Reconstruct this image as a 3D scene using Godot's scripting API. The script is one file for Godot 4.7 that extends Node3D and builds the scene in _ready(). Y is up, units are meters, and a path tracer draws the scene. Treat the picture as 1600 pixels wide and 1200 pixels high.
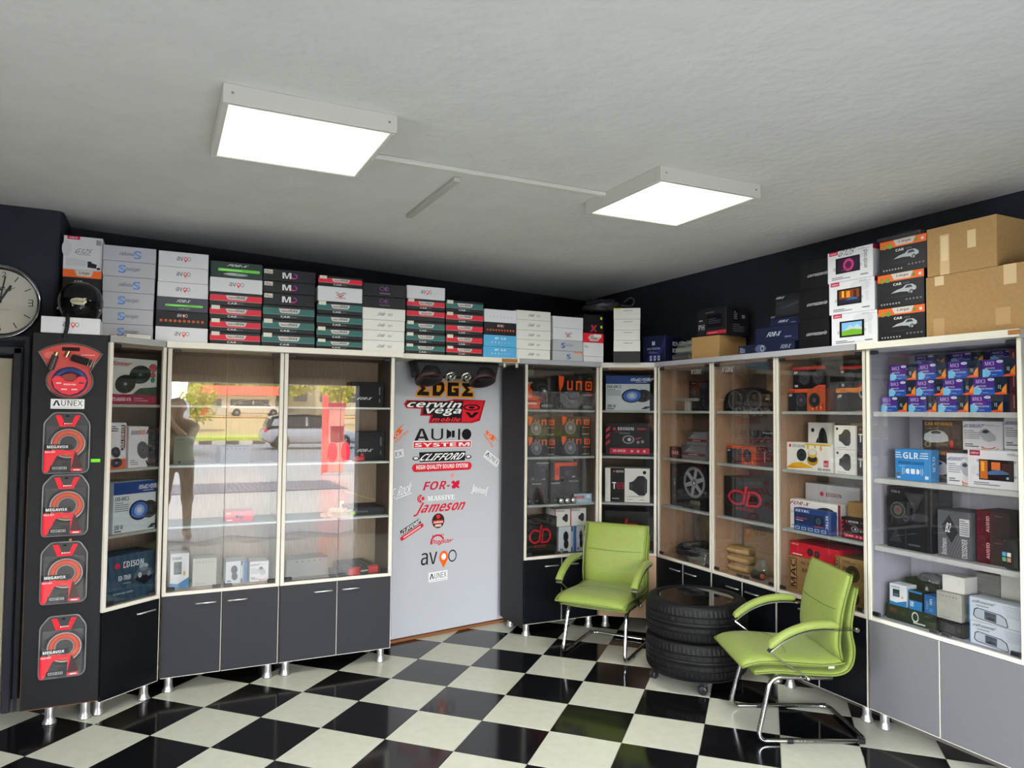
extends Node3D

# ---------------------------------------------------------------- set-up order: camera, sky, sun, lamps, exposure; structure; objects
var used := {}
var mats := {}
var boxes := {}
var texts := {}
var fonts := {}
var rng := RandomNumberGenerator.new()

func _ready():
	rng.seed = 7
	camera_and_light()
	make_materials()
	room()
	cabinets()
	boards()
	white_door()
	end_panel()
	top_stacks()
	right_top()
	shelf_goods()
	chair("visitor_chair", Vector3(2.79, 0, -4.225), -53.0, "lime green cantilever chair facing the camera in front of the corner cabinets")
	chair("visitor_chair", Vector3(3.0, 0, -2.79), -115.2, "lime green cantilever chair seen from its side before the grey cabinet")
	tyre_table()
	wall_things()
	street()
	photographer()

func camera_and_light():
	var cam = Camera3D.new(); cam.name = "camera"
	cam.fov = rad_to_deg(2.0 * atan(600.0 / 1135.53)); cam.near = 0.02; cam.far = 400.0
	cam.position = Vector3(0, 1.6, 0)
	cam.basis = Basis(Vector3.UP, 0.334064223 - PI / 4.0) * Basis(Vector3.RIGHT, 0.0385035) * Basis(Vector3.BACK, 0.00988661)
	add_child(cam); cam.current = true
	var we = WorldEnvironment.new(); we.name = "world"
	var env = Environment.new()
	env.background_mode = Environment.BG_SKY
	var sky = Sky.new()
	var sm = ProceduralSkyMaterial.new()
	sm.sky_top_color = Color(0.74, 0.79, 0.86); sm.sky_horizon_color = Color(0.97, 0.96, 0.94)
	sm.ground_horizon_color = Color(0.7, 0.7, 0.68); sm.ground_bottom_color = Color(0.4, 0.4, 0.38)
	sm.sky_energy_multiplier = 8.0; sm.ground_energy_multiplier = 6.0; sm.sky_curve = 0.2
	sky.sky_material = sm
	env.sky = sky
	env.tonemap_mode = Environment.TONE_MAPPER_LINEAR
	env.tonemap_exposure = 0.255
	env.sdfgi_enabled = true; env.ssao_enabled = true; env.ssil_enabled = true
	we.environment = env
	add_child(we)
	var sun = DirectionalLight3D.new(); sun.name = "sun"
	sun.light_energy = 34.0; sun.light_color = Color(1.0, 0.95, 0.86); sun.shadow_enabled = true
	sun.light_angular_distance = 0.5
	sun.basis = Basis.looking_at(Vector3(0.3, -0.85, 0.5).normalized(), Vector3.UP)
	sun.position = Vector3(0, 20, -10)
	add_child(sun)
	panel_light(Vector3(0.46, 2.68, -2.84), 0.595, 0.59, "square white ceiling light panel near the wall clock side, cable trunk on its edge")
	panel_light(Vector3(2.225, 2.68, -2.84), 0.58, 0.62, "square white ceiling light panel nearest the stacked cardboard cartons")

func panel_light(at, w, d, label):
	var t = thing("ceiling_light", label, "ceiling light", at, 0.0, "ceiling light panels")
	var h = 0.065; var e = 0.02
	var fm = mat("dcd9d0", 0.4)
	part("side_rail", box(w, h, e, 0.002), fm, t, Vector3(0, -h / 2, d / 2 - e / 2))
	part("side_rail", box(w, h, e, 0.002), fm, t, Vector3(0, -h / 2, -d / 2 + e / 2))
	part("side_rail", box(e, h, d - 2 * e, 0.002), fm, t, Vector3(-w / 2 + e / 2, -h / 2, 0))
	part("side_rail", box(e, h, d - 2 * e, 0.002), fm, t, Vector3(w / 2 - e / 2, -h / 2, 0))
	part("back_plate", box(w - 2 * e, 0.004, d - 2 * e, 0.0), fm, t, Vector3(0, -0.004, 0))
	var gm = StandardMaterial3D.new(); gm.albedo_color = Color(0.9, 0.9, 0.88); gm.roughness = 0.5
	gm.emission_enabled = true; gm.emission = Color(1.0, 1.0, 0.95); gm.emission_energy_multiplier = 4.2
	part("diffuser_panel", box(w - 2 * e, 0.006, d - 2 * e, 0.0), gm, t, Vector3(0, -h + 0.008, 0))
	for sx in [-1, 1]:
		part("corner_screw", box(0.008, 0.008, 0.003, 0.001), mat("8a8880", 0.4, 0.6), t, Vector3(sx * (w / 2 - 0.03), -0.03, d / 2 + 0.001))
	var l = AreaLight3D.new(); l.name = "panel_glow"
	l.area_size = Vector2(w - 0.06, d - 0.06); l.light_energy = 12.0; l.light_color = Color(0.99, 1.0, 0.96)
	l.area_range = 12.0; l.area_attenuation = 2.0; l.shadow_enabled = true
	l.position = Vector3(0, -h - 0.004, 0); l.rotation_degrees = Vector3(-90, 0, 0)
	t.add_child(l)

# ---------------------------------------------------------------- naming
func numbered(s):
	used[s] = used.get(s, -1) + 1
	return s if used[s] == 0 else "%s_%03d" % [s, used[s]]

func tag(o, label, cat, group = "", kind = ""):
	if label: o.set_meta("label", label)
	if cat: o.set_meta("category", cat)
	if group: o.set_meta("group", group)
	if kind: o.set_meta("kind", kind)
	return o

func thing(called, label, cat, at = Vector3.ZERO, turn = 0.0, group = "", kind = ""):
	var o = Node3D.new(); o.name = numbered(called)
	o.position = at; o.rotation_degrees.y = turn
	add_child(o, true)
	return tag(o, label, cat, group, kind)

func part(called, mesh, m, parent, at = Vector3.ZERO, rot = Vector3.ZERO):
	var o = MeshInstance3D.new(); o.name = called; o.mesh = mesh; o.material_override = m
	o.position = at; o.rotation_degrees = rot
	parent.add_child(o, true)
	return o

func struct(called, mesh, m, at = Vector3.ZERO, rot = Vector3.ZERO):
	var o = part(numbered(called), mesh, m, self, at, rot)
	o.set_meta("kind", "structure")
	return o

# ---------------------------------------------------------------- materials
func mat(hex, rough = 0.5, metal = 0.0, spec = 0.32):
	var key = "%s/%.2f/%.2f/%.2f" % [hex, rough, metal, spec]
	if not mats.has(key):
		var m = StandardMaterial3D.new()
		m.albedo_color = Color(hex); m.roughness = rough; m.metallic = metal; m.metallic_specular = spec
		mats[key] = m
	return mats[key]

func glass(hex, alpha, spec = 0.5):
	var key = "glass%s%.2f%.2f" % [hex, alpha, spec]
	if not mats.has(key):
		var m = StandardMaterial3D.new()
		m.albedo_color = Color(Color(hex), alpha); m.transparency = BaseMaterial3D.TRANSPARENCY_ALPHA
		m.roughness = 0.0; m.metallic_specular = spec
		mats[key] = m
	return mats[key]

func noise_tex(freq, octaves, ramp = [], as_normal = false, strength = 4.0, w = 512, h = 512, sd = 1):
	var n = FastNoiseLite.new(); n.frequency = freq; n.fractal_octaves = octaves; n.seed = sd
	n.noise_type = FastNoiseLite.TYPE_SIMPLEX_SMOOTH
	var t = NoiseTexture2D.new(); t.width = w; t.height = h; t.seamless = true; t.noise = n
	if as_normal:
		t.as_normal_map = true; t.bump_strength = strength
	if ramp.size() > 0:
		var g = Gradient.new(); g.offsets = PackedFloat32Array([0.0, 1.0]); g.colors = PackedColorArray([Color(ramp[0]), Color(ramp[1])])
		t.color_ramp = g
	return t

func textured(key, ramp, freq, scale, rough, octaves = 4, normal = 0.0, nfreq = 0.05, spec = 0.35):
	var m = StandardMaterial3D.new()
	m.albedo_texture = noise_tex(freq, octaves, ramp, false, 1.0, 512, 512, key.length() + 3)
	m.uv1_triplanar = true; m.uv1_world_triplanar = true; m.uv1_scale = scale
	m.roughness = rough; m.metallic_specular = spec
	if normal > 0.0:
		m.normal_enabled = true; m.normal_texture = noise_tex(nfreq, 4, [], true, 6.0, 512, 512, 11); m.normal_scale = normal
	mats[key] = m
	return m

func make_materials():
	textured("ceiling", ["e6e5e2", "eeedea"], 0.012, Vector3(0.5, 0.5, 0.5), 0.85, 5, 0.12, 0.06)
	textured("dark_wall", ["1d1f26", "23252c"], 0.02, Vector3(0.6, 0.6, 0.6), 0.6, 4, 0.12, 0.05, 0.25)
	textured("veneer", ["96836d", "b3a088"], 0.03, Vector3(9.0, 0.5, 9.0), 0.5)
	textured("veneer_dark", ["5b4d42", "6d5d50"], 0.03, Vector3(9.0, 0.5, 9.0), 0.5)
	textured("oak", ["9b7a5e", "b8957a"], 0.03, Vector3(9.0, 0.5, 9.0), 0.5)
	textured("tile_white", ["b7b5a4", "c0beae"], 0.02, Vector3(1.2, 1.2, 1.2), 0.13, 4, 0.0, 0.05, 0.5)
	textured("tile_black", ["0b0b0c", "121214"], 0.03, Vector3(1.0, 1.0, 1.0), 0.1, 5, 0.0, 0.05, 0.5)
	textured("leather", ["717e36", "7b8940"], 0.03, Vector3(2, 2, 2), 0.42, 3, 0.15, 0.09)
	textured("kraft", ["906f43", "9a794d"], 0.05, Vector3(1.5, 1.5, 1.5), 0.7, 5)
	textured("rubber", ["0d0d0e", "131314"], 0.03, Vector3(3, 3, 3), 0.5, 4, 0.2, 0.08, 0.3)
	textured("pave", ["d6d7d8", "e2e3e4"], 0.02, Vector3(0.5, 0.5, 0.5), 0.2, 4)
	textured("asphalt", ["4a4a4c", "5a5a5c"], 0.05, Vector3(0.5, 0.5, 0.5), 0.85, 4)
	mats.leather.rim_enabled = true; mats.leather.rim = 0.2
	var im = Image.create(64, 64, false, Image.FORMAT_RGB8)   # dotted laminate of the dark cupboard doors
	im.fill(Color("333337"))
	for y in 64:
		for x in 64:
			var a = fposmod(x + (8 if (y / 8) % 2 else 0), 16.0) - 8.0; var b = fposmod(y, 8.0) - 4.0
			if a * a / 20.0 + b * b / 6.0 < 1.0: im.set_pixel(x, y, Color("28282c"))
	var dm = StandardMaterial3D.new(); dm.albedo_texture = ImageTexture.create_from_image(im)
	dm.uv1_triplanar = true; dm.uv1_scale = Vector3(18, 18, 18); dm.roughness = 0.5; dm.metallic_specular = 0.25
	mats["dotted"] = dm
	var pm = StandardMaterial3D.new(); pm.vertex_color_use_as_albedo = true; pm.roughness = 0.4; pm.metallic_specular = 0.28
	mats["print"] = pm
	var sm = StandardMaterial3D.new(); sm.vertex_color_use_as_albedo = true; sm.roughness = 0.3; sm.metallic_specular = 0.3
	mats["sticker"] = sm

# ---------------------------------------------------------------- mesh helpers
class MB:
	var v := PackedVector3Array()
	var n := PackedVector3Array()
	var c := PackedColorArray()
	var ix := PackedInt32Array()
	func tri(a, b, d):
		var nn = (b - a).cross(d - a)
		if nn.length_squared() < 1e-16: return
		nn = nn.normalized(); var k = v.size()
		v.append_array(PackedVector3Array([a, b, d])); n.append_array(PackedVector3Array([nn, nn, nn]))
		ix.append_array(PackedInt32Array([k, k + 2, k + 1]))
	func quad(a, b, d, e):
		tri(a, b, d); tri(a, d, e)
	func grid(rows, cu, cv, flip = false):
		var I = rows.size(); var J = rows[0].size(); var k0 = v.size()
		for r in rows: v.append_array(r)
		var acc = PackedVector3Array(); acc.resize(I * J)
		for i in (I if cu else I - 1):
			var i2 = (i + 1) % I
			for j in (J if cv else J - 1):
				var j2 = (j + 1) % J
				var q = [i * J + j, i2 * J + j, i2 * J + j2, i * J + j2]
				var nn = (v[k0 + q[2]] - v[k0 + q[0]]).cross(v[k0 + q[3]] - v[k0 + q[1]])
				if flip: nn = -nn
				for t in q: acc[t] += nn
				if flip:
					ix.append_array(PackedInt32Array([k0 + q[0], k0 + q[1], k0 + q[2], k0 + q[0], k0 + q[2], k0 + q[3]]))
				else:
					ix.append_array(PackedInt32Array([k0 + q[0], k0 + q[2], k0 + q[1], k0 + q[0], k0 + q[3], k0 + q[2]]))
		for t in acc.size():
			acc[t] = acc[t].normalized() if acc[t].length_squared() > 1e-20 else Vector3.UP
		n.append_array(acc)
	func add(m, tr):
		var a = m.surface_get_arrays(0); var k = v.size()
		for p in a[Mesh.ARRAY_VERTEX]: v.append(tr * p)
		for p in a[Mesh.ARRAY_NORMAL]: n.append((tr.basis * p).normalized())
		for i in a[Mesh.ARRAY_INDEX]: ix.append(k + i)
	func mesh():
		var a = []; a.resize(Mesh.ARRAY_MAX)
		a[Mesh.ARRAY_VERTEX] = v; a[Mesh.ARRAY_NORMAL] = n; a[Mesh.ARRAY_INDEX] = ix
		if c.size() == v.size() and c.size() > 0: a[Mesh.ARRAY_COLOR] = c
		var m = ArrayMesh.new(); m.add_surface_from_arrays(Mesh.PRIMITIVE_TRIANGLES, a)
		return m

func box(w, h, d, b = 0.002):
	var key = "%.4f %.4f %.4f %.4f" % [w, h, d, b]
	if boxes.has(key): return boxes[key]
	b = min(b, 0.45 * min(w, min(h, d)))
	var m = MB.new(); var s = Vector3(w, h, d) / 2.0
	var P = func(ax, sx, sy, sz):
		var q = Vector3(sx * s.x, sy * s.y, sz * s.z)
		for k in 3:
			if k != ax: q[k] -= [sx, sy, sz][k] * b
		return q
	for ax in 3:
		for sg in [-1, 1]:
			var u = (ax + 1) % 3; var w2 = (ax + 2) % 3
			var cs = []
			for pr in [[-1, -1], [1, -1], [1, 1], [-1, 1]]:
				var e = [0, 0, 0]; e[ax] = sg; e[u] = pr[0]; e[w2] = pr[1]
				cs.append(P.call(ax, e[0], e[1], e[2]))
			if sg > 0: m.quad(cs[0], cs[1], cs[2], cs[3])
			else: m.quad(cs[3], cs[2], cs[1], cs[0])
	if b > 0.0:
		for ax in 3:
			var u = (ax + 1) % 3; var w2 = (ax + 2) % 3
			for su in [-1, 1]:
				for sw in [-1, 1]:
					var e0 = [0, 0, 0]; e0[u] = su; e0[w2] = sw; var e1 = e0.duplicate(); e0[ax] = -1; e1[ax] = 1
					var a = P.call(u, e0[0], e0[1], e0[2]); var bb = P.call(u, e1[0], e1[1], e1[2])
					var cc = P.call(w2, e1[0], e1[1], e1[2]); var dd = P.call(w2, e0[0], e0[1], e0[2])
					if su * sw > 0: m.quad(a, dd, cc, bb)
					else: m.quad(a, bb, cc, dd)
		for sx in [-1, 1]:
			for sy in [-1, 1]:
				for sz in [-1, 1]:
					var a = P.call(0, sx, sy, sz); var bb = P.call(1, sx, sy, sz); var cc = P.call(2, sx, sy, sz)
					if sx * sy * sz > 0: m.tri(a, bb, cc)
					else: m.tri(a, cc, bb)
	boxes[key] = m.mesh()
	return boxes[key]

func lathe(profile, seg):
	var rows = []
	for p in profile:
		var r = PackedVector3Array()
		for j in seg:
			var a = TAU * j / seg
			r.append(Vector3(cos(a) * p[0], p[1], sin(a) * p[0]))
		rows.append(r)
	var m = MB.new(); m.grid(rows, false, true, true)
	return m.mesh()

func tube(pts, r, sides = 8, closed = false, flat = 1.0):
	var m = MB.new(); var rows = []; var N = pts.size()
	var up = Vector3.UP
	for i in N:
		var a = pts[(i - 1 + N) % N] if (closed or i > 0) else pts[0]
		var b = pts[(i + 1) % N] if (closed or i < N - 1) else pts[N - 1]
		var t = (b - a).normalized()
		if i == 0: up = (Vector3.RIGHT if abs(t.y) > 0.9 else Vector3.UP)
		var s = t.cross(up).normalized(); up = s.cross(t).normalized()
		var row = PackedVector3Array()
		for j in sides:
			var an = TAU * j / sides
			row.append(pts[i] + s * cos(an) * r + up * sin(an) * r * flat)
		rows.append(row)
	m.grid(rows, closed, true, true)
	if not closed:
		for e in [0, N - 1]:
			for j in range(1, sides - 1):
				if e == 0: m.tri(rows[e][0], rows[e][j], rows[e][j + 1])
				else: m.tri(rows[e][0], rows[e][j + 1], rows[e][j])
	return m.mesh()

func smooth_path(pts, steps):
	var c = Curve3D.new()
	for i in pts.size():
		var a = pts[max(i - 1, 0)]; var b = pts[min(i + 1, pts.size() - 1)]
		var t = (b - a) / 6.0
		c.add_point(pts[i], -t, t)
	var out = []
	for i in steps + 1: out.append(c.sample_baked(c.get_baked_length() * i / steps, true))
	return out

func rounded_path(pts, r, n = 5, closed = false):
	var out = []; var N = pts.size()
	for i in N:
		if not closed and (i == 0 or i == N - 1): out.append(pts[i]); continue
		var p = pts[i]; var a = pts[(i - 1 + N) % N]; var b = pts[(i + 1) % N]
		var rr = min(r, 0.45 * min((a - p).length(), (b - p).length()))
		var q0 = p + (a - p).normalized() * rr; var q1 = p + (b - p).normalized() * rr
		for k in n + 1:
			var t = float(k) / n
			out.append(q0.lerp(p, t).lerp(p.lerp(q1, t), t))
	return out

func extrude(poly, depth, b = 0.0):   # outline in x,y; front at z = 0, back at -depth; b chamfers the front rim
	var m = MB.new(); var pl = PackedVector2Array(poly)
	if Geometry2D.is_polygon_clockwise(pl): pl.reverse()
	var fr = pl
	if b > 0.0:
		var off = Geometry2D.offset_polygon(pl, -b, Geometry2D.JOIN_MITER)
		if off.size() == 1 and off[0].size() == pl.size():
			fr = off[0]
			if Geometry2D.is_polygon_clockwise(fr): fr.reverse()
			var best = 0; var bd = 1e9
			for k in fr.size():
				if fr[k].distance_to(pl[0]) < bd: bd = fr[k].distance_to(pl[0]); best = k
			var f2 = PackedVector2Array()
			for k in fr.size(): f2.append(fr[(k + best) % fr.size()])
			fr = f2
		else: b = 0.0
	var ti = Geometry2D.triangulate_polygon(fr)
	for k in range(0, ti.size(), 3):
		var a = fr[ti[k]]; var bb = fr[ti[k + 1]]; var cc = fr[ti[k + 2]]
		if (bb - a).cross(cc - a) < 0.0: var sw = bb; bb = cc; cc = sw
		m.tri(Vector3(a.x, a.y, 0), Vector3(bb.x, bb.y, 0), Vector3(cc.x, cc.y, 0))
		m.tri(Vector3(cc.x, cc.y, -depth), Vector3(bb.x, bb.y, -depth), Vector3(a.x, a.y, -depth))
	for k in pl.size():
		var a = pl[k]; var bb = pl[(k + 1) % pl.size()]
		m.quad(Vector3(a.x, a.y, -depth), Vector3(bb.x, bb.y, -depth), Vector3(bb.x, bb.y, -b), Vector3(a.x, a.y, -b))
		if b > 0.0:
			var a2 = fr[k]; var b2 = fr[(k + 1) % pl.size()]
			m.quad(Vector3(a.x, a.y, -b), Vector3(bb.x, bb.y, -b), Vector3(b2.x, b2.y, 0), Vector3(a2.x, a2.y, 0))
	return m.mesh()

func slab(poly, y0, y1):   # outline in x,z, between two heights
	var fl = PackedVector2Array()
	for p in poly: fl.append(Vector2(p.x, -p.y))
	var m = MB.new()
	m.add(extrude(fl, y1 - y0), Transform3D(Basis(Vector3(1, 0, 0), Vector3(0, 0, -1), Vector3(0, 1, 0)), Vector3(0, y1, 0)))
	return m.mesh()

func ring_pts(cx, cy, rx, ry, n = 24, a0 = 0.0, a1 = TAU):
	var o = PackedVector2Array()
	for k in n: o.append(Vector2(cx + rx * cos(a0 + (a1 - a0) * k / n), cy + ry * sin(a0 + (a1 - a0) * k / n)))
	return o

# ---------------------------------------------------------------- flat print: coloured shapes and lettering on a face, measured 0..1 across and up
class Pr:
	var S; var W; var H; var m := MB.new(); var L := 0.0
	func _init(s, w, h): S = s; W = w; H = h
	func tri2(a, b, c, col):
		var k = m.v.size()
		if (b - a).cross(c - a) < 0.0: var t = b; b = c; c = t
		for p in [a, b, c]: m.v.append(Vector3((p.x - 0.5) * W, p.y * H, L)); m.n.append(Vector3(0, 0, 1)); m.c.append(col)
		m.ix.append_array(PackedInt32Array([k, k + 2, k + 1]))
	func col(x): return Color(x).srgb_to_linear()
	func R(x, y, w, h, cl):
		L += 0.00012; var q = col(cl)
		tri2(Vector2(x, y), Vector2(x + w, y), Vector2(x + w, y + h), q); tri2(Vector2(x, y), Vector2(x + w, y + h), Vector2(x, y + h), q)
		return self
	func Pl(pts, cl):
		L += 0.00012; var q = col(cl); var pa = PackedVector2Array()
		for k in range(0, pts.size(), 2): pa.append(Vector2(pts[k], pts[k + 1]))
		var ti = Geometry2D.triangulate_polygon(pa)
		for k in range(0, ti.size(), 3): tri2(pa[ti[k]], pa[ti[k + 1]], pa[ti[k + 2]], q)
		return self
	func Ol(pts, d, cl):   # the same outline grown by d metres
		var pa = PackedVector2Array()
		for k in range(0, pts.size(), 2): pa.append(Vector2(pts[k] * W, pts[k + 1] * H))
		var o = Geometry2D.offset_polygon(pa, d if not Geometry2D.is_polygon_clockwise(pa) else d, Geometry2D.JOIN_MITER)
		var q = []
		for v in o[0]: q.append(v.x / W); q.append(v.y / H)
		return Pl(q, cl)
	func E(cx, cy, rx, ry, cl, n = 22, rot = 0.0):   # radii: rx of the width; ry of the height
		L += 0.00012; var q = col(cl)
		var o = []
		for k in n:
			var v = Vector2(rx * W * cos(TAU * k / n), ry * H * sin(TAU * k / n)).rotated(rot)
			o.append(Vector2(cx + v.x / W, cy + v.y / H))
		for k in n: tri2(Vector2(cx, cy), o[k], o[(k + 1) % n], q)
		return self
	func O(cx, cy, rx, cl): return E(cx, cy, rx, rx * W / H, cl)   # a true circle
	func Rg(cx, cy, rx, ry, th, cl, a0 = 0.0, a1 = TAU, n = 28):   # a ring or arc
		L += 0.00012; var q = col(cl)
		for k in n:
			var a = a0 + (a1 - a0) * k / n; var b = a0 + (a1 - a0) * (k + 1) / n
			var p = [Vector2(cos(a), sin(a)), Vector2(cos(b), sin(b))]
			var o = [Vector2(cx + rx * p[0].x, cy + ry * p[0].y), Vector2(cx + rx * p[1].x, cy + ry * p[1].y)]
			var i = [Vector2(cx + rx * th * p[0].x, cy + ry * th * p[0].y), Vector2(cx + rx * th * p[1].x, cy + ry * th * p[1].y)]
			tri2(o[0], o[1], i[1], q); tri2(o[0], i[1], i[0], q)
		return self
	func T(s, x, y, w, h, cl, font = 1, shear = 0.0, turn = 0):   # lettering fitted into the rectangle; turn 1 reads upwards, 2 upside down, -1 downwards
		L += 0.00012; var q = col(cl); var t = S.letters(s, font)
		for k in range(0, t.size(), 3):
			var o = []
			for e in 3:
				var p = t[k + e]; p.x += shear * (p.y - 0.5)
				if turn == 1: p = Vector2(1.0 - p.y, p.x)
				elif turn == -1: p = Vector2(p.y, 1.0 - p.x)
				elif turn == 2: p = Vector2(1.0 - p.x, 1.0 - p.y)
				o.append(Vector2(x + w * p.x, y + h * p.y))
			tri2(o[0], o[1], o[2], q)
		return self
	func lines(x, y, w, h, n, cl, share = 0.45):   # rows of print too small to read
		for k in n:
			var ww = w * (1.0 if k < n - 1 else 0.6)
			R(x, y + h * (k + 0.5 * (1 - share)) / n, ww, h / n * share, cl)
		return self
	func mesh(): return m.mesh()

func letters(s, font):
	var key = s + "|" + str(font)
	if texts.has(key): return texts[key]
	if not fonts.has(font):
		var f = SystemFont.new()
		f.font_names = PackedStringArray([["Droid Sans", "Droid Sans", "Droid Serif", "Droid Sans Mono"][font]]); f.font_weight = 400 if font in [0, 3] else 700
		fonts[font] = f
	var tm = TextMesh.new(); tm.font = fonts[font]; tm.depth = 0.0; tm.font_size = 24; tm.pixel_size = 0.01; tm.curve_step = 2.0; tm.text = s
	var a = tm.surface_get_arrays(0); var vv = a[Mesh.ARRAY_VERTEX]
	var lo = Vector2(1e9, 1e9); var hi = -lo
	for p in vv: lo = lo.min(Vector2(p.x, p.y)); hi = hi.max(Vector2(p.x, p.y))
	var o = PackedVector2Array()
	for i in a[Mesh.ARRAY_INDEX]: o.append((Vector2(vv[i].x, vv[i].y) - lo) / (hi - lo))
	texts[key] = o
	return o

# ---------------------------------------------------------------- the room
func room():
	var cm = mats.ceiling; var wm = mats.dark_wall
	struct("ceiling", slab([Vector2(-3.3, 0.5), Vector2(3.85, 0.5), Vector2(3.85, -6.3), Vector2(-3.3, -6.3)], 2.68, 2.9), cm)
	struct("wall_right", box(0.2, 2.9, 6.9, 0.0), wm, Vector3(3.78, 1.25, -2.85))
	struct("wall_back", slab([Vector2(-0.62, -5.02), Vector2(3.75, -6.0), Vector2(3.75, -6.25), Vector2(-0.62, -5.25)], -0.2, 2.7), wm)
	# the clock wall stands forward of the back wall and ends in a rounded corner
	var cw = [Vector2(-3.3, -4.64), Vector2(-1.62, -4.64), Vector2(-1.62, -4.72), Vector2(-0.66, -4.72), Vector2(-0.66, -4.645), Vector2(-0.535, -4.65), Vector2(-0.517, -4.658), Vector2(-0.506, -4.675), Vector2(-0.503, -4.7), Vector2(-0.503, -5.2), Vector2(-3.3, -5.2)]
	struct("wall_clock", slab(cw, -0.2, 1.92), wm)
	var cw2 = [Vector2(-3.3, -4.64), Vector2(-0.66, -4.645), Vector2(-0.535, -4.65), Vector2(-0.517, -4.658), Vector2(-0.506, -4.675), Vector2(-0.503, -4.7), Vector2(-0.503, -5.2), Vector2(-3.3, -5.2)]
	struct("wall_clock_upper", slab(cw2, 1.92, 2.7), wm)
	struct("wall_left", box(0.2, 2.9, 2.5, 0.0), wm, Vector3(-2.4, 1.25, -3.65))
	struct("wall_left_front", box(0.2, 2.9, 1.3, 0.0), wm, Vector3(-2.4, 1.25, -0.15))
	struct("wall_left_sill", box(0.2, 0.7, 1.6, 0.0), wm, Vector3(-2.4, 0.15, -1.6))
	struct("wall_left_head", box(0.2, 0.6, 1.6, 0.0), wm, Vector3(-2.4, 2.4, -1.6))
	struct("window_1", box(0.006, 1.6, 1.6, 0.0), glass("ffffff", 0.02), Vector3(-2.4, 1.3, -1.6))
	# shop front round the open entrance, upper storeys above
	struct("wall_front_east", box(1.5, 2.9, 0.2, 0.0), wm, Vector3(3.1, 1.25, 0.4))
	struct("wall_front_west", box(2.24, 2.9, 0.2, 0.0), wm, Vector3(-1.23, 1.25, 0.4))
	struct("beam_front", box(2.75, 0.72, 0.2, 0.0), wm, Vector3(0.99, 2.32, 0.4))
	struct("trim_shutter", box(2.7, 0.09, 0.26, 0.01), mat("0e0e10", 0.4), Vector3(1.0, 1.965, 0.4))
	struct("roof_slab", box(6.6, 0.3, 7.1, 0.0), mat("b9b2a6", 0.8), Vector3(0.6, 3.06, -2.9))
	# floor: dark grout bed with a tile for every square
	var fl = struct("floor", slab([Vector2(-3.4, 0.3), Vector2(3.8, 0.3), Vector2(3.8, -6.3), Vector2(-3.4, -6.3)], -0.25, -0.004), mat("6d6a62", 0.8))
	var s = 0.36438; var o = Vector2(-0.2568, -4.2835); var c = sqrt(0.5)
	var tm = box(s - 0.0022, 0.012, s - 0.0022, 0.0008)
	for i in range(-9, 22):
		for j in range(-16, 14):
			var p = o + Vector2(c, c) * s * (i + 0.5) + Vector2(c, -c) * s * (j + 0.5)
			if p.x < -1.35 or p.x > 3.75 or p.y > 0.12 or p.y < -5.55 or (p.y < -4.95 and p.x < 0.0): continue
			var white = posmod(i + j, 2) != 0 or p.y > -2.0
			var t = part("tile", tm, mats.tile_white if white else mats.tile_black, fl, Vector3(p.x, -0.006, p.y))
			t.rotation_degrees.y = 45.0
	# surface trunking between the lights
	var tr = thing("cable_trunking", "thin white cable trunking on the ceiling linking the two square light panels", "cable trunking", Vector3(1.35, 2.679, -2.98))
	part("trunk_run", box(1.19, 0.02, 0.034, 0.003), mat("e6e3da", 0.5), tr, Vector3(-0.005, -0.01, 0.0))
	part("trunk_branch", box(0.034, 0.02, 0.72, 0.003), mat("bdbab0", 0.5), tr, Vector3(-0.14, -0.01, -0.475))

# ---------------------------------------------------------------- display cabinets
const Y0 = 0.09
const YB = 0.545
const YG = 0.565
const YT = 1.945
const SHELF = [1.62, 1.275, 0.928]

func local_poly(pts, at, turn):
	var b = Basis(Vector3.UP, deg_to_rad(turn)).inverse(); var o = []
	for p in pts:
		var q = b * (Vector3(p.x, 0, p.y) - at); o.append(Vector2(q.x, q.z))
	return o

func inset_poly(poly, e):
	var fl = PackedVector2Array(poly)
	var off = Geometry2D.offset_polygon(fl, -e, Geometry2D.JOIN_MITER)
	return Array(off[0])

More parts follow.
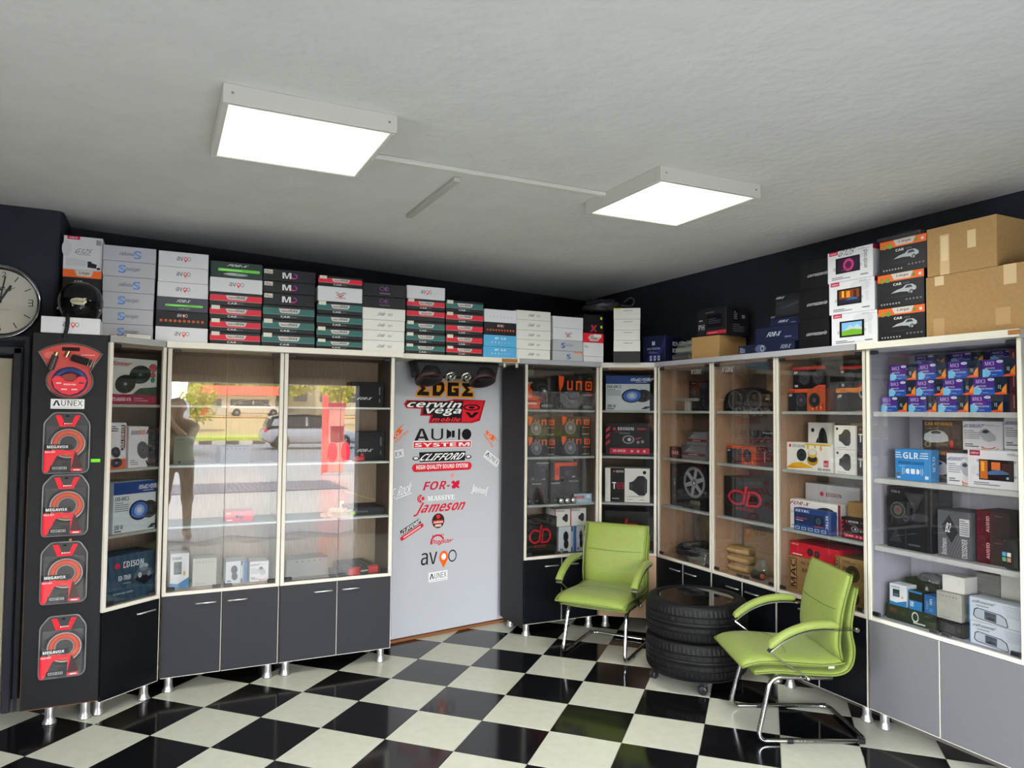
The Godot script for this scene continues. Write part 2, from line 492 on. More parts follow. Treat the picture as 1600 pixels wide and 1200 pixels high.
func cabinet(label, at, turn, w, poly, doors, st):
	# front edge runs from (0,0) to (w,0); st: side, back, strip, door, shelf materials, shelf thickness
	var t = thing("display_cabinet", label, "cabinet", at, turn)
	var th = 0.018
	var inner = []
	for k in poly.size():
		var a = poly[k]; var b = poly[(k + 1) % poly.size()]
		if k == 0: continue
		var n = Vector2(b.y - a.y, -(b.x - a.x)).normalized()
		var mid = poly[0].lerp(poly[2], 0.5)
		if n.dot(mid - a) < 0: n = -n
		var side = k == 1 or k == poly.size() - 1
		var z0 = Vector2(0, -0.019) if side else Vector2.ZERO
		var a2 = a; var b2 = b
		if k == 1: a2 = a + (b - a).normalized() * 0.019
		if k == poly.size() - 1: b2 = b + (a - b).normalized() * 0.019
		var e = 0.001
		var pn = part("side_panel" if side else "back_panel", slab([a2 + n * e, b2 + n * e, b2 + n * th, a2 + n * th], Y0, YT), st.side if side else st.back, t)
	var ip = inset_poly(poly, th + 0.001)
	for k in ip.size():
		if ip[k].y > -0.025: ip[k].y = -0.021
	part("bottom_panel", slab(ip, Y0, Y0 + th), st.side, t)
	part("floor_board", slab(ip, YB, YB + 0.016), st.floor, t)
	part("top_panel", slab(ip, YT - th, YT), st.side, t)
	var sp = []
	for q in ip: sp.append(Vector2(q.x, min(q.y, -0.03)))
	for y in SHELF: part("shelf", slab(sp, y - st.thick, y), st.shelf, t)
	var sw = st.sw
	part("edge_strip", box(sw, YT - YB, 0.02, 0.002), st.strip, t, Vector3(sw / 2 + 0.001, (YT + YB) / 2, -0.009))
	part("edge_strip", box(sw, YT - YB, 0.02, 0.002), st.strip, t, Vector3(w - sw / 2 - 0.001, (YT + YB) / 2, -0.009))
	part("rail", box(w - 2 * sw, YG - YB, 0.02, 0.002), st.strip, t, Vector3(w / 2, (YG + YB) / 2, -0.009))
	var gw = (w - 2 * sw - 0.004) / doors
	var dw = (w - 0.004) / doors
	for k in doors:
		var x = sw + 0.002 + gw * (k + 0.5)
		var g = part("glass_door", box(gw - 0.003, YT - YG - 0.012, 0.005, 0.0), st.glass, t, Vector3(x, (YT + YG) / 2, -0.006))
		var out = -1 if k == 0 else 1
		if st.get("laminated", false):
			part("inner_sheet", box(gw - 0.003, YT - YG - 0.012, 0.003, 0.0), st.glass, g, Vector3(0, 0, -0.0055))
		if st.get("decal", -1) == k:
			var dp = Pr.new(self, 0.11, 0.032); dp.T("VIBE", 0, 0, 1, 1, "7c7a76", 1, 0.1)
			part("door_decal", dp.mesh(), mats.sticker, g, Vector3(0, (YT - YG) / 2 - 0.07, 0.003))
		for yy in [-1, 1]:
			part("hinge_clip", box(0.042, 0.02, 0.014, 0.003), mat("17171a", 0.4), g, Vector3(out * (gw / 2 - 0.024), yy * ((YT - YG) / 2 - 0.018), 0))
		part("catch_plate", box(0.045, 0.016, 0.012, 0.002), mat("3a3a3c", 0.35, 0.5), g, Vector3(-out * (gw / 2 - 0.03), -(YT - YG) / 2 + 0.015, 0))
		var xd = 0.002 + dw * (k + 0.5)
		var d = part("cupboard_door", box(dw - 0.004, YB - Y0 - 0.004, 0.018, 0.0015), st.door, t, Vector3(xd, (YB + Y0) / 2, -0.009))
		part("edge_trim", box(0.003, YB - Y0 - 0.004, 0.0186, 0.0), st.strip, d, Vector3(dw / 2 - 0.0025, 0, 0))
		part("edge_trim", box(dw - 0.006, 0.003, 0.0186, 0.0), st.strip, d, Vector3(0, -(YB - Y0) / 2 + 0.003, 0))
		if st.handle:
			var hx = -out * (dw / 2 - 0.085)
			var hp = smooth_path([Vector3(-0.052, 0, 0.009), Vector3(-0.045, 0.002, 0.02), Vector3(0, 0.004, 0.027), Vector3(0.045, 0.002, 0.02), Vector3(0.052, 0, 0.009)], 12)
			part("handle", tube(hp, 0.006, 8, false, 0.8), mat("cfcfcd", 0.28, 0.9), d, Vector3(hx, (YB - Y0) / 2 - 0.055, 0))
	for p in st.feet:
		part("foot", lathe([[0.0, 0.0], [0.031, 0.0], [0.033, 0.004], [0.031, 0.01], [0.026, 0.018], [0.0225, 0.03], [0.022, 0.04], [0.022, 0.0885], [0.0, 0.0885]], 20), mat("b9b9b7", 0.35, 0.85), t, Vector3(p.x, 0, p.y))
	return t

func style(side, back, strip, door, shelf, thick, gl, handle = true, sw = 0.02, flo = null):
	return {"side": side, "back": back, "strip": strip, "door": door, "shelf": shelf, "thick": thick, "glass": gl, "handle": handle, "sw": sw, "feet": [], "floor": flo if flo else side}

func cabinets():
	var strip = mat("cbc5ba", 0.45); var strip2 = mat("b8b2a6", 0.4)
	var black = mat("0b0e12", 0.25); var pale = mat("c8cfc8", 0.25)
	var gl = glass("22221e", 0.03); var gd = glass("1a1714", 0.16)
	var rect = func(w, d): return [Vector2(0, 0), Vector2(w, 0), Vector2(w, -d), Vector2(0, -d)]
	var two = func(w, d): return [Vector2(0.05, -0.055), Vector2(w - 0.05, -0.055), Vector2(0.05, -d + 0.05), Vector2(w - 0.05, -d + 0.05)]
	# narrow angled cabinet behind the end panel
	var at = Vector3(-0.238, 0, -4.315); var e = Vector3(0.032, 0, -4.53)
	var w = (e - at).length(); var turn = rad_to_deg(atan2(-(e.z - at.z), e.x - at.x))
	var st = style(mats.veneer, mats.veneer, strip, black, mat("a9aca2", 0.3), 0.014, gd)
	st.feet = [Vector2(w - 0.05, -0.05), Vector2(0.06, -0.09)]
	cabinet("narrow angled display cabinet holding white and blue speaker boxes beside the black end panel", at, turn, w, local_poly([Vector2(at.x, at.z), Vector2(e.x, e.z), Vector2(0.032, -4.91), Vector2(-0.49, -4.91), Vector2(-0.49, -4.36), Vector2(-0.25, -4.36)], at, turn), 1, st)
	# two wide cabinets that mirror the street
	st = style(mats.veneer, mats.veneer, strip, mats.dotted, pale, 0.012, gl, true, 0.022)
	st.feet = two.call(0.638, 0.36)
	st["laminated"] = true
	cabinet("wide display cabinet mirroring the street, grey dotted doors, next to the narrow angled cabinet", Vector3(0.036, 0, -4.55), 0.0, 0.638, rect.call(0.638, 0.36), 2, st)
	st = style(mats.veneer_dark, mats.veneer, strip, mats.dotted, pale, 0.012, gl, true, 0.022)
	st.feet = two.call(0.688, 0.36)
	st["laminated"] = true
	cabinet("wide display cabinet with grey dotted doors next to the white sticker door", Vector3(0.676, 0, -4.55), 0.0, 0.688, rect.call(0.688, 0.36), 2, st)
	# cabinets of the far corner
	st = style(mats.veneer_dark, mats.veneer, strip2, black, mat("a4aaa4", 0.3), 0.016, gd)
	st.feet = two.call(0.625, 0.36)
	var c4 = cabinet("display cabinet with orange speaker boxes between white sticker door and corner", Vector3(2.358, 0, -4.645), 0.0, 0.625, rect.call(0.625, 0.36), 2, st)
	part("black_side_board", box(0.012, 1.86, 0.36, 0.002), mat("1a1a1d", 0.5), c4, Vector3(-0.008, 1.0, -0.18))
	at = Vector3(2.985, 0, -4.645); e = Vector3(3.33, 0, -4.395); w = (e - at).length(); turn = rad_to_deg(atan2(-(e.z - at.z), e.x - at.x))
	st = style(mats.oak, mats.veneer_dark, strip2, mats.oak, mat("a4aaa4", 0.3), 0.016, gd, false)
	st.feet = [Vector2(0.05, -0.06), Vector2(w - 0.05, -0.06)]
	cabinet("corner display cabinet set at an angle, wooden lower door hidden behind the green chair", at, turn, w, local_poly([Vector2(at.x, at.z), Vector2(e.x, e.z), Vector2(3.665, -4.395), Vector2(3.665, -5.0), Vector2(2.985, -5.0)], at, turn), 1, st)
	# right-hand row
	var names = ["display cabinet with a big wheel-print box, first of the row after the corner", "display cabinet holding the black instrument hood, behind the tyre table", "display cabinet with red, blue and kraft boxes, beside the grey cabinet"]
	var zs = [-4.388, -3.802, -3.236, -2.618]
	for k in 3:
		var ww = zs[k + 1] - zs[k] - 0.002
		st = style(mats.oak, mats.veneer_dark, strip2, black, mat("9fa5a0", 0.3), 0.016, glass("1a1a1a", 0.12), true, 0.018)
		st.feet = two.call(ww, 0.33)
		if k < 2: st["decal"] = 1 - k
		cabinet(names[k], Vector3(3.33, 0, zs[k]), -90.0, ww, rect.call(ww, 0.335), 2, st)
	var white = mat("bdbcc8", 0.4)
	st = style(white, white, mat("d8d4c4", 0.4), mat("68686b", 0.3), mat("bcbcba", 0.35), 0.024, glass("20242c", 0.10), false, 0.02)
	st.feet = two.call(0.766, 0.33)
	cabinet("pale grey display cabinet with plain grey doors at the end of the row", Vector3(3.33, 0, -2.616), -90.0, 0.766, rect.call(0.766, 0.335), 2, st)
	# plinth boards set back under the right-hand row
	tag(part("plinth_board", box(0.016, 0.084, 1.75, 0.001), mat("5a534e", 0.6), self, Vector3(3.5, 0.043, -3.5)), "dark plinth board set back under the row of black cupboard doors", "plinth")
	tag(part("plinth_board", box(0.016, 0.084, 0.74, 0.001), mat("6a6562", 0.6), self, Vector3(3.5, 0.043, -2.24)), "grey plinth board set back under the pale grey cabinet", "plinth")
	used["plinth_board"] = 1

func boards():
	var cream = mat("dcd7ca", 0.4); var silver = mat("96969a", 0.35)
	var t = thing("top_board", "cream top board spanning the two street-mirroring cabinets under box stacks", "top board", Vector3(0.72, 1.9455, -4.55))
	part("board", box(1.38, 0.0345, 0.38, 0.002), cream, t, Vector3(0.0, 0.01725, -0.17))
	part("front_edging", box(1.38, 0.0335, 0.003, 0.0), mat("e2ddd2", 0.35), t, Vector3(0.0, 0.01725, 0.0215))
	t = thing("top_board", "grey top board over the narrow angled cabinet beneath the silver boxes", "top board", Vector3(-0.2, 1.9455, -4.5))
	var pts = [Vector2(-0.245, -4.365), Vector2(-0.238, -4.31), Vector2(0.026, -4.52), Vector2(0.026, -4.905), Vector2(-0.495, -4.905), Vector2(-0.495, -4.365)]
	var lp = []
	for p in pts: lp.append(p - Vector2(-0.2, -4.5))
	part("board", slab(lp, 0.0, 0.0345), mat("8e8e8c", 0.35), t)
	t = thing("bridge_board", "cream bridging board over the white sticker door, boxes stacked on it", "top board", Vector3(1.85, 1.9455, -4.6))
	part("board", box(0.875, 0.0345, 0.33, 0.002), cream, t, Vector3(0, 0.01725, -0.165))
	part("bare_edge", box(0.12, 0.025, 0.004, 0.001), mat("8a5a2c", 0.6), t, Vector3(0.36, 0.016, 0.001))
	for x in [0.335, 0.43]:
		part("bracket", box(0.02, 0.03, 0.02, 0.004), mat("c8c8c8", 0.3, 0.9), t, Vector3(x, -0.016, -0.03))
	t = thing("top_board", "grey top board over the cabinet with orange speaker boxes", "top board", Vector3(2.64, 1.9455, -4.645))
	part("board", box(0.69, 0.0345, 0.38, 0.002), silver, t, Vector3(0, 0.01725, -0.165))
	t = thing("top_board", "pale top board over the angled corner cabinet under white cartons", "top board", Vector3(3.16, 1.9455, -4.5))
	lp = []
	for p in [Vector2(2.99, -4.665), Vector2(3.315, -4.43), Vector2(3.34, -4.40), Vector2(3.67, -4.40), Vector2(3.67, -5.02), Vector2(2.99, -5.02)]: lp.append(p - Vector2(3.16, -4.5))
	part("board", slab(lp, 0.0, 0.0345), mat("c9c8c4", 0.35), t)
	t = thing("top_board", "long grey top board over the row of black-doored cabinets", "top board", Vector3(3.5, 1.9455, -3.53))
	part("board", box(0.37, 0.0345, 1.73, 0.002), silver, t, Vector3(-0.007, 0.01725, 0))
	t = thing("top_board", "cream top board over the pale grey cabinet under large cartons", "top board", Vector3(3.5, 1.9455, -2.25))
	part("board", box(0.37, 0.0345, 0.81, 0.002), cream, t, Vector3(-0.007, 0.01725, 0))
	part("bare_edge", box(0.004, 0.02, 0.05, 0.001), mat("8a5a2c", 0.6), t, Vector3(-0.194, 0.02, 0.385))

# ---------------------------------------------------------------- white door with stickers, black end panel with hanging packs
func sticker(parent, called, x, y, w, h, art, turn = 0.0):
	var p = Pr.new(self, w, h); art.call(p)
	return part(called, p.mesh(), mats.sticker, parent, Vector3(x, y, 0.0008), Vector3(0, 0, turn))

func white_door():
	var t = thing("sticker_door", "white door covered in black, red and orange logo stickers between the cabinets", "door", Vector3(1.482, 0, -4.919), rad_to_deg(atan2(0.167, 0.949)))
	part("door_leaf", box(0.965, 1.925, 0.03, 0.003), mat("b4b6bc", 0.35), t, Vector3(0.475, 0.985, -0.016))
	part("threshold", box(0.98, 0.018, 0.05, 0.002), mat("7d4f2e", 0.6), t, Vector3(0.475, 0.0095, -0.012))
	var B = "17171a"; var RD = "c8242f"; var W = "f4f4f4"; var OR = "e8601c"; var YE = "f0a020"
	sticker(t, "edge_sticker", 0.404, 1.70, 0.50, 0.125, func(p):
		var sg = []
		for x in [0.0, 0.75]: sg.append([x + 0.03, 0.9, x + 0.22, 0.9, x + 0.22, 0.68, x + 0.12, 0.68, x + 0.17, 0.5, x + 0.12, 0.32, x + 0.22, 0.32, x + 0.22, 0.1, x + 0.03, 0.1, x + 0.03, 0.24, x + 0.1, 0.5, x + 0.03, 0.76])
		sg.append([0.28, 0.9, 0.45, 0.9, 0.475, 0.75, 0.475, 0.4, 0.40, 0.1, 0.28, 0.1])
		sg.append([0.53, 0.9, 0.72, 0.9, 0.72, 0.7, 0.6, 0.7, 0.6, 0.33, 0.66, 0.33, 0.66, 0.43, 0.63, 0.43, 0.63, 0.57, 0.72, 0.57, 0.72, 0.1, 0.53, 0.1])
		for q in sg: p.Ol(q, 0.012, "e08c1c")
		for q in sg: p.Ol(q, 0.0065, "f2b85a")
		for q in sg: p.Ol(q, 0.004, "e08c1c")
		for q in sg: p.Pl(q, B)
		p.Pl([0.345, 0.7, 0.42, 0.7, 0.42, 0.5, 0.39, 0.33, 0.345, 0.33], YE))
	sticker(t, "mobile_sticker", 0.41, 1.515, 0.69, 0.175, func(p):
		p.Pl([0.03, 0.93, 0.0, 0.75, 0.03, 0.6, 0.2, 0.58, 0.19, 0.3, 0.31, 0.3, 0.29, 0.0, 0.83, 0.0, 0.93, 0.1, 1.0, 0.98, 0.72, 0.99, 0.6, 1.0, 0.5, 0.92], "a01c26")
		p.Pl([0.05, 0.88, 0.03, 0.75, 0.05, 0.65, 0.23, 0.63, 0.22, 0.36, 0.34, 0.35, 0.32, 0.05, 0.69, 0.05, 0.71, 0.93, 0.54, 0.9], B)
		p.Pl([0.69, 0.06, 0.82, 0.06, 0.91, 0.2, 0.97, 0.94, 0.72, 0.94], RD)
		p.E(0.82, 0.66, 0.11, 0.14, B).E(0.82, 0.66, 0.085, 0.085, RD).E(0.82, 0.66, 0.04, 0.06, B)
		p.Pl([0.74, 0.46, 0.79, 0.46, 0.82, 0.33, 0.86, 0.46, 0.92, 0.46, 0.84, 0.22, 0.80, 0.22], B)
		p.T("cerwin", 0.05, 0.64, 0.64, 0.28, W, 1, 0.08).T("vega", 0.24, 0.3, 0.44, 0.3, W, 1, 0.08).T("mobile", 0.34, 0.07, 0.34, 0.17, "e0303c", 1, 0.08))
	sticker(t, "audio_sticker", 0.387, 1.335, 0.49, 0.14, func(p):
		p.R(0.0, 0.0, 1.0, 0.36, W).R(0.01, 0.02, 0.98, 0.3, RD).T("SYSTEM", 0.03, 0.07, 0.94, 0.19, W, 1)
		p.Pl([0.02, 0.4, 0.08, 0.4, 0.14, 0.92, 0.2, 0.4, 0.26, 0.4, 0.17, 1.0, 0.11, 1.0], B).R(0.09, 0.5, 0.1, 0.1, B)
		p.T("U", 0.3, 0.4, 0.2, 0.6, B, 0)
		p.Pl([0.56, 0.45, 0.64, 0.6, 0.64, 0.82, 0.56, 0.97], B).R(0.65, 0.53, 0.05, 0.36, B).R(0.76, 0.4, 0.035, 0.58, B).E(0.91, 0.69, 0.085, 0.29, B))
	sticker(t, "clifford_sticker", 0.387, 1.165, 0.50, 0.145, func(p):
		p.Pl([0.12, 0.5, 0.88, 0.5, 0.89, 0.98, 0.11, 0.98], B)
		p.E(0.06, 0.68, 0.055, 0.1, B).E(0.06, 0.69, 0.035, 0.06, W).E(0.94, 0.68, 0.055, 0.1, B).E(0.94, 0.69, 0.035, 0.06, W)
		p.T("CLIFFORD", 0.15, 0.56, 0.7, 0.34, W, 1, 0.15)
		p.E(0.06, 0.22, 0.06, 0.2, RD).E(0.94, 0.22, 0.06, 0.2, RD).R(0.05, 0.02, 0.9, 0.4, RD).T("HIGH QUALITY SOUND SYSTEM", 0.07, 0.1, 0.86, 0.25, W, 1))
	sticker(t, "red_dot_sticker", 0.47, 1.115, 0.032, 0.03, func(p): p.E(0.5, 0.5, 0.5, 0.5, "f08a84"))
	sticker(t, "red_word_sticker", 0.386, 1.035, 0.30, 0.06, func(p): p.T("FOR-", 0, 0, 0.72, 1, "c02038", 1, 0.1).Pl([0.78, 0.0, 0.86, 0.0, 0.99, 0.55, 0.98, 1.0, 0.9, 0.9, 0.76, 0.3], "c02038").Pl([0.74, 0.8, 0.82, 1.0, 1.0, 0.1, 0.94, 0.0], "c02038"))
	sticker(t, "massive_sticker", 0.337, 0.945, 0.31, 0.066, func(p): p.E(0.15, 0.5, 0.04, 0.2, RD).Rg(0.15, 0.5, 0.1, 0.42, 0.75, RD, 1.9, 4.4, 10).Rg(0.15, 0.5, 0.15, 0.5, 0.8, RD, 2.0, 4.3, 10).T("MASSIVE", 0.27, 0.2, 0.73, 0.5, "f2f2f4", 2))
	sticker(t, "red_script_sticker", 0.377, 0.855, 0.396, 0.094, func(p): p.T("Jameson", 0, 0, 1, 1, RD, 1, 0.14))
	sticker(t, "round_badge_sticker", 0.356, 0.757, 0.104, 0.107, func(p):
		p.E(0.5, 0.5, 0.5, 0.5, "3a2220").R(0.08, 0.3, 0.84, 0.24, "b8453c").E(0.5, 0.78, 0.16, 0.14, "c03030").T("audison", 0.14, 0.36, 0.72, 0.13, W, 1).R(0.25, 0.1, 0.5, 0.16, "d9b9b0"))
	sticker(t, "dragon_sticker", 0.383, 0.617, 0.195, 0.098, func(p):
		p.T("Dragster", 0.08, 0.18, 0.9, 0.42, RD, 1, 0.2).Rg(0.34, 0.42, 0.3, 0.56, 0.78, RD, 0.3, 3.4, 14)
		for k in 6: p.Pl([0.1 + k * 0.09, 0.84 + 0.04 * (k % 2), 0.14 + k * 0.09, 1.0, 0.17 + k * 0.09, 0.86], RD))
	sticker(t, "pin_word_sticker", 0.367, 0.468, 0.295, 0.13, func(p): pin_word(p, 0.0, 0.0, 1.0, 1.0, "1c1c20", OR))
	sticker(t, "name_sticker", 0.362, 0.378, 0.157, 0.07, func(p): name_sticker(p), 1.5)
	sticker(t, "name_sticker", 0.80, 1.218, 0.15, 0.062, func(p): name_sticker(p), -35.0)
	sticker(t, "name_sticker", 0.04, 1.275, 0.072, 0.055, func(p): p.R(0, 0, 1, 1, "e2e3e6").T("EX", 0.1, 0.2, 0.7, 0.55, B, 0), 10.0)
	sticker(t, "tilted_clifford_sticker", 0.152, 0.735, 0.20, 0.07, func(p): p.R(0.1, 0.5, 0.85, 0.5, "26262a").T("CLIFFORD", 0.14, 0.56, 0.78, 0.36, W, 1, 0.15).E(0.05, 0.22, 0.05, 0.2, RD).E(0.95, 0.22, 0.05, 0.2, RD).R(0.05, 0.02, 0.9, 0.4, RD).R(0.12, 0.14, 0.76, 0.14, "f0b8b4"), 27.0)
	for s in [[0.059, 1.41, 38.0], [0.775, 1.375, -50.0]]:
		sticker(t, "winged_sticker", s[0], s[1], 0.15, 0.075, func(p): p.Pl([0.0, 0.62, 0.3, 0.8, 0.55, 0.98, 1.0, 1.0, 0.62, 0.84, 0.75, 0.6, 0.5, 0.42, 0.15, 0.42], OR).E(0.36, 0.62, 0.13, 0.15, "d6d8de").E(0.36, 0.62, 0.09, 0.1, OR).T("AMPIRE", 0.05, 0.05, 0.9, 0.25, OR, 0), s[2])
	sticker(t, "white_script_sticker", 0.072, 1.0, 0.155, 0.08, func(p): p.T("F. Rock", 0, 0.15, 1, 0.85, "f4f4f6", 0, 0.3).R(0.1, 0.02, 0.85, 0.06, "f4f4f6"), 16.0)
	sticker(t, "white_script_sticker", 0.705, 0.975, 0.15, 0.075, func(p): p.T("Melross", 0.13, 0.2, 0.74, 0.6, "f4f4f6", 0, 0.1).R(0.0, 0.05, 0.1, 0.06, "f4f4f6").R(0.07, 0.05, 0.03, 0.9, "f4f4f6").R(0.9, 0.0, 0.03, 0.9, "f4f4f6").R(0.9, 0.84, 0.1, 0.06, "f4f4f6"), -12.0)
	# enclosure hung under the bridging board
	t = thing("speaker_enclosure", "black speaker enclosure with two woofers and two chrome tweeters above the white door", "speaker", Vector3(1.85, 1.85, -4.72))
	part("enclosure", extrude([Vector2(-0.31, 0.093), Vector2(0.31, 0.093), Vector2(0.285, -0.02), Vector2(-0.285, -0.02)], 0.16, 0.01), mat("0e0e10", 0.45), t, Vector3(0, 0, 0.06))
	for x in [-0.2, 0.2]:
		var wf = part("woofer", lathe([[0.0, 0.014], [0.022, 0.016], [0.03, 0.008], [0.07, 0.026], [0.078, 0.034], [0.088, 0.03], [0.094, 0.02], [0.094, -0.035], [0.0, -0.035]], 32), mat("1b1a1b", 0.35), t, Vector3(x, -0.01, 0.0), Vector3(155, 0, 0))
		part("surround_ring", lathe([[0.086, 0.031], [0.09, 0.036], [0.095, 0.034], [0.096, 0.026]], 32), mat("3a1a18", 0.35), wf)
	for x in [-0.055, 0.06]:
		part("tweeter", lathe([[0.0, 0.012], [0.012, 0.01], [0.018, 0.004], [0.03, 0.012], [0.04, 0.01], [0.042, 0.0], [0.042, -0.02], [0.0, -0.02]], 28), mat("b8b8ba", 0.15, 1.0), t, Vector3(x, -0.012, 0.05), Vector3(125, 0, 0))

func name_sticker(p):
	p.R(0, 0, 1, 1, "e6e6e8")
	p.Pl([0.06, 0.3, 0.12, 0.3, 0.17, 0.72, 0.22, 0.3, 0.28, 0.3, 0.2, 0.85, 0.14, 0.85], "1c1c20")
	p.T("UNEX", 0.31, 0.3, 0.63, 0.55, "2c2c30", 0).R(0.06, 0.12, 0.88, 0.035, "8a8a8c").R(0.44, 0.12, 0.1, 0.035, "c03030")

func pin_word(p, x, y, w, h, dark, pin):
	p.T("av", x, y + h * 0.28, w * 0.45, h * 0.66, dark, 0)
	p.E(x + w * 0.63, y + h * 0.6, w * 0.125, h * 0.34, pin).Pl([x + w * 0.54, y + h * 0.38, x + w * 0.72, y + h * 0.38, x + w * 0.63, y], pin)
	p.E(x + w * 0.63, y + h * 0.62, w * 0.07, h * 0.18, "e8e8ec")
	p.Rg(x + w * 0.88, y + h * 0.61, w * 0.12, h * 0.34, 0.78, dark)

func end_panel():
	var t = thing("end_panel", "tall black end panel of the cabinet row hung with cable kits", "panel", Vector3(-0.41, 0, -4.34))
	part("board", box(0.345, 1.885, 0.018, 0.003), mat("171719", 0.5), t, Vector3(0, 1.0375, -0.009))
	part("worn_edge", box(0.003, 1.2, 0.0186, 0.0), mat("4a382c", 0.7), t, Vector3(-0.1722, 0.75, -0.009))
	part("worn_edge", box(0.34, 0.003, 0.0186, 0.0), mat("7a5a3c", 0.7), t, Vector3(0.0, 0.0955, -0.009))
	part("worn_edge", box(0.003, 1.7, 0.0186, 0.0), mat("9a9080", 0.7), t, Vector3(0.1722, 1.0, -0.009))
	for x in [-0.05, 0.105]:
		part("foot", lathe([[0.0, 0.0], [0.031, 0.0], [0.033, 0.004], [0.031, 0.01], [0.026, 0.018], [0.0225, 0.03], [0.022, 0.04], [0.022, 0.0945], [0.0, 0.0945]], 20), mat("b9b9b7", 0.35, 0.85), t, Vector3(x, 0, -0.05))
	sticker(t, "name_sticker", -0.012, 1.594, 0.148, 0.05, func(p): name_sticker(p))
	sticker(t, "name_sticker", -0.008, 1.267, 0.148, 0.052, func(p): name_sticker(p))
	sticker(t, "green_tag", 0.12, 1.319, 0.042, 0.017, func(p): p.R(0, 0, 1, 1, "6cc830"))
	sticker(t, "audio_sticker", 0.03, 0.958, 0.095, 0.03, func(p): p.T("AUDIO", 0, 0, 1, 0.9, "dcdcdc", 1, 0.3))
	sticker(t, "red_round_sticker", -0.085, 0.945, 0.05, 0.05, func(p): p.E(0.5, 0.5, 0.5, 0.5, "b02030"))
	for s in [[0.02, 0.925], [0.0, 0.895]]:
		part("screw_scar", box(0.012, 0.014, 0.002, 0.0009), mat("a8743c", 0.6), t, Vector3(s[0], s[1], 0.0011))
	var names = ["red and orange cable kit blister pack below the upper name sticker", "red and orange cable kit blister pack, second below the fan-shaped pack", "red and orange cable kit blister pack, third below the fan-shaped pack", "lowest red and orange cable kit blister pack on the black end panel"]
	var spots = [[-0.42, 1.268], [-0.416, 0.952], [-0.413, 0.613], [-0.408, 0.243]]
	for k in 4: blister(names[k], Vector3(spots[k][0], spots[k][1], -4.338))
	fan_pack()

func blister(label, at):
	var t = thing("cable_kit_pack", label, "cable kit", at, 0.0, "red cable kit blister packs")
	var o = [Vector2(-0.095, 0.0), Vector2(0.085, 0.0), Vector2(0.1, 0.02), Vector2(0.1, 0.25), Vector2(0.065, 0.305), Vector2(-0.06, 0.305), Vector2(-0.1, 0.255), Vector2(-0.1, 0.02)]
	part("backing_card", extrude(o, 0.004, 0.001), mat("3c3a3a", 0.5), t, Vector3(0, 0, 0.0045))
	var rim = []
	for p in o: rim.append(Vector3(p.x, p.y, 0.008))
	part("plastic_rim", tube(rounded_path(rim, 0.015, 4, true), 0.0045, 6, true), mat("77787a", 0.15, 0.3), t)
	var coil = Node3D.new(); coil.name = "cable_coil"; t.add_child(coil, true)
	for c in [[0.082, "18181a", 0.3, 0.02, 0.006], [0.073, "b9b9bb", 0.2, 0.018, 0.003], [0.064, "c2452a", 0.4, 0.014, 0.0048], [0.056, "cf5733", 0.4, 0.016, 0.0048], [0.048, "b94128", 0.4, 0.014, 0.0048], [0.041, "8a8a8c", 0.25, 0.012, 0.004]]:
		var pts = []
		for k in 36: pts.append(Vector3(c[0] * cos(TAU * k / 36) + 0.008, 0.15 + c[0] * 0.98 * sin(TAU * k / 36), c[3]))
		part("cable_turn", tube(pts, c[4], 6, true), mat(c[1], c[2]), coil)
	var p = Pr.new(self, 0.2, 0.305)
	p.R(0.42, 0.02, 0.2, 0.16, "2a2a2c").Pl([0.03, 0.02, 0.12, 0.02, 0.3, 0.28, 0.5, 0.33, 0.62, 0.33, 0.62, 0.38, 0.03, 0.38], "d6202c").Pl([0.62, 0.08, 0.72, 0.3, 0.66, 0.38, 0.62, 0.38], "d6202c").Pl([0.62, 0.03, 0.88, 0.03, 0.86, 0.08, 0.62, 0.08], "d0202c")
	p.Pl([0.62, 0.08, 0.86, 0.08, 0.8, 0.24, 0.7, 0.37], "3a1214").Pl([0.03, 0.4, 0.68, 0.4, 0.62, 0.48, 0.03, 0.48], "1a1a1e").T("MEGAVOX", 0.09, 0.415, 0.46, 0.045, "f0f0f0", 1)
	p.T("8GA KIT", 0.05, 0.34, 0.22, 0.028, "f6d8d8", 1).R(0.17, 0.05, 0.4, 0.075, "111113").R(0.21, 0.065, 0.32, 0.045, "9a9a9a").T("AMP KIT", 0.22, 0.07, 0.3, 0.034, "222226", 1).R(0.68, 0.045, 0.14, 0.015, "f0f0f0")
	part("printed_insert", p.mesh(), mats.print, t, Vector3(0, 0, 0.026))
	var q = Pr.new(self, 0.2, 0.305)
	q.Pl([0.24, 0.96, 0.36, 0.96, 0.44, 0.83, 0.6, 0.83, 0.68, 0.96, 0.79, 0.96, 0.66, 0.77, 0.34, 0.77], "d82a34").R(0.41, 0.8, 0.22, 0.04, "6a1016").T("MEGAVOX", 0.47, 0.81, 0.15, 0.022, "f4d8d8", 1).E(0.445, 0.82, 0.014, 0.012, "f0f0f0")
	q.Pl([0.44, 0.935, 0.56, 0.935, 0.5, 0.97], "141416")
	part("printed_header", q.mesh(), mats.print, t, Vector3(0, 0, 0.0065))
	part("clear_cover", extrude([Vector2(-0.085, 0.008), Vector2(0.088, 0.008), Vector2(0.09, 0.24), Vector2(-0.088, 0.24)], 0.004, 0.002), glass("ffffff", 0.02), t, Vector3(0, 0, 0.034))

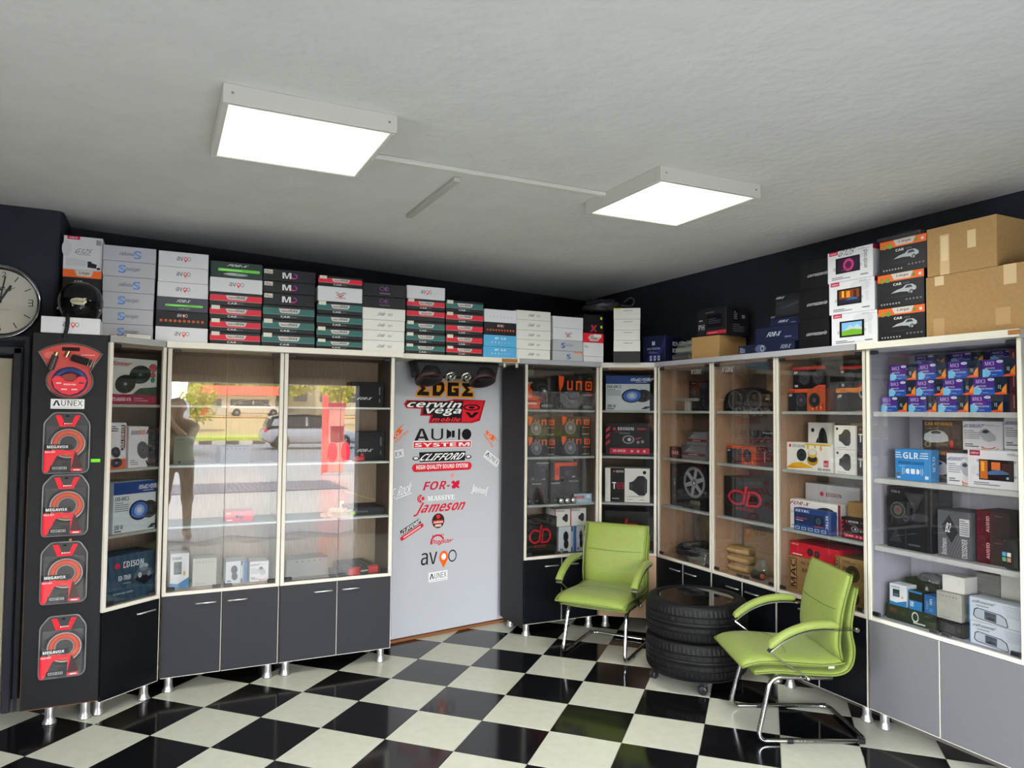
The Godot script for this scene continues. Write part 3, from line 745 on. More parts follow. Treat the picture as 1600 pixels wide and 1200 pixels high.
func fan_pack():
	var t = thing("fan_cable_pack", "fan-shaped red blister pack with blue cable ring at the top of the end panel", "cable kit", Vector3(-0.4145, 1.648, -4.338))
	var o = []
	for k in 13:
		var a = lerp(0.9, PI - 0.9, k / 12.0); o.append(Vector2(0.226 * cos(a), 0.055 + 0.226 * sin(a)))
	o.append(Vector2(-0.085, 0.135))
	for k in 17:
		var a = lerp(2.55, TAU + 0.59, k / 16.0); o.append(Vector2(0.103 * cos(a), 0.088 + 0.088 * sin(a)))
	o.append(Vector2(0.085, 0.135))
	part("backing_card", extrude(o, 0.004, 0.001), mat("b04540", 0.4), t, Vector3(0, 0, 0.0045))
	var rim = []
	for p in o: rim.append(Vector3(p.x, p.y, 0.008))
	part("plastic_rim", tube(rim, 0.005, 6, true), mat("56504e", 0.12, 0.2), t)
	var ring = []
	for k in 30: ring.append(Vector3(0.064 * cos(TAU * k / 30), 0.086 + 0.058 * sin(TAU * k / 30), 0.012))
	part("cable_ring", tube(ring, 0.016, 8, true), mat("26345c", 0.3), t)
	var p = Pr.new(self, 0.16, 0.14)
	p.Pl([0.02, 0.55, 0.1, 0.68, 0.25, 0.68, 0.4, 0.5, 0.6, 0.5, 0.75, 0.68, 0.9, 0.68, 0.98, 0.55, 0.9, 0.25, 0.7, 0.06, 0.5, 0.0, 0.3, 0.06, 0.1, 0.25], "c43a42").E(0.5, 0.62, 0.17, 0.1, "7a3a30").T("PREMIUM CABLE", 0.34, 0.36, 0.34, 0.05, "f4e4e4", 1).R(0.14, 0.4, 0.14, 0.05, "e8b8b0").R(0.76, 0.42, 0.14, 0.05, "46342c").R(0.28, 0.18, 0.16, 0.05, "e8b8b0").R(0.56, 0.18, 0.16, 0.05, "e8b8b0")
	part("printed_label", p.mesh(), mats.print, t, Vector3(0, 0.016, 0.03))
	p = Pr.new(self, 0.28, 0.15)
	p.R(0.36, 0.78, 0.28, 0.13, "1c1214").T("CAR AMPLIFIER KIT", 0.66, 0.64, 0.22, 0.035, "f0d8d8", 1).E(0.18, 0.62, 0.09, 0.12, "c0685c")
	part("printed_header", p.mesh(), mats.print, t, Vector3(0, 0.125, 0.006))
	part("fuse_holder", tube([Vector3(-0.085, 0.145, 0.018), Vector3(-0.065, 0.215, 0.018)], 0.016, 10), mat("3a3432", 0.2), t)
	part("brass_terminal", tube([Vector3(-0.067, 0.208, 0.02), Vector3(-0.06, 0.232, 0.02)], 0.0125, 10), mat("d8c49a", 0.2, 0.9), t)
	part("brass_terminal", tube([Vector3(-0.02, 0.21, 0.018), Vector3(-0.008, 0.24, 0.018)], 0.011, 10), mat("c8b08a", 0.2, 0.9), t)
	part("fuse_block", box(0.095, 0.036, 0.03, 0.006), mat("1c1b1c", 0.25), t, Vector3(0.05, 0.195, 0.02), Vector3(0, 0, -17))
	for k in 3: part("silver_clip", box(0.007, 0.042, 0.032, 0.003), mat("d0cec8", 0.2, 0.9), t, Vector3(0.082 + 0.012 * k, 0.183 - 0.005 * k, 0.02), Vector3(0, 0, -17))

# ---------------------------------------------------------------- printed boxes
const WHT = "dedee2"
const BLK = "121214"

func paper(hex): return mat(hex, 0.45)

func carton(art, label, at, turn, w, h, d, group = "", opt = {}):
	# at: middle of the front bottom edge; art draws the front, opt.side the face to the right, opt.called the name
	var t = thing(opt.get("called", "product_box"), label, opt.get("cat", "box"), at, turn, group)
	var body = base_colour(art)
	var m = mats[body] if mats.has(body) else paper(body)
	part("carton", box(w, h, d, opt.get("bevel", 0.0018)), m, t, Vector3(0, h / 2, -d / 2))
	var p = Pr.new(self, w, h)
	draw(art, p)
	if p.m.v.size() > 0: part("printed_front", p.mesh(), mats.print, t, Vector3(0, 0, 0.0003))
	if opt.has("side"):
		p = Pr.new(self, d, h); draw(opt.side, p)
		part("printed_side", p.mesh(), mats.print, t, Vector3(w / 2 + 0.0003, 0, -d / 2), Vector3(0, 90, 0))
	if opt.get("tag", false):
		part("price_tag", box(w * 0.16, h * 0.3, 0.0006, 0.0), mat("dcd8c8", 0.6), t, Vector3(-w * 0.39, h * 0.85, 0.0008))
	return t

func base_colour(a):
	match a:
		"snooper", "snooper_i", "sgrey", "sgrey_tab": return "a9a9ae"
		"avgo", "dots", "wing", "white", "whitebox", "whitelow", "g125", "g125a", "g125b", "g125c", "androidbig", "eurol", "euror", "robust": return WHT
		"lexia", "carton", "carton_tab", "t69", "t6", "t5", "edy", "forxw", "whitesp": return "e4e2dc"
		"edw": return "c8c8ca"
		"forx_grey": return "3a3b42"
		"forx_green": return "1c2a26"
		"redlabel", "redsp": return "c21c2c"
		"blue": return "4e9ac4"
		"navymm", "navyforx", "navyflat": return "141830"
		"kraft", "mac", "mac2", "taped", "taped2": return "kraft"
		"alpine", "alpines": return "cfd8dc"
		"pioneer": return "cfd0c8"
		"edisonblue": return "31485c"
		"purple": return "4a2450"
		"xetrc": return "1c3c78"
		"glr": return "2f86c8"
		"mk3": return "1a3472"
		"carrev": return "33201e"
		"pattern": return "55555a"
		"redblk": return "241214"
		"mirror": return "c4ccd4"
		"wbox": return "e0e4e8"
		"bluebox": return "2a5e94"
		"greenbox": return "28301f"
		"ovals": return "c6ccd2"
		"silverbox": return "a8a69c"
		"greybox": return "7d7d78"
		"carro": return "0a0a0c"
		"greyamp": return "6f786c"
		"flatblk": return "2e3034"
		"lexia0": return "dcdad4"
		"gasgrey": return "6e6e70"
		"edger": return "7a3420"
	return BLK

func spk(p, x, y, r, dark = "1c1d20", mid = "303238", hub = "6a6c72"):   # a round cone seen from the front
	p.O(x, y, r, dark).O(x, y, r * 0.86, mid).O(x, y, r * 0.74, dark).O(x, y, r * 0.4, mid).O(x, y, r * 0.2, hub)

func oval(p, x, y, rx, ry, rot, dark = "1a1b1e", mid = "34363c", hub = "9a9ca2"):
	p.E(x, y, rx, ry, dark, 26, rot).E(x, y, rx * 0.84, ry * 0.84, mid, 26, rot).E(x, y, rx * 0.74, ry * 0.74, dark, 26, rot).E(x, y, rx * 0.42, ry * 0.42, mid, 22, rot).E(x, y, rx * 0.16, ry * 0.16, hub, 16, rot)

func cone_side(p, x, y, w, h, c = "222327"):   # a speaker seen from the side
	p.Pl([x, y + h * 0.3, x + w * 0.22, y + h * 0.22, x + w * 0.55, y, x + w * 0.85, y, x + w, y + h * 0.18, x + w, y + h * 0.82, x + w * 0.8, y + h, x + w * 0.5, y + h, x + w * 0.22, y + h * 0.72, x, y + h * 0.66], c).R(x + w * 0.86, y + h * 0.08, w * 0.05, h * 0.84, "4a4c52").E(x + w * 0.1, y + h * 0.48, w * 0.09, h * 0.16, "3a3c42")

func draw(a, p):
	match a:
		"snooper": p.T("S", 0.3, 0.26, 0.13, 0.5, "2452a0", 1).T("S", 0.312, 0.31, 0.1, 0.42, "7fa6dc", 0).T("nooper", 0.44, 0.34, 0.27, 0.26, "2c2c32", 0)
		"snooper_i": p.T("nooper", 0.3, 0.4, 0.27, 0.26, "2c2c32", 0, 0.0, 2).T("S", 0.58, 0.24, 0.13, 0.5, "2452a0", 1, 0.0, 2).T("S", 0.595, 0.28, 0.1, 0.42, "7fa6dc", 0, 0.0, 2)
		"sgrey": p.T("S", 0.28, 0.26, 0.12, 0.48, "2a4e88", 1).T("nooper", 0.41, 0.36, 0.27, 0.26, "55555a", 0)
		"sgrey_tab": p.T("S", 0.46, 0.2, 0.13, 0.48, "2a4e88", 1).R(0.7, 0.84, 0.28, 0.12, "e07a30")
		"avgo": pin_word(p, 0.36, 0.32, 0.28, 0.4, "2a2a2e", "d2382c")
		"avgo_black":
			pin_word(p, 0.4, 0.56, 0.2, 0.3, "d8d8da", "d2602c")
			for k in 10: p.O(0.1 + k * 0.088, 0.38, 0.028, "c8622e").O(0.1 + k * 0.088, 0.38, 0.02, "2a201c").R(0.092 + k * 0.088, 0.34, 0.016, 0.08, "c8622e")
		"forx_grey": p.T("FOR-X", 0.4, 0.66, 0.24, 0.2, "d4d4d6", 1, 0.2).E(0.19, 0.42, 0.03, 0.08, "5cb03c").E(0.87, 0.42, 0.03, 0.08, "5cb03c").R(0.18, 0.34, 0.7, 0.16, "5cb03c").lines(0.24, 0.38, 0.56, 0.08, 1, "a4dc88").T("CAR KIT", 0.42, 0.14, 0.22, 0.1, "b8b8ba", 0)
		"forx_green": p.T("FOR-X", 0.34, 0.72, 0.36, 0.14, "dcdcdc", 1, 0.2).E(0.17, 0.48, 0.03, 0.09, "5cb03c").E(0.92, 0.48, 0.03, 0.09, "5cb03c").R(0.16, 0.39, 0.76, 0.18, "5cb03c").lines(0.2, 0.43, 0.66, 0.1, 1, "a4dc88").E(0.48, 0.22, 0.24, 0.1, "7e8884").E(0.4, 0.24, 0.1, 0.06, "a8b0ac").E(0.58, 0.2, 0.09, 0.05, "98a09c")
		"red", "red_i", "green":
			var c = "2f5c55" if a == "green" else "b81f30"
			var y = 0.1 if a == "red_i" else 0.0
			p.R(0.0, 0.36 + y, 1.0, 0.42, c).R(0.0, 0.335 + y, 1.0, 0.022, "b9a8a0" if a != "green" else "88a09c").R(0.0, 0.78 + y, 1.0, 0.016, "6a6a6c")
			p.Pl([0.3, 0.78 + y, 0.72, 0.78 + y, 0.69, 0.5 + y, 0.66, 0.46 + y, 0.37, 0.46 + y, 0.33, 0.5 + y], "c6c4c0")
			if a == "red_i": p.T("navimex", 0.37, 0.58, 0.28, 0.2, "7a2028", 1, 0.0, 2).T("CAR", 0.5, 0.86, 0.14, 0.09, "d0d0d0", 1, 0.0, 2)
			else: p.T("navi", 0.35, 0.54, 0.15, 0.18, "8a2a30", 1).T("mex", 0.51, 0.54, 0.16, 0.18, "2a2a2e", 1).T("CAR", 0.34, 0.12, 0.18, 0.14, "d8d8d8", 1).T("MEDIA", 0.53, 0.13, 0.12, 0.1, "7a7a7c", 0)
		"md":
			p.T("M", 0.36, 0.26, 0.17, 0.5, "e4e4e6", 1).Rg(0.58, 0.5, 0.07, 0.24, 0.66, "8a2c9a", -1.3, 1.6, 10).Rg(0.58, 0.5, 0.07, 0.24, 0.66, "e0305c", -2.6, -1.3, 8).R(0.02, 0.58, 0.16, 0.34, "d4d0c4").lines(0.035, 0.62, 0.13, 0.24, 3, "6a665c")
			for k in 4: p.R(0.66, 0.2 + k * 0.17, 0.3, 0.012, "2e2e34")
		"wing": p.Pl([0.36, 0.58, 0.44, 0.66, 0.49, 0.56, 0.58, 0.68, 0.66, 0.56, 0.56, 0.56, 0.5, 0.44, 0.44, 0.56], "8e8e94").Pl([0.44, 0.5, 0.5, 0.4, 0.56, 0.5, 0.6, 0.5, 0.5, 0.3, 0.4, 0.5], "b03a34").T("CANBUS", 0.4, 0.22, 0.22, 0.1, "9a4640", 1)
		"iq": p.Rg(0.44, 0.62, 0.06, 0.16, 0.72, "6a3a6e").R(0.52, 0.45, 0.02, 0.34, "8a4a6a").Rg(0.55, 0.62, 0.05, 0.16, 0.72, "5a3a72").T("ANDROID", 0.38, 0.2, 0.24, 0.1, "8a868c", 0)
		"lexia": p.T("Lexia", 0.36, 0.38, 0.16, 0.32, "3a3a3e", 2, 0.4).T("- BIT", 0.56, 0.38, 0.14, 0.2, "4a4a4e", 0)
		"dots":
			for k in 7: p.O(0.17 + k * 0.11, 0.44, 0.012, "8a8a90").R(0.165 + k * 0.11, 0.3, 0.01, 0.06, "a4a4aa")
		"blue":
			p.T("BT  5.0", 0.34, 0.62, 0.32, 0.18, "eaf2f6", 1)
			for k in 6: p.R(0.24 + k * 0.1, 0.3, 0.026, 0.12, "dceaf2" if k < 3 else "8cc0dc")
		"redlabel": p.Pl([0.22, 0.5, 0.34, 0.85, 0.7, 0.85, 0.84, 0.5, 0.7, 0.15, 0.34, 0.15], "b9b5ae").T("CAN", 0.38, 0.34, 0.28, 0.34, "7a2a2a", 1).R(0.5, 0.56, 0.38, 0.34, "e4e2dc")
		"xbox": p.Pl([0.34, 0.88, 0.44, 0.88, 0.5, 0.62, 0.58, 0.88, 0.68, 0.88, 0.56, 0.5, 0.68, 0.12, 0.57, 0.12, 0.5, 0.38, 0.42, 0.12, 0.32, 0.12, 0.44, 0.5], "9a2830").R(0.84, 0.55, 0.09, 0.28, "c8d820")
		"black_tab": p.R(0.84, 0.5, 0.09, 0.28, "c8d820").R(0.0, 0.04, 1.0, 0.02, "2e2e32")
		"whitebox": p.lines(0.05, 0.6, 0.22, 0.2, 2, "8a8a8c")
		"carton": p.T("CARPLAY", 0.36, 0.72, 0.36, 0.09, "55555a", 1).R(0.0, 0.5, 1.0, 0.01, "b9b7b0")
		"carton_tab": p.T("CARPLAY", 0.36, 0.72, 0.36, 0.09, "55555a", 1).R(0.0, 0.5, 1.0, 0.01, "b9b7b0").R(0.03, 0.86, 0.22, 0.12, "d8c820")
		"black_plain":
			for k in 4: p.R(0.05, 0.15 + k * 0.2, 0.9, 0.015, "2c2c30")
		"g125":
			p.E(0.08, 0.62, 0.12, 0.24, "cfcfd6").R(0.09, 0.9, 0.32, 0.1, "a01838").T("CARPLAY", 0.14, 0.925, 0.22, 0.05, "f0d0d8", 1).R(0.82, 0.78, 0.14, 0.16, "a9a9ae").lines(0.83, 0.79, 0.12, 0.14, 5, "55555a", 0.5)
			p.T("G125", 0.32, 0.5, 0.38, 0.14, "2a2a34", 0, 0.25).R(0.34, 0.46, 0.36, 0.01, "2a2a34").lines(0.07, 0.12, 0.52, 0.22, 6, "b0b0b6", 0.35).Pl([0.62, 0.1, 0.84, 0.08, 0.86, 0.2, 0.72, 0.24, 0.72, 0.28, 0.62, 0.28], "1e1e22").E(0.9, 0.08, 0.05, 0.035, "26262a")
		"imax", "imaxs":
			p.R(0.0, 0.78, 1.0, 0.22, "cc5a24").Pl([0.3, 1.0, 0.78, 1.0, 0.72, 0.82, 0.36, 0.82], "c9c5bd").T("i.mpx", 0.42, 0.86, 0.26, 0.1, "6a3a2a", 1)
			if a == "imax":
				for k in 2: p.O(0.1 + 0.13 * k, 0.83, 0.05, "8a7a2a" if k == 0 else "5a8a3a").O(0.79 + 0.13 * k, 0.88, 0.032, "4a7a30" if k == 0 else "d0ccc4")
				p.T("CAR", 0.35, 0.64, 0.18, 0.07, "e0e0e0", 1).R(0.56, 0.66, 0.14, 0.04, "4a4a4e")
				p.Pl([0.3, 0.42, 0.42, 0.5, 0.55, 0.54, 0.62, 0.62, 0.76, 0.62, 0.84, 0.54, 0.84, 0.46, 0.76, 0.42, 0.7, 0.36, 0.66, 0.42, 0.5, 0.44], "a9acb0").Pl([0.6, 0.52, 0.64, 0.6, 0.73, 0.6, 0.77, 0.53], "3a3c42").E(0.74, 0.4, 0.045, 0.07, "18181a").E(0.74, 0.4, 0.028, 0.045, "8a8c90").E(0.48, 0.3, 0.3, 0.015, "2c2c30")
				for k in 7: p.O(0.09 + k * 0.065, 0.12, 0.018, "9a9a9c")
				for k in 5: p.R(0.62 + k * 0.075, 0.17, 0.04, 0.05, "6a6a6c")
			else: p.T("CAR", 0.3, 0.62, 0.2, 0.07, "d0d0d0", 1)
		"g125a", "g125b", "g125c":
			p.R(0.04, 0.88, 0.2, 0.12, "a8183c").T("CARPLAY", 0.06, 0.91, 0.16, 0.05, "f0d0d8", 1).E(0.7, 0.8, 0.22, 0.16, "d2d2d8").T("android", 0.79, 0.3, 0.09, 0.56, "3a3a3e" if a == "g125a" else "c2c2c8", 0, 0.0, 1)
			p.lines(0.68, 0.9, 0.26, 0.06, 2, "a0a0a4").lines(0.1, 0.07, 0.42, 0.1, 2, "7a7a7e", 0.5).R(0.74, 0.1, 0.16, 0.04, "7a7a7e").O(0.17, 0.42, 0.035, "b8b8bc").O(0.73, 0.44, 0.035, "b8b8bc")
			if a == "g125a": p.T("G125", 0.28, 0.82, 0.32, 0.17, "26262c", 0, 0.3)
			p.R(0.19, 0.26, 0.54, 0.5, "17171a").R(0.24, 0.31, 0.44, 0.4, {"g125a": "2c1830", "g125b": "7a3818", "g125c": "7ab0dc"}[a])
			if a == "g125a": p.O(0.48, 0.5, 0.12, "a83a68").O(0.48, 0.5, 0.07, "4a1834").Pl([0.3, 0.34, 0.45, 0.42, 0.42, 0.34], "7a2c54")
			elif a == "g125b": p.R(0.24, 0.31, 0.44, 0.14, "26263a").R(0.3, 0.5, 0.05, 0.2, "f0b040").R(0.4, 0.48, 0.08, 0.2, "e08a2c").R(0.56, 0.46, 0.06, 0.22, "3a2018").Pl([0.38, 0.4, 0.5, 0.48, 0.62, 0.46, 0.66, 0.4], "3a5a8a")
			else: p.Pl([0.24, 0.31, 0.68, 0.31, 0.68, 0.46, 0.46, 0.5, 0.24, 0.44], "6a9c2c").Pl([0.3, 0.46, 0.42, 0.62, 0.5, 0.56, 0.58, 0.64, 0.68, 0.5, 0.68, 0.46, 0.46, 0.5], "b8c4cc")
		"g125side": p.R(0.0, 0.86, 0.6, 0.14, "7a1430").lines(0.3, 0.1, 0.1, 0.7, 6, "b0b0b6")
		"carro": p.T("carrozzeria", 0.28, 0.44, 0.66, 0.12, "a9a9ac", 1, 0.1)
		"navymm":
			p.Pl([0.0, 0.0, 0.35, 0.35, 0.8, 0.55, 1.0, 1.0, 1.0, 0.6, 0.7, 0.2, 0.4, 0.0], "2c2a5c").T("M", 0.42, 0.66, 0.12, 0.14, "d8dcea", 1).T("MULTIMEDIA", 0.2, 0.5, 0.58, 0.07, "b8bcd4", 0).lines(0.26, 0.36, 0.44, 0.08, 2, "6a6e98")
			for k in 3: p.R(0.32 + 0.18 * k, 0.1, 0.09, 0.17, "c4c8d8").R(0.345 + 0.18 * k, 0.15, 0.04, 0.08, "3a3c5a")
		"navymm_s":
			for k in 3: p.R(0.45, 0.15 + 0.25 * k, 0.3, 0.14, "c4c8d8").R(0.55, 0.18 + 0.25 * k, 0.1, 0.07, "3a3c5a")
		"amp": p.T("PH", 0.06, 0.24, 0.2, 0.2, "9a9a9e", 1).R(0.08, 0.56, 0.12, 0.05, "8a8a8c").R(0.36, 0.3, 0.5, 0.46, "0c0c0e").lines(0.4, 0.42, 0.42, 0.22, 3, "3a3a3e", 0.5).R(0.34, 0.05, 0.66, 0.12, "9a2434").lines(0.4, 0.08, 0.5, 0.05, 1, "d0808c").lines(0.3, 0.8, 0.5, 0.1, 1, "4a4a4e")
		"amp_s": p.R(0.3, 0.5, 0.24, 0.4, "0c0c0e").lines(0.34, 0.54, 0.16, 0.32, 5, "6a6a6e").lines(0.3, 0.1, 0.5, 0.3, 4, "4a4a50").R(0.7, 0.6, 0.14, 0.12, "6a6a6e")
		"navyforx": p.T("FOR-X", 0.3, 0.4, 0.3, 0.28, "b4b8c8", 1, 0.2).lines(0.7, 0.2, 0.25, 0.2, 1, "5a6088")
		"navyflat": p.lines(0.03, 0.2, 0.1, 0.6, 4, "8a90a8").E(0.42, 0.5, 0.1, 0.44, "4a5068").E(0.45, 0.5, 0.035, 0.34, "8a90a4").E(0.45, 0.5, 0.02, 0.18, "2a2e44").T("FOR-X", 0.78, 0.3, 0.16, 0.4, "8a90a8", 1, 0.2)
		"forxblk": p.T("FOR-X", 0.06, 0.84, 0.3, 0.09, "b0b4bc", 1, 0.2).R(0.04, 0.1, 0.92, 0.62, "24242a").Pl([0.1, 0.35, 0.5, 0.5, 0.95, 0.62, 0.95, 0.55, 0.5, 0.42], "34343c")
		"taped": p.R(0.2, 0.0, 0.14, 0.82, "c4a578").R(0.22, 0.28, 0.1, 0.5, "d8bc92").R(0.6, 0.45, 0.12, 0.35, "cdb084")
		"taped2": p.R(0.1, 0.84, 0.1, 0.15, "d0b68c").R(0.8, 0.7, 0.12, 0.3, "c8ac80").R(0.08, 0.0, 0.12, 0.3, "a8865a").R(0.72, 0.1, 0.14, 0.26, "a8865a")
		"pioneer": p.T("Pioneer", 0.0, 0.83, 0.42, 0.1, "9a1c34", 1, 0.2).R(0.0, 0.0, 1.0, 0.22, "8c1636").Pl([0.45, 0.22, 1.0, 0.2, 1.0, 0.4, 0.62, 0.36], "26382e"); oval(p, 0.62, 0.66, 0.24, 0.2, 0.2, "18241f", "26352e", "5a6a62"); oval(p, 0.3, 0.44, 0.22, 0.2, 0.25, "16201c", "243029", "a0aaa4"); p.O(0.9, 0.82, 0.09, "26806e").O(0.9, 0.82, 0.07, "c03a4a").O(0.9, 0.66, 0.06, "26806e").O(0.9, 0.66, 0.045, "c03a4a").O(0.9, 0.55, 0.05, "26806e").T("TS-6965 V3", 0.02, 0.07, 0.4, 0.08, "f0e0e4", 1).lines(0.5, 0.06, 0.3, 0.1, 2, "c8909c")
		"eurol": p.R(0.68, 0.4, 0.2, 0.55, "1c1c1e").T("EUROTEC", 0.7, 0.42, 0.16, 0.5, "f0f0f0", 1, 0.0, -1).R(0.88, 0.44, 0.06, 0.5, "c03a2c").R(0.0, 0.0, 1.0, 0.22, "d0522c").lines(0.1, 0.8, 0.4, 0.14, 3, "3a3a3e"); oval(p, 0.4, 0.36, 0.26, 0.12, 0.4); oval(p, 0.45, 0.13, 0.34, 0.1, 0.1)
		"euror": p.T("EURO", 0.12, 0.8, 0.42, 0.1, "2a2a2c", 1).R(0.54, 0.8, 0.3, 0.12, "c8a090").lines(0.1, 0.06, 0.4, 0.14, 3, "9a9a98"); oval(p, 0.74, 0.42, 0.3, 0.22, 0.3, "4a4c50", "6a6c70", "24262a")
		"alpine":
			p.R(0.0, 0.76, 1.0, 0.24, "1e3f7c").T("ALPINE", 0.68, 0.84, 0.4, 0.09, "e8eef4", 1, 0.25).R(0.68, 0.8, 0.26, 0.018, "a8b8d4").T("SXE-69C2", 0.03, 0.64, 0.32, 0.08, "26282c", 1).lines(0.03, 0.42, 0.32, 0.2, 5, "6a6e72", 0.35).T("280 W", 0.03, 0.08, 0.2, 0.09, "3a3c40", 1).R(0.03, 0.03, 0.16, 0.03, "6a6e72"); oval(p, 0.84, 0.42, 0.2, 0.18, 0.1, "1c2026", "2e343c", "3a4048"); p.E(0.6, 0.42, 0.24, 0.2, "20242a", 26, 0.1).E(0.6, 0.42, 0.2, 0.165, "3a62b0", 26, 0.1).E(0.6, 0.42, 0.12, 0.11, "88a8dc", 22, 0.1).E(0.6, 0.42, 0.06, 0.06, "c8ccd2").Pl([0.8, 0.04, 0.9, 0.12, 1.0, 0.12, 1.0, 0.08, 0.92, 0.06, 1.0, 0.04], "3a3c40")
			for k in 5: p.Pl([0.56 + 0.022 * k, 0.84, 0.57 + 0.022 * k, 0.84, 0.595 + 0.022 * k, 0.93, 0.585 + 0.022 * k, 0.93], "e8eef4")
		"alpines": p.R(0.0, 0.84, 1.0, 0.16, "1e3f7c").T("SXE-69C2", 0.5, 0.5, 0.3, 0.3, "3a3c40", 1, 0.0, -1).E(0.4, 0.26, 0.36, 0.14, "26282c")
		"edisonblue":
			for k in 7: p.Pl([k * 0.15, 0.0, k * 0.15 + 0.08, 0.0, k * 0.15 - 0.1, 1.0, k * 0.15 - 0.18, 1.0], "3a5468")
			p.O(0.17, 0.78, 0.055, "c8283c").T("EDISON", 0.3, 0.72, 0.44, 0.13, "e0e6ea", 1).R(0.31, 0.75, 0.04, 0.05, "c8283c").T("ED-TR69", 0.2, 0.46, 0.26, 0.1, "dfe6ea", 1).R(0.3, 0.38, 0.16, 0.015, "a9b8c2").T("6x9 Midrange Speaker", 0.1, 0.16, 0.42, 0.055, "c8d4dc", 0)
			p.Pl([0.52, 0.46, 0.62, 0.66, 0.9, 0.62, 0.98, 0.5, 0.8, 0.34], "5a6c78").Pl([0.56, 0.4, 0.6, 0.5, 0.92, 0.46, 0.94, 0.38, 0.76, 0.28], "1e262c").E(0.74, 0.68, 0.1, 0.06, "aab6be").E(0.74, 0.62, 0.08, 0.05, "7a8a94").E(0.66, 0.5, 0.04, 0.06, "c4ccd2").E(0.86, 0.5, 0.04, 0.06, "8a989f")
		"coax":
			p.Pl([0.0, 0.88, 0.14, 0.82, 0.1, 0.7, 0.2, 0.6, 0.16, 0.48, 0.34, 0.44, 0.3, 0.34, 0.5, 0.28, 0.42, 0.12, 0.48, 0.0, 0.38, 0.04, 0.2, 0.02, 0.0, 0.04], "e0561e").R(0.0, 0.16, 0.34, 0.06, "f0d8d0").R(0.0, 0.24, 0.38, 0.05, "7a1c2c").T("COAX", 0.3, 0.34, 0.3, 0.1, "e0561e", 1).T("HERTZ", 0.52, 0.08, 0.36, 0.08, "c4c4c6", 1).E(0.1, 0.42, 0.08, 0.04, "f4c8b0"); oval(p, 0.62, 0.6, 0.36, 0.22, -0.6, "26282c", "45484e", "d8dadc"); p.T("KIT", 0.03, 0.82, 0.16, 0.06, "d8d8d0", 1)
		"uno":
			p.Pl([0.01, 1.0, 0.17, 0.97, 0.14, 0.72, 0.05, 0.52, 0.02, 0.7], "e0561e")
			p.R(0.25, 0.58, 0.04, 0.27, "e85a20").R(0.25, 0.58, 0.16, 0.05, "e85a20").R(0.37, 0.58, 0.04, 0.27, "e85a20").R(0.5, 0.58, 0.04, 0.27, "e85a20").R(0.5, 0.8, 0.17, 0.05, "e85a20").R(0.63, 0.58, 0.04, 0.27, "e85a20")
			p.R(0.77, 0.58, 0.19, 0.27, "e85a20").R(0.805, 0.63, 0.12, 0.17, BLK).R(0.84, 0.68, 0.05, 0.08, "e85a20").R(0.8, 0.42, 0.16, 0.04, "d84a28").R(0.72, 0.43, 0.07, 0.02, "d0d0d0").T("HERTZ", 0.72, 0.06, 0.22, 0.06, "c4c4c6", 1).R(0.84, 0.92, 0.1, 0.02, "6a6a6c")
		"uno_big": draw("uno", p); oval(p, 0.38, 0.3, 0.34, 0.26, -0.1, "5a5c60", "77797e", "b4b6ba"); p.E(0.4, 0.4, 0.15, 0.12, "2a2c30", 24, -0.1).E(0.4, 0.42, 0.1, 0.07, "6e7074", 20, -0.1).E(0.4, 0.42, 0.05, 0.04, "2a2c30")
		"uno_small": draw("uno", p); oval(p, 0.3, 0.42, 0.2, 0.36, 0.3, "55575c", "7c7e84", "a8aaae")
		"blkspk": oval(p, 0.5, 0.56, 0.3, 0.34, 0.0, "222326", "2c2d31", "3a3b40"); p.T("Roadstar", 0.3, 0.9, 0.5, 0.07, "b4b4b6", 1).R(0.12, 0.14, 0.04, 0.05, "a8a8a8").R(0.5, 0.12, 0.14, 0.05, "8a8a8c")
		"orangebox": p.R(0.0, 0.0, 0.2, 1.0, "d84a1c").R(0.0, 0.8, 1.0, 0.2, "d84a1c").T("KICK", 0.05, 0.3, 0.1, 0.4, "3a1a10", 1, 0.0, 1).O(0.58, 0.42, 0.16, "2a2a2c").O(0.58, 0.42, 0.1, "3a3a3c").R(0.78, 0.14, 0.14, 0.06, "c8c8c8").R(0.24, 0.12, 0.2, 0.04, "a03020").T("PRO", 0.8, 0.85, 0.14, 0.09, "3a1a10", 1)
		"bluewh": p.R(0.0, 0.0, 1.0, 1.0, "9ab4c4").R(0.08, 0.5, 0.5, 0.3, "b8645c").lines(0.1, 0.15, 0.7, 0.25, 2, "d8e4ea").R(0.7, 0.5, 0.22, 0.34, "d0dce2")
		"ddbox":
			p.Rg(0.29, 0.5, 0.2, 0.19, 0.72, "b01c2c", 0.75, 5.55, 22).Pl([0.385, 0.34, 0.44, 0.34, 0.52, 0.8, 0.465, 0.8], "b01c2c").Pl([0.47, 0.31, 0.525, 0.31, 0.585, 0.7, 0.53, 0.7], "b01c2c")
			p.Pl([0.56, 0.7, 0.66, 0.7, 0.66, 0.64, 0.56, 0.64], "b01c2c").Pl([0.5, 0.31, 0.64, 0.31, 0.64, 0.37, 0.5, 0.37], "b01c2c").Rg(0.645, 0.505, 0.165, 0.195, 0.68, "b01c2c", -1.6, 1.6, 16).T("AUDIO", 0.25, 0.2, 0.38, 0.07, "981c2a", 1)
		"whitesp": p.R(0.0, 0.0, 0.06, 1.0, "b0303c").T("PIXX-6", 0.1, 0.84, 0.5, 0.1, "6a3038", 1); cone_side(p, 0.5, 0.25, 0.36, 0.46)
		"ovals": p.R(0.7, 0.0, 0.12, 1.0, "5a5c60").R(0.84, 0.0, 0.16, 1.0, "2c5e9a").E(0.4, 0.62, 0.15, 0.2, "1e2024").E(0.42, 0.32, 0.14, 0.18, "1e2024").R(0.72, 0.2, 0.06, 0.6, "c8ccd0").R(0.06, 0.08, 0.2, 0.08, "7a7c80")
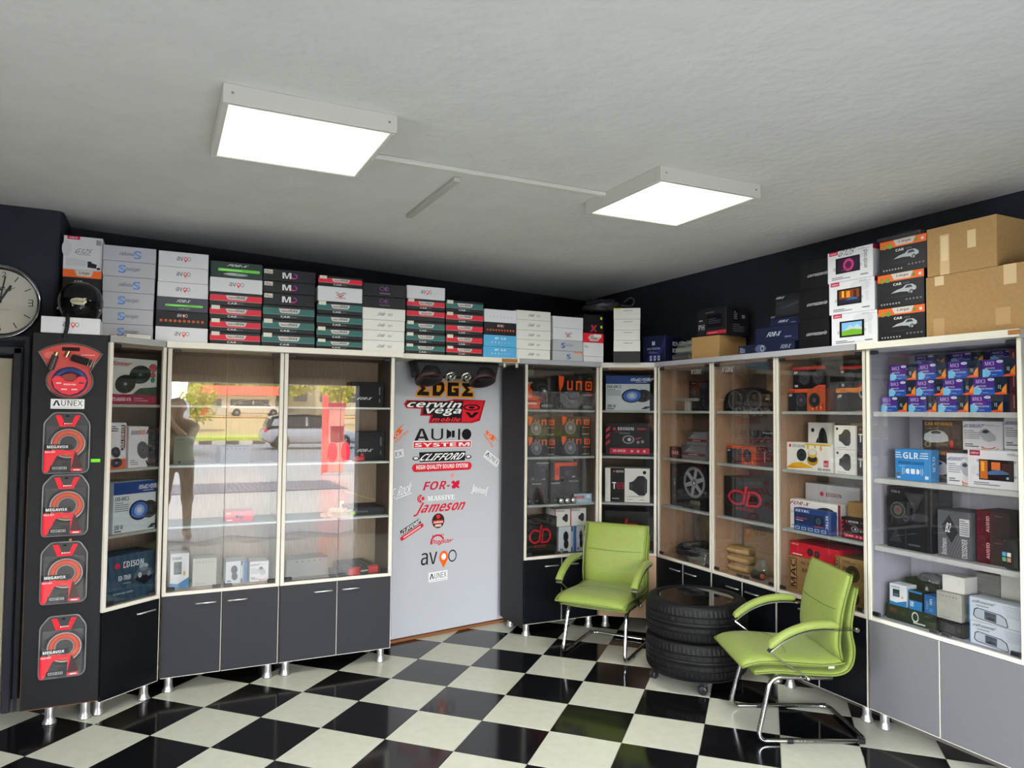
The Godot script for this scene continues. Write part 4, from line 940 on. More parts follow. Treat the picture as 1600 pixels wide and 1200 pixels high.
		"edblk":
			p.O(0.2, 0.82, 0.035, "c8283c").T("EDISON", 0.28, 0.78, 0.36, 0.09, "d8d8da", 1).R(0.72, 0.8, 0.2, 0.05, "a03848").R(0.22, 0.72, 0.14, 0.02, "8a3a44").R(0.32, 0.68, 0.24, 0.02, "8a8a8c").R(0.1, 0.06, 0.9, 0.18, "b01f38").T("ED-6993X", 0.18, 0.12, 0.28, 0.07, "e8d0d4", 1); oval(p, 0.52, 0.5, 0.15, 0.14, 0.0, "4a4c50", "c0c2c6", "e0e0e2"); p.E(0.52, 0.5, 0.1, 0.09, "2a2c30").E(0.54, 0.5, 0.04, 0.05, "c8cacc").O(0.74, 0.42, 0.035, "8a8c90").O(0.84, 0.44, 0.035, "8a8c90").Pl([0.66, 0.52, 0.72, 0.56, 0.82, 0.58, 0.8, 0.54, 0.72, 0.5], "9a3040")
			for k in 3: p.O(0.6 + 0.14 * k, 0.15, 0.03, "e0a0ac").Pl([0.0, 0.3 + 0.2 * k, 0.1, 0.4 + 0.2 * k, 0.1, 0.5 + 0.2 * k, 0.0, 0.4 + 0.2 * k], "b02840")
		"t69": p.R(0.12, 0.0, 0.32, 1.0, "17171a").T("T", 0.16, 0.38, 0.09, 0.2, "e4e4e4", 1).T("69", 0.26, 0.38, 0.17, 0.2, "9a1c30", 1).O(0.2, 0.9, 0.022, "c8283c").T("EDISON", 0.25, 0.87, 0.16, 0.06, "b8b8ba", 1).lines(0.16, 0.08, 0.26, 0.04, 1, "c8c8c8").O(0.88, 0.88, 0.04, "1a1a1c").lines(0.5, 0.06, 0.2, 0.03, 1, "6a6a6c").lines(0.76, 0.06, 0.2, 0.03, 1, "6a6a6c").E(0.68, 0.17, 0.2, 0.02, "b8b6b0"); cone_side(p, 0.54, 0.2, 0.4, 0.58)
		"t6": p.R(0.64, 0.0, 0.36, 1.0, "1c1c20").T("T", 0.69, 0.38, 0.1, 0.32, "d8d8d8", 1).T("6", 0.84, 0.38, 0.12, 0.32, "8a1c2c", 1).O(0.12, 0.84, 0.04, "1c1c1e").T("EDISON", 0.72, 0.8, 0.22, 0.07, "5a5a5e", 1).R(0.58, 0.0, 0.06, 1.0, "c4c2bc").R(0.12, 0.07, 0.14, 0.03, "5a5a5c").E(0.36, 0.5, 0.12, 0.4, "18181b").E(0.28, 0.42, 0.1, 0.28, "202126").E(0.42, 0.52, 0.04, 0.3, "303238")
		"t5": p.R(0.66, 0.0, 0.34, 1.0, "1c1c20").T("T", 0.7, 0.34, 0.11, 0.34, "e4e4e4", 1).T("5", 0.85, 0.34, 0.13, 0.34, "a02030", 1).T("EDISON", 0.72, 0.82, 0.26, 0.08, "b0485a", 1).O(0.09, 0.86, 0.035, "1c1c1e").R(0.62, 0.0, 0.04, 1.0, "c4c2bc").lines(0.08, 0.06, 0.44, 0.04, 1, "6a6a6c"); cone_side(p, 0.14, 0.16, 0.34, 0.68)
		"edy": p.O(0.08, 0.88, 0.03, "c8283c").T("EDISON", 0.14, 0.83, 0.27, 0.1, "6a6a70", 1).Pl([0.0, 0.08, 0.14, 0.26, 0.34, 0.3, 0.5, 0.2, 0.6, 0.12, 0.0, 0.04], "d8a020").R(0.42, 0.92, 0.55, 0.06, "d8a828").R(0.46, 0.78, 0.04, 0.16, "d8a828").R(0.62, 0.82, 0.03, 0.12, "d8a828").R(0.74, 0.76, 0.04, 0.18, "d8a828").O(0.34, 0.56, 0.11, "1c2026").O(0.34, 0.56, 0.085, "2c323a").O(0.34, 0.56, 0.03, "14171b").E(0.58, 0.4, 0.12, 0.2, "b8861c").E(0.58, 0.44, 0.1, 0.12, "2a2c24").E(0.58, 0.64, 0.1, 0.16, "d8b050").E(0.58, 0.68, 0.08, 0.1, "d8d8d4").R(0.82, 0.2, 0.1, 0.22, "b8283c").T("6.5", 0.835, 0.24, 0.07, 0.1, "f4e4e8", 1).T("ED-KS65", 0.7, 0.06, 0.26, 0.08, "4a4a50", 1).lines(0.04, 0.08, 0.24, 0.08, 2, "b87818")
		"edw": p.O(0.32, 0.52, 0.035, "b8283c").T("EDISON", 0.4, 0.42, 0.28, 0.18, "7a3a44", 1)
		"purple": p.R(0.55, 0.0, 0.45, 1.0, "6a1834").lines(0.05, 0.3, 0.3, 0.4, 2, "7a4a84")
		"forxw": p.T("FOR-X", 0.02, 0.82, 0.38, 0.12, "8a1c3c", 1, 0.15).T("FHQ-6993", 0.03, 0.5, 0.3, 0.1, "4a3a3e", 0).R(0.95, 0.0, 0.05, 1.0, "7a2040").lines(0.03, 0.06, 0.2, 0.08, 1, "8a8a8c"); oval(p, 0.7, 0.55, 0.24, 0.3, 0.1)
		"xetrc":
			p.T("XETRC", 0.04, 0.84, 0.4, 0.11, "e8ecf4", 1).T("XETRC", 0.87, 0.25, 0.07, 0.6, "d8e0f0", 1, 0.0, -1).R(0.03, 0.3, 0.8, 0.5, "183056").R(0.06, 0.55, 0.3, 0.04, "c84a54").R(0.06, 0.46, 0.2, 0.03, "d0d8e4").O(0.68, 0.55, 0.12, "101c30").O(0.68, 0.55, 0.08, "3a4a5c").R(0.58, 0.28, 0.24, 0.05, "a8485a")
			for k in 5: p.R(0.04 + 0.18 * k, 0.06, 0.13, 0.14, "a8bcd4").R(0.06 + 0.18 * k, 0.09, 0.09, 0.08, "3a5a8a")
		"redsp": p.T("FOR-X", 0.04, 0.78, 0.14, 0.1, "f0d0d4", 1).O(0.42, 0.46, 0.06, "26181a").O(0.42, 0.46, 0.04, "4a3a3c").O(0.56, 0.4, 0.055, "26181a").O(0.56, 0.4, 0.035, "4a3a3c").R(0.06, 0.1, 0.2, 0.08, "f0d0d4")
		"mac": p.R(0.03, 0.08, 0.16, 0.86, "30240f").R(0.045, 0.1, 0.13, 0.82, "a9865a").T("MAC", 0.055, 0.12, 0.11, 0.78, "26200f", 1, 0.0, 1).T("MAC AUDIO", 0.28, 0.82, 0.3, 0.08, "3a2c18", 1).T("69", 0.3, 0.6, 0.12, 0.12, "3a2c18", 1); oval(p, 0.68, 0.46, 0.3, 0.34, 0.2, "2a2218", "4a3c28", "c8b08c"); p.E(0.68, 0.42, 0.16, 0.14, "a98a5e").E(0.68, 0.42, 0.1, 0.09, "2a2218")
		"mac2": p.R(0.02, 0.3, 0.12, 0.66, "30240f").R(0.035, 0.32, 0.09, 0.62, "a9865a").T("MAC", 0.045, 0.34, 0.07, 0.58, "26200f", 1, 0.0, 1).lines(0.22, 0.78, 0.4, 0.12, 2, "4a3a20").T("69", 0.24, 0.5, 0.12, 0.14, "3a2c18", 1).T("Loft", 0.78, 0.2, 0.16, 0.14, "4a3a20", 0, 0.3).R(0.88, 0.7, 0.1, 0.2, "4a3a20"); oval(p, 0.54, 0.42, 0.2, 0.32, 0.5, "2a2218", "4a3c28", "8a7048")
		"edger", "edge2", "edge3":
			p.R(0, 0, 1, 1, "141315" if a != "edger" else "a8482a")
			if a == "edger":
				p.R(0.0, 0.0, 0.52, 1.0, "26262a").R(0.0, 0.84, 0.52, 0.16, "c4502c").T("EDGE", 0.02, 0.87, 0.17, 0.09, "1a1a1c", 1).T("ED", 0.03, 0.68, 0.08, 0.1, "e8e8e8", 1, 0.2)
				for k in 6: p.Pl([0.62 + 0.06 * k, 0.1 + 0.13 * (k % 3), 0.72 + 0.05 * k, 0.2 + 0.12 * (k % 4), 0.68 + 0.05 * k, 0.06], "8a2c1c" if k % 2 else "e0804c")
				spk(p, 0.36, 0.5, 0.15, "2c343a", "3c464e", "7a3a34"); spk(p, 0.72, 0.5, 0.15, "1a2024", "38444c", "7a3a34")
			elif a == "edge2": p.R(0.0, 0.86, 1.0, 0.14, "9a2a24").T("ED", 0.04, 0.7, 0.1, 0.1, "d8d8d8", 1, 0.2); spk(p, 0.36, 0.5, 0.17, "3a3c40", "2a2c30", "5a3430"); spk(p, 0.78, 0.5, 0.17, "3a3c40", "2a2c30", "5a3430"); p.Pl([0.6, 0.0, 1.0, 0.0, 1.0, 0.14, 0.8, 0.16], "b8482c").R(0.06, 0.08, 0.1, 0.1, "b4b4b6")
			else: p.R(0.0, 0.8, 1.0, 0.2, "c87428").T("EDGE", 0.06, 0.84, 0.24, 0.12, "2a1c10", 1).T("DB9", 0.06, 0.6, 0.2, 0.12, "e4e4e4", 1, 0.2).E(0.4, 0.5, 0.26, 0.34, "121214").Rg(0.4, 0.5, 0.2, 0.26, 0.8, "2e2e32").E(0.84, 0.74, 0.15, 0.2, "b8b8ba").E(0.84, 0.76, 0.12, 0.15, "1a1a1c").E(0.1, 0.2, 0.06, 0.09, "4a4a4e").Pl([0.6, 0.0, 1.0, 0.0, 1.0, 0.14], "c87428").T("6x9 BLAST", 0.72, 0.05, 0.26, 0.1, "2a1c10", 1)
		"forx_blk2": p.T("FOR-X", 0.22, 0.3, 0.4, 0.1, "d8dcdc", 1, 0.2).R(0.86, 0.5, 0.04, 0.3, "6a6c6c").R(0.86, 0.2, 0.04, 0.14, "6a6c6c")
		"flatblk": p.T("EDISON", 0.2, 0.4, 0.3, 0.2, "8a8c90", 1)
		"greyamp": p.lines(0.2, 0.85, 0.5, 0.05, 1, "3a403a").O(0.3, 0.08, 0.05, "2a2c2a")
		"blkbook": p.lines(0.3, 0.2, 0.3, 0.5, 3, "4a4a4e")
		"gas": p.O(0.5, 0.5, 0.4, "5a1c1c").T("GAS", 0.2, 0.36, 0.6, 0.3, "c8a8a4", 1)
		"gasgrey": p.R(0.0, 0.28, 1.0, 0.2, "5a2024").T("AUDIO", 0.3, 0.33, 0.4, 0.1, "b8a8a8", 1).lines(0.06, 0.6, 0.6, 0.2, 2, "88888a").Pl([0.0, 1.0, 0.4, 1.0, 0.1, 0.5, 0.0, 0.5], "4a4a4c")
		"wheelprint":
			p.Rg(0.5, 0.62, 0.44, 0.36, 0.8, "7c7c7e")
			for k in 6:
				var an = k * TAU / 6 + 0.3
				p.Pl([0.5 + 0.07 * cos(an + 1.3), 0.62 + 0.06 * sin(an + 1.3), 0.5 + 0.07 * cos(an - 1.3), 0.62 + 0.06 * sin(an - 1.3), 0.5 + 0.4 * cos(an - 0.13), 0.62 + 0.33 * sin(an - 0.13), 0.5 + 0.4 * cos(an + 0.13), 0.62 + 0.33 * sin(an + 0.13)], "97979a")
			p.E(0.5, 0.62, 0.09, 0.08, "6a6a6c").E(0.5, 0.6, 0.03, 0.03, "d0d0d2").T("VISION", 0.34, 0.12, 0.4, 0.08, "8a8072", 1)
		"wheelside": p.T("GAS", 0.2, 0.84, 0.4, 0.07, "7a2428", 1).R(0.3, 0.5, 0.1, 0.1, "7a7a7c").lines(0.2, 0.2, 0.5, 0.06, 1, "7a2428").lines(0.2, 0.62, 0.5, 0.03, 1, "6a6a6c")
		"mk3":
			p.R(0.64, 0.0, 0.36, 1.0, "1a2438").R(0.0, 0.42, 0.6, 0.58, "4a2480").Pl([0.2, 0.0, 0.64, 0.0, 0.64, 0.42, 0.3, 0.42, 0.2, 0.25], "1f4ca4").Pl([0.0, 0.42, 0.1, 0.5, 0.22, 0.36, 0.26, 0.2, 0.18, 0.0, 0.0, 0.0], "7ac0e8").Pl([0.62, 0.0, 0.98, 0.0, 0.98, 0.08, 0.86, 0.16, 0.66, 0.1], "d8541c").Pl([0.98, 0.62, 0.84, 0.3, 0.84, 0.14, 0.98, 0.08], "e88a20")
			p.T("MK3", 0.08, 0.66, 0.28, 0.22, "d8c8ec", 0).E(0.53, 0.86, 0.1, 0.08, "e0e4ec").T("12V", 0.48, 0.83, 0.1, 0.06, "3a4a7a", 1).T("KEYLESS", 0.1, 0.46, 0.28, 0.07, "dce6f4", 1).T("ENTRY SYSTEM", 0.16, 0.3, 0.42, 0.07, "dce6f4", 1).R(0.28, 0.1, 0.16, 0.03, "8ac4ec").R(0.72, 0.24, 0.13, 0.46, "141a26").R(0.74, 0.34, 0.03, 0.2, "9aa2ac").R(0.79, 0.3, 0.03, 0.24, "9aa2ac")
		"carrev": p.T("CAR REVERSE", 0.08, 0.82, 0.7, 0.1, "c8922c", 1).lines(0.1, 0.68, 0.5, 0.05, 1, "9a6a30").Pl([0.04, 0.3, 0.06, 0.5, 0.24, 0.62, 0.4, 0.66, 0.56, 0.6, 0.66, 0.46, 0.68, 0.28, 0.5, 0.22, 0.2, 0.2], "b4b8bc").Pl([0.22, 0.58, 0.38, 0.64, 0.5, 0.58, 0.46, 0.52, 0.26, 0.52], "2a2c34").O(0.14, 0.14, 0.08, "8a7a50").O(0.14, 0.14, 0.05, "3a3428").R(0.72, 0.06, 0.08, 0.24, "b81f30").lines(0.36, 0.1, 0.3, 0.12, 3, "7a6a58").E(0.62, 0.3, 0.03, 0.05, "c8a8a0")
		"glr":
			p.T("GLR", 0.24, 0.7, 0.44, 0.2, "f2f6fa", 1).T("PARKING SENSOR", 0.1, 0.52, 0.74, 0.09, "1c3a6a", 1).lines(0.1, 0.44, 0.34, 0.04, 1, "a8d0ee").R(0.36, 0.22, 0.3, 0.16, "f0f4f8").E(0.36, 0.3, 0.05, 0.08, "f0f4f8").E(0.66, 0.3, 0.05, 0.08, "f0f4f8").R(0.42, 0.22, 0.04, 0.16, "2f86c8").R(0.58, 0.22, 0.04, 0.16, "2f86c8").R(0.04, 0.16, 0.1, 0.08, "7a5a4a").R(0.86, 0.08, 0.1, 0.1, "dfe6ea").R(0.06, 0.06, 0.1, 0.05, "e0e6ea").Rg(0.34, 0.3, 0.08, 0.14, 0.86, "f0f4f8", 2.4, 3.9, 8).Rg(0.34, 0.3, 0.13, 0.2, 0.9, "f0f4f8", 2.5, 3.8, 8).Rg(0.68, 0.3, 0.08, 0.14, 0.86, "f0f4f8", -0.7, 0.7, 8).Rg(0.68, 0.3, 0.13, 0.2, 0.9, "f0f4f8", -0.6, 0.6, 8)
			for k in 3: p.R(0.02, 0.72 + 0.075 * k, 0.19 - 0.02 * k, 0.03, "e4eef6").R(0.71 + 0.02 * k, 0.72 + 0.075 * k, 0.25 - 0.02 * k, 0.03, "e4eef6")
		"glrs": p.T("GLR", 0.25, 0.3, 0.3, 0.5, "b8d8f0", 1, 0.0, -1)
		"robust": p.T("ROBUST", 0.06, 0.78, 0.48, 0.11, "2a3470", 1, 0.2).lines(0.06, 0.38, 0.4, 0.32, 5, "7a7a7e", 0.35).lines(0.08, 0.1, 0.34, 0.14, 2, "5a5a60", 0.5).Pl([0.42, 0.6, 0.48, 0.72, 0.62, 0.76, 0.72, 0.66, 0.84, 0.5, 0.84, 0.36, 0.66, 0.3, 0.54, 0.36], "b0b4ba").Pl([0.5, 0.62, 0.54, 0.7, 0.62, 0.72, 0.7, 0.64, 0.6, 0.58], "3a3e48").Rg(0.66, 0.2, 0.2, 0.14, 0.84, "c03a30", 3.6, 5.8, 10).Rg(0.7, 0.16, 0.24, 0.16, 0.86, "d8a030", 3.6, 5.8, 10).Rg(0.74, 0.12, 0.28, 0.18, 0.88, "5aa03a", 3.6, 5.8, 10).lines(0.6, 0.82, 0.34, 0.08, 2, "a8a8ac")
		"androidbig":
			p.R(0.04, 0.85, 0.2, 0.14, "9a1c34").T("CARPLAY", 0.06, 0.89, 0.16, 0.055, "f0d0d8", 1).O(0.16, 0.46, 0.1, "d4d4d8").E(0.2, 0.72, 0.03, 0.04, "b0b0b4").E(0.2, 0.34, 0.03, 0.04, "b0b0b4").E(0.87, 0.72, 0.03, 0.04, "b0b0b4").E(0.87, 0.34, 0.03, 0.04, "b0b0b4").R(0.22, 0.22, 0.63, 0.54, "141416").R(0.24, 0.25, 0.58, 0.48, "2c1a16")
			p.R(0.24, 0.25, 0.14, 0.48, "b8641c").R(0.26, 0.45, 0.06, 0.25, "e8a030").R(0.45, 0.5, 0.16, 0.2, "c86a34").R(0.64, 0.48, 0.12, 0.2, "4a2a24").Pl([0.36, 0.42, 0.5, 0.5, 0.62, 0.5, 0.76, 0.44, 0.76, 0.4, 0.4, 0.36], "4a6a90").O(0.74, 0.3, 0.025, "8ab0dc").lines(0.12, 0.07, 0.48, 0.1, 2, "7a7a7e", 0.5).lines(0.74, 0.88, 0.22, 0.07, 2, "8a8a8e")
		"darkspk": p.O(0.26, 0.62, 0.17, "5a5c5e").O(0.26, 0.62, 0.15, "2a2b2d").O(0.26, 0.62, 0.1, "55504a").O(0.26, 0.62, 0.04, "7a3030").O(0.45, 0.5, 0.06, "5a5c5e").O(0.45, 0.5, 0.045, "232426").E(0.76, 0.54, 0.2, 0.07, "3c3d40").Pl([0.42, 0.92, 0.86, 0.92, 0.66, 0.62], "3a3a3c").Pl([0.06, 0.1, 0.36, 0.1, 0.22, 0.34], "333335").lines(0.5, 0.06, 0.44, 0.06, 1, "5a5a5c").T("FOR-X", 0.12, 0.9, 0.2, 0.04, "9a9a9c", 1)
		"pattern":
			for k in 12: p.Pl([0.02 + k * 0.08, 0.0, 0.04 + k * 0.08, 0.0, min(1.0, 0.34 + k * 0.08), 0.5, min(1.0, 0.32 + k * 0.08), 0.5], "6e6e74")
			p.Pl([0.12, 0.66, 0.36, 0.92, 0.62, 0.56, 0.42, 0.32], "2c2c30").T("B2", 0.26, 0.54, 0.14, 0.2, "d8d8da", 1, 0.4).R(0.66, 0.5, 0.28, 0.36, "c4c4c6").lines(0.68, 0.52, 0.24, 0.32, 7, "7a7a7e").T("Boschmann", 0.12, 0.06, 0.16, 0.34, "d4d4d6", 0, 0.0, 1).T("CROSSOVER", 0.72, 0.04, 0.16, 0.4, "c4c4c6", 1, 0.0, 1)
		"redblk": p.R(0.0, 0.0, 0.46, 1.0, "4a1418").T("AUDIO", 0.3, 0.2, 0.1, 0.6, "c8a0a0", 1, 0.0, 1).lines(0.55, 0.8, 0.4, 0.08, 1, "7a4a4a")
		"wbox": p.Pl([0.0, 0.0, 1.0, 0.0, 1.0, 0.3, 0.4, 0.12, 0.0, 0.16], "2a7ab8").R(0.2, 0.4, 0.4, 0.36, "26323a").R(0.26, 0.44, 0.28, 0.12, "5a6a74").T("CHARGER", 0.1, 0.82, 0.5, 0.08, "4a5a66", 1).R(0.7, 0.36, 0.12, 0.12, "d8b060")
		"wbox2": p.R(0.0, 0.0, 1.0, 0.48, "2a7ab8").R(0.0, 0.9, 1.0, 0.1, "2a7ab8").R(0.12, 0.16, 0.24, 0.24, "d8e0e4").lines(0.14, 0.18, 0.2, 0.2, 4, "4a4a4e")
		"bluebox": p.T("12V", 0.5, 0.5, 0.2, 0.34, "c8dcee", 1, 0.0, -1).lines(0.2, 0.2, 0.16, 0.5, 4, "6a9ac4").lines(0.5, 0.12, 0.3, 0.2, 2, "6a9ac4")
		"greenbox": p.Rg(0.6, 0.55, 0.07, 0.34, 0.72, "d0d4cc").R(0.56, 0.12, 0.24, 0.1, "b8bcb4").T("PRO", 0.08, 0.5, 0.14, 0.3, "8a4a3c", 1).Pl([0.3, 0.5, 0.36, 0.8, 0.42, 0.4], "3c4634")
		"silverbox":
			for k in 6: p.O(0.16 + 0.13 * k, 0.86, 0.03, "7a7870")
			p.lines(0.1, 0.06, 0.8, 0.06, 1, "8a887e")
		"greybox":
			for k in 5: p.O(0.24 + 0.14 * k, 0.86, 0.025, "5e5e5a")
		"smallblk": p.lines(0.1, 0.2, 0.6, 0.6, 6, "5c5c60", 0.4).O(0.85, 0.5, 0.1, "3a3a3e")
		"mirror":
			p.R(0.0, 0.0, 0.02, 1.0, "3a84c0").T("vibrosonic", 0.08, 0.78, 0.42, 0.13, "3a4048", 1, 0.2).R(0.14, 0.66, 0.24, 0.04, "7a8490")
			p.Pl([0.08, 0.22, 0.1, 0.5, 0.16, 0.58, 0.6, 0.5, 0.7, 0.38, 0.74, 0.06, 0.7, 0.02, 0.14, 0.12], "2a3038").Pl([0.1, 0.24, 0.12, 0.48, 0.17, 0.55, 0.59, 0.47, 0.68, 0.36, 0.72, 0.08, 0.69, 0.05, 0.15, 0.15], "b0b8c0").Pl([0.3, 0.16, 0.52, 0.1, 0.52, 0.46, 0.3, 0.5], "4a525c").Pl([0.33, 0.22, 0.4, 0.3, 0.48, 0.26, 0.5, 0.18, 0.36, 0.18], "20242a")
			for k in 7: p.R(0.64 + 0.012 * k, 0.88 - k * 0.07, 0.34 - 0.012 * k, 0.014, "8a929c")
	return p

const ORD = ["bottom one", "second from bottom", "third from bottom", "fourth from bottom", "fifth from bottom", "topmost"]
const LOOK = {"snooper": "silver box with blue S emblem", "snooper_i": "silver box printed upside down, blue S", "avgo": "white box with pin-shaped red letter", "avgo_black": "black box with a row of orange icons", "forx_grey": "dark grey box with bright green strip", "forx_green": "dark green box with bright green strip", "red": "black box with red band", "red_i": "black box with upside-down red band", "green": "black box with teal green band", "md": "black box with big white M letter", "wing": "white box with winged emblem", "iq": "black box with small purple emblem", "lexia": "white box with handwritten marks", "dots": "white box with small grey dots", "blue": "light blue box with white icons", "white": "blank white box", "sgrey": "silver grey box with blue S emblem", "sgrey_tab": "silver grey box with orange corner label", "black_tab": "black box with yellow tag", "xbox": "black box with red X", "redlabel": "red box with grey label", "whitebox": "tall plain white box", "whitelow": "low blank white box", "carton": "white two-part carton", "carton_tab": "white carton with yellow corner label", "black_plain": "plain black box under white cartons"}

func stack(x, z, turn, w, d, kinds, where):   # kinds from the bottom up: [art, height]
	var y = 1.9803; var n = kinds.size()
	for k in n:
		var a = kinds[k][0]; var h = kinds[k][1]
		var j = 0.006 * sin(7.0 * k + 13.0 * x)
		var o = "topmost" if k == n - 1 else ORD[k]
		var same = 0
		for q in kinds:
			if q[0] == a: same += 1
		var lab = "%s, %s, %s" % [LOOK[a], o, where]
		carton(a, lab, Vector3(x, y, z), turn, w + j, h - 0.0012, d, "", {"tag": a in ["red", "green"] and (k * 3 + int(x * 10.0)) % 4 != 0, "cat": "box", "bevel": 0.002})
		y += h

func top_stacks():
	var sn = [["snooper", 0.087], ["snooper", 0.087], ["snooper", 0.09], ["snooper_i", 0.088], ["snooper", 0.086], ["snooper_i", 0.086]]
	stack(-0.170, -4.57, 0, 0.258, 0.27, sn, "second stack from clock")
	stack(0.106, -4.57, 0, 0.268, 0.27, [["avgo", 0.088], ["avgo_black", 0.09], ["forx_grey", 0.08], ["avgo", 0.086], ["avgo", 0.089], ["avgo", 0.088]], "third stack from clock")
	stack(0.394, -4.57, 0, 0.286, 0.27, [["red", 0.075], ["red", 0.077], ["red", 0.078], ["red", 0.079], ["avgo", 0.087], ["forx_green", 0.095]], "fourth stack from clock")
	stack(0.698, -4.57, 0, 0.311, 0.28, [["green", 0.084], ["green", 0.085], ["green", 0.085], ["md", 0.074], ["md", 0.072], ["md", 0.074]], "fifth stack from clock")
	stack(1.008, -4.57, 0, 0.281, 0.27, [["green", 0.064], ["green", 0.076], ["green", 0.08], ["green", 0.081], ["wing", 0.094], ["red", 0.066]], "sixth stack from clock")
	stack(1.2915, -4.565, 0, 0.281, 0.27, [["lexia", 0.071], ["lexia", 0.066], ["lexia", 0.067], ["lexia", 0.077], ["iq", 0.074], ["iq", 0.084]], "seventh stack from clock")
	stack(1.586, -4.6, 0, 0.272, 0.25, [["green", 0.066], ["green", 0.075], ["green", 0.077], ["red_i", 0.075], ["red", 0.073], ["avgo", 0.087]], "first stack above white sticker door")
	stack(1.865, -4.6, 0, 0.269, 0.25, [["red", 0.064], ["red", 0.078], ["red", 0.078], ["red", 0.076], ["green", 0.08]], "middle stack above white sticker door")
	stack(2.136, -4.6, 0, 0.254, 0.25, [["blue", 0.075], ["blue", 0.082], ["avgo_black", 0.088], ["dots", 0.091]], "stack with light blue boxes")
	stack(2.405, -4.615, 0, 0.275, 0.25, [["lexia", 0.07], ["lexia", 0.069], ["lexia", 0.068], ["lexia", 0.073], ["lexia", 0.068]], "all-white stack above the black side panel")
	stack(2.700, -4.63, 0, 0.262, 0.25, [["sgrey_tab", 0.072], ["sgrey", 0.081], ["wing", 0.088], ["white", 0.086]], "stack over orange speaker boxes")
	stack(2.928, -4.64, 0, 0.173, 0.25, [["whitelow", 0.044], ["whitebox", 0.104], ["redlabel", 0.071], ["xbox", 0.072], ["black_tab", 0.068]], "narrow stack beside the corner cartons")
	stack(3.135, -4.505, -35.9, 0.2, 0.3, [["black_plain", 0.081], ["carton", 0.083], ["carton", 0.078], ["carton", 0.082], ["carton_tab", 0.084]], "corner stack")
	# stack beside the clock: two dark boxes under a white one, a low white box in front carrying the helmet
	carton("imaxs", "black box with orange top band, hidden lowest behind the black helmet", Vector3(-0.395, 1.9803, -4.59), 0, 0.185, 0.186, 0.24)
	carton("imaxs", "black box with orange top band right above the black helmet", Vector3(-0.397, 2.1665, -4.59), 0, 0.185, 0.186, 0.24)
	carton("g125", "white box with handwritten code and black device picture, topmost beside the clock", Vector3(-0.398, 2.3535, -4.6), 0, 0.187, 0.186, 0.22)
	carton("avgo", "low white box under the black helmet on the end panel", Vector3(-0.42, 1.9803, -4.345), 0, 0.262, 0.084, 0.21)
	helmet()
	var t = thing("tape_bit", "short strip of orange tape on the grey board under the silver boxes", "tape", Vector3(-0.21, 1.9803, -4.36), 36.0)
	part("tape", box(0.075, 0.003, 0.03, 0.0005), mat("b87c2c", 0.4), t, Vector3(0, 0.0015, 0))
	t = thing("slim_box", "small slim white box lying in front of the lowest silver box", "box", Vector3(-0.115, 1.9803, -4.475), 12.0)
	part("carton", box(0.12, 0.022, 0.03, 0.001), mat("d8d4c8", 0.5), t, Vector3(0, 0.011, 0))
	part("fold_line", box(0.1, 0.001, 0.0006, 0.0), mat("8a867c", 0.6), t, Vector3(0, 0.014, 0.0152))
	# rolled black bag on the corner cartons
	t = thing("folded_bag", "crumpled black bag lying on top of the white corner cartons", "bag", Vector3(3.1, 2.389, -4.68), -30.0)
	part("bag_body", lump(0.27, 0.075, 0.16, 5, 0.18), mat("202024", 0.35), t, Vector3(-0.06, 0.0, 0))
	part("strap", tube(smooth_path([Vector3(0.1, 0.055, 0.03), Vector3(0.15, 0.09, 0.04), Vector3(0.18, 0.07, 0.03), Vector3(0.16, 0.03, 0.02), Vector3(0.08, 0.03, 0.05)], 14), 0.009, 6, false, 0.4), mat("2c2c30", 0.4), t)

func lump(w, h, d, sd, amp):   # a soft crumpled heap resting on its base
	var n = FastNoiseLite.new(); n.seed = sd; n.frequency = 3.0; n.fractal_octaves = 3
	var rows = []
	for i in 15:
		var a = PI / 2 * i / 14.0; var r = PackedVector3Array()
		for j in 32:
			var b = TAU * j / 32
			var v = Vector3(pow(cos(a), 0.6) * cos(b), pow(sin(a), 0.8), pow(cos(a), 0.6) * sin(b))
			var k = 1.0 + amp * 2.0 * n.get_noise_3d(v.x * 1.3, v.y * 1.3, v.z * 1.3)
			r.append(Vector3(v.x * w / 2 * k, v.y * h * k, v.z * d / 2 * k))
		rows.append(r)
	var m = MB.new(); m.grid(rows, false, true, true)
	return m.mesh()

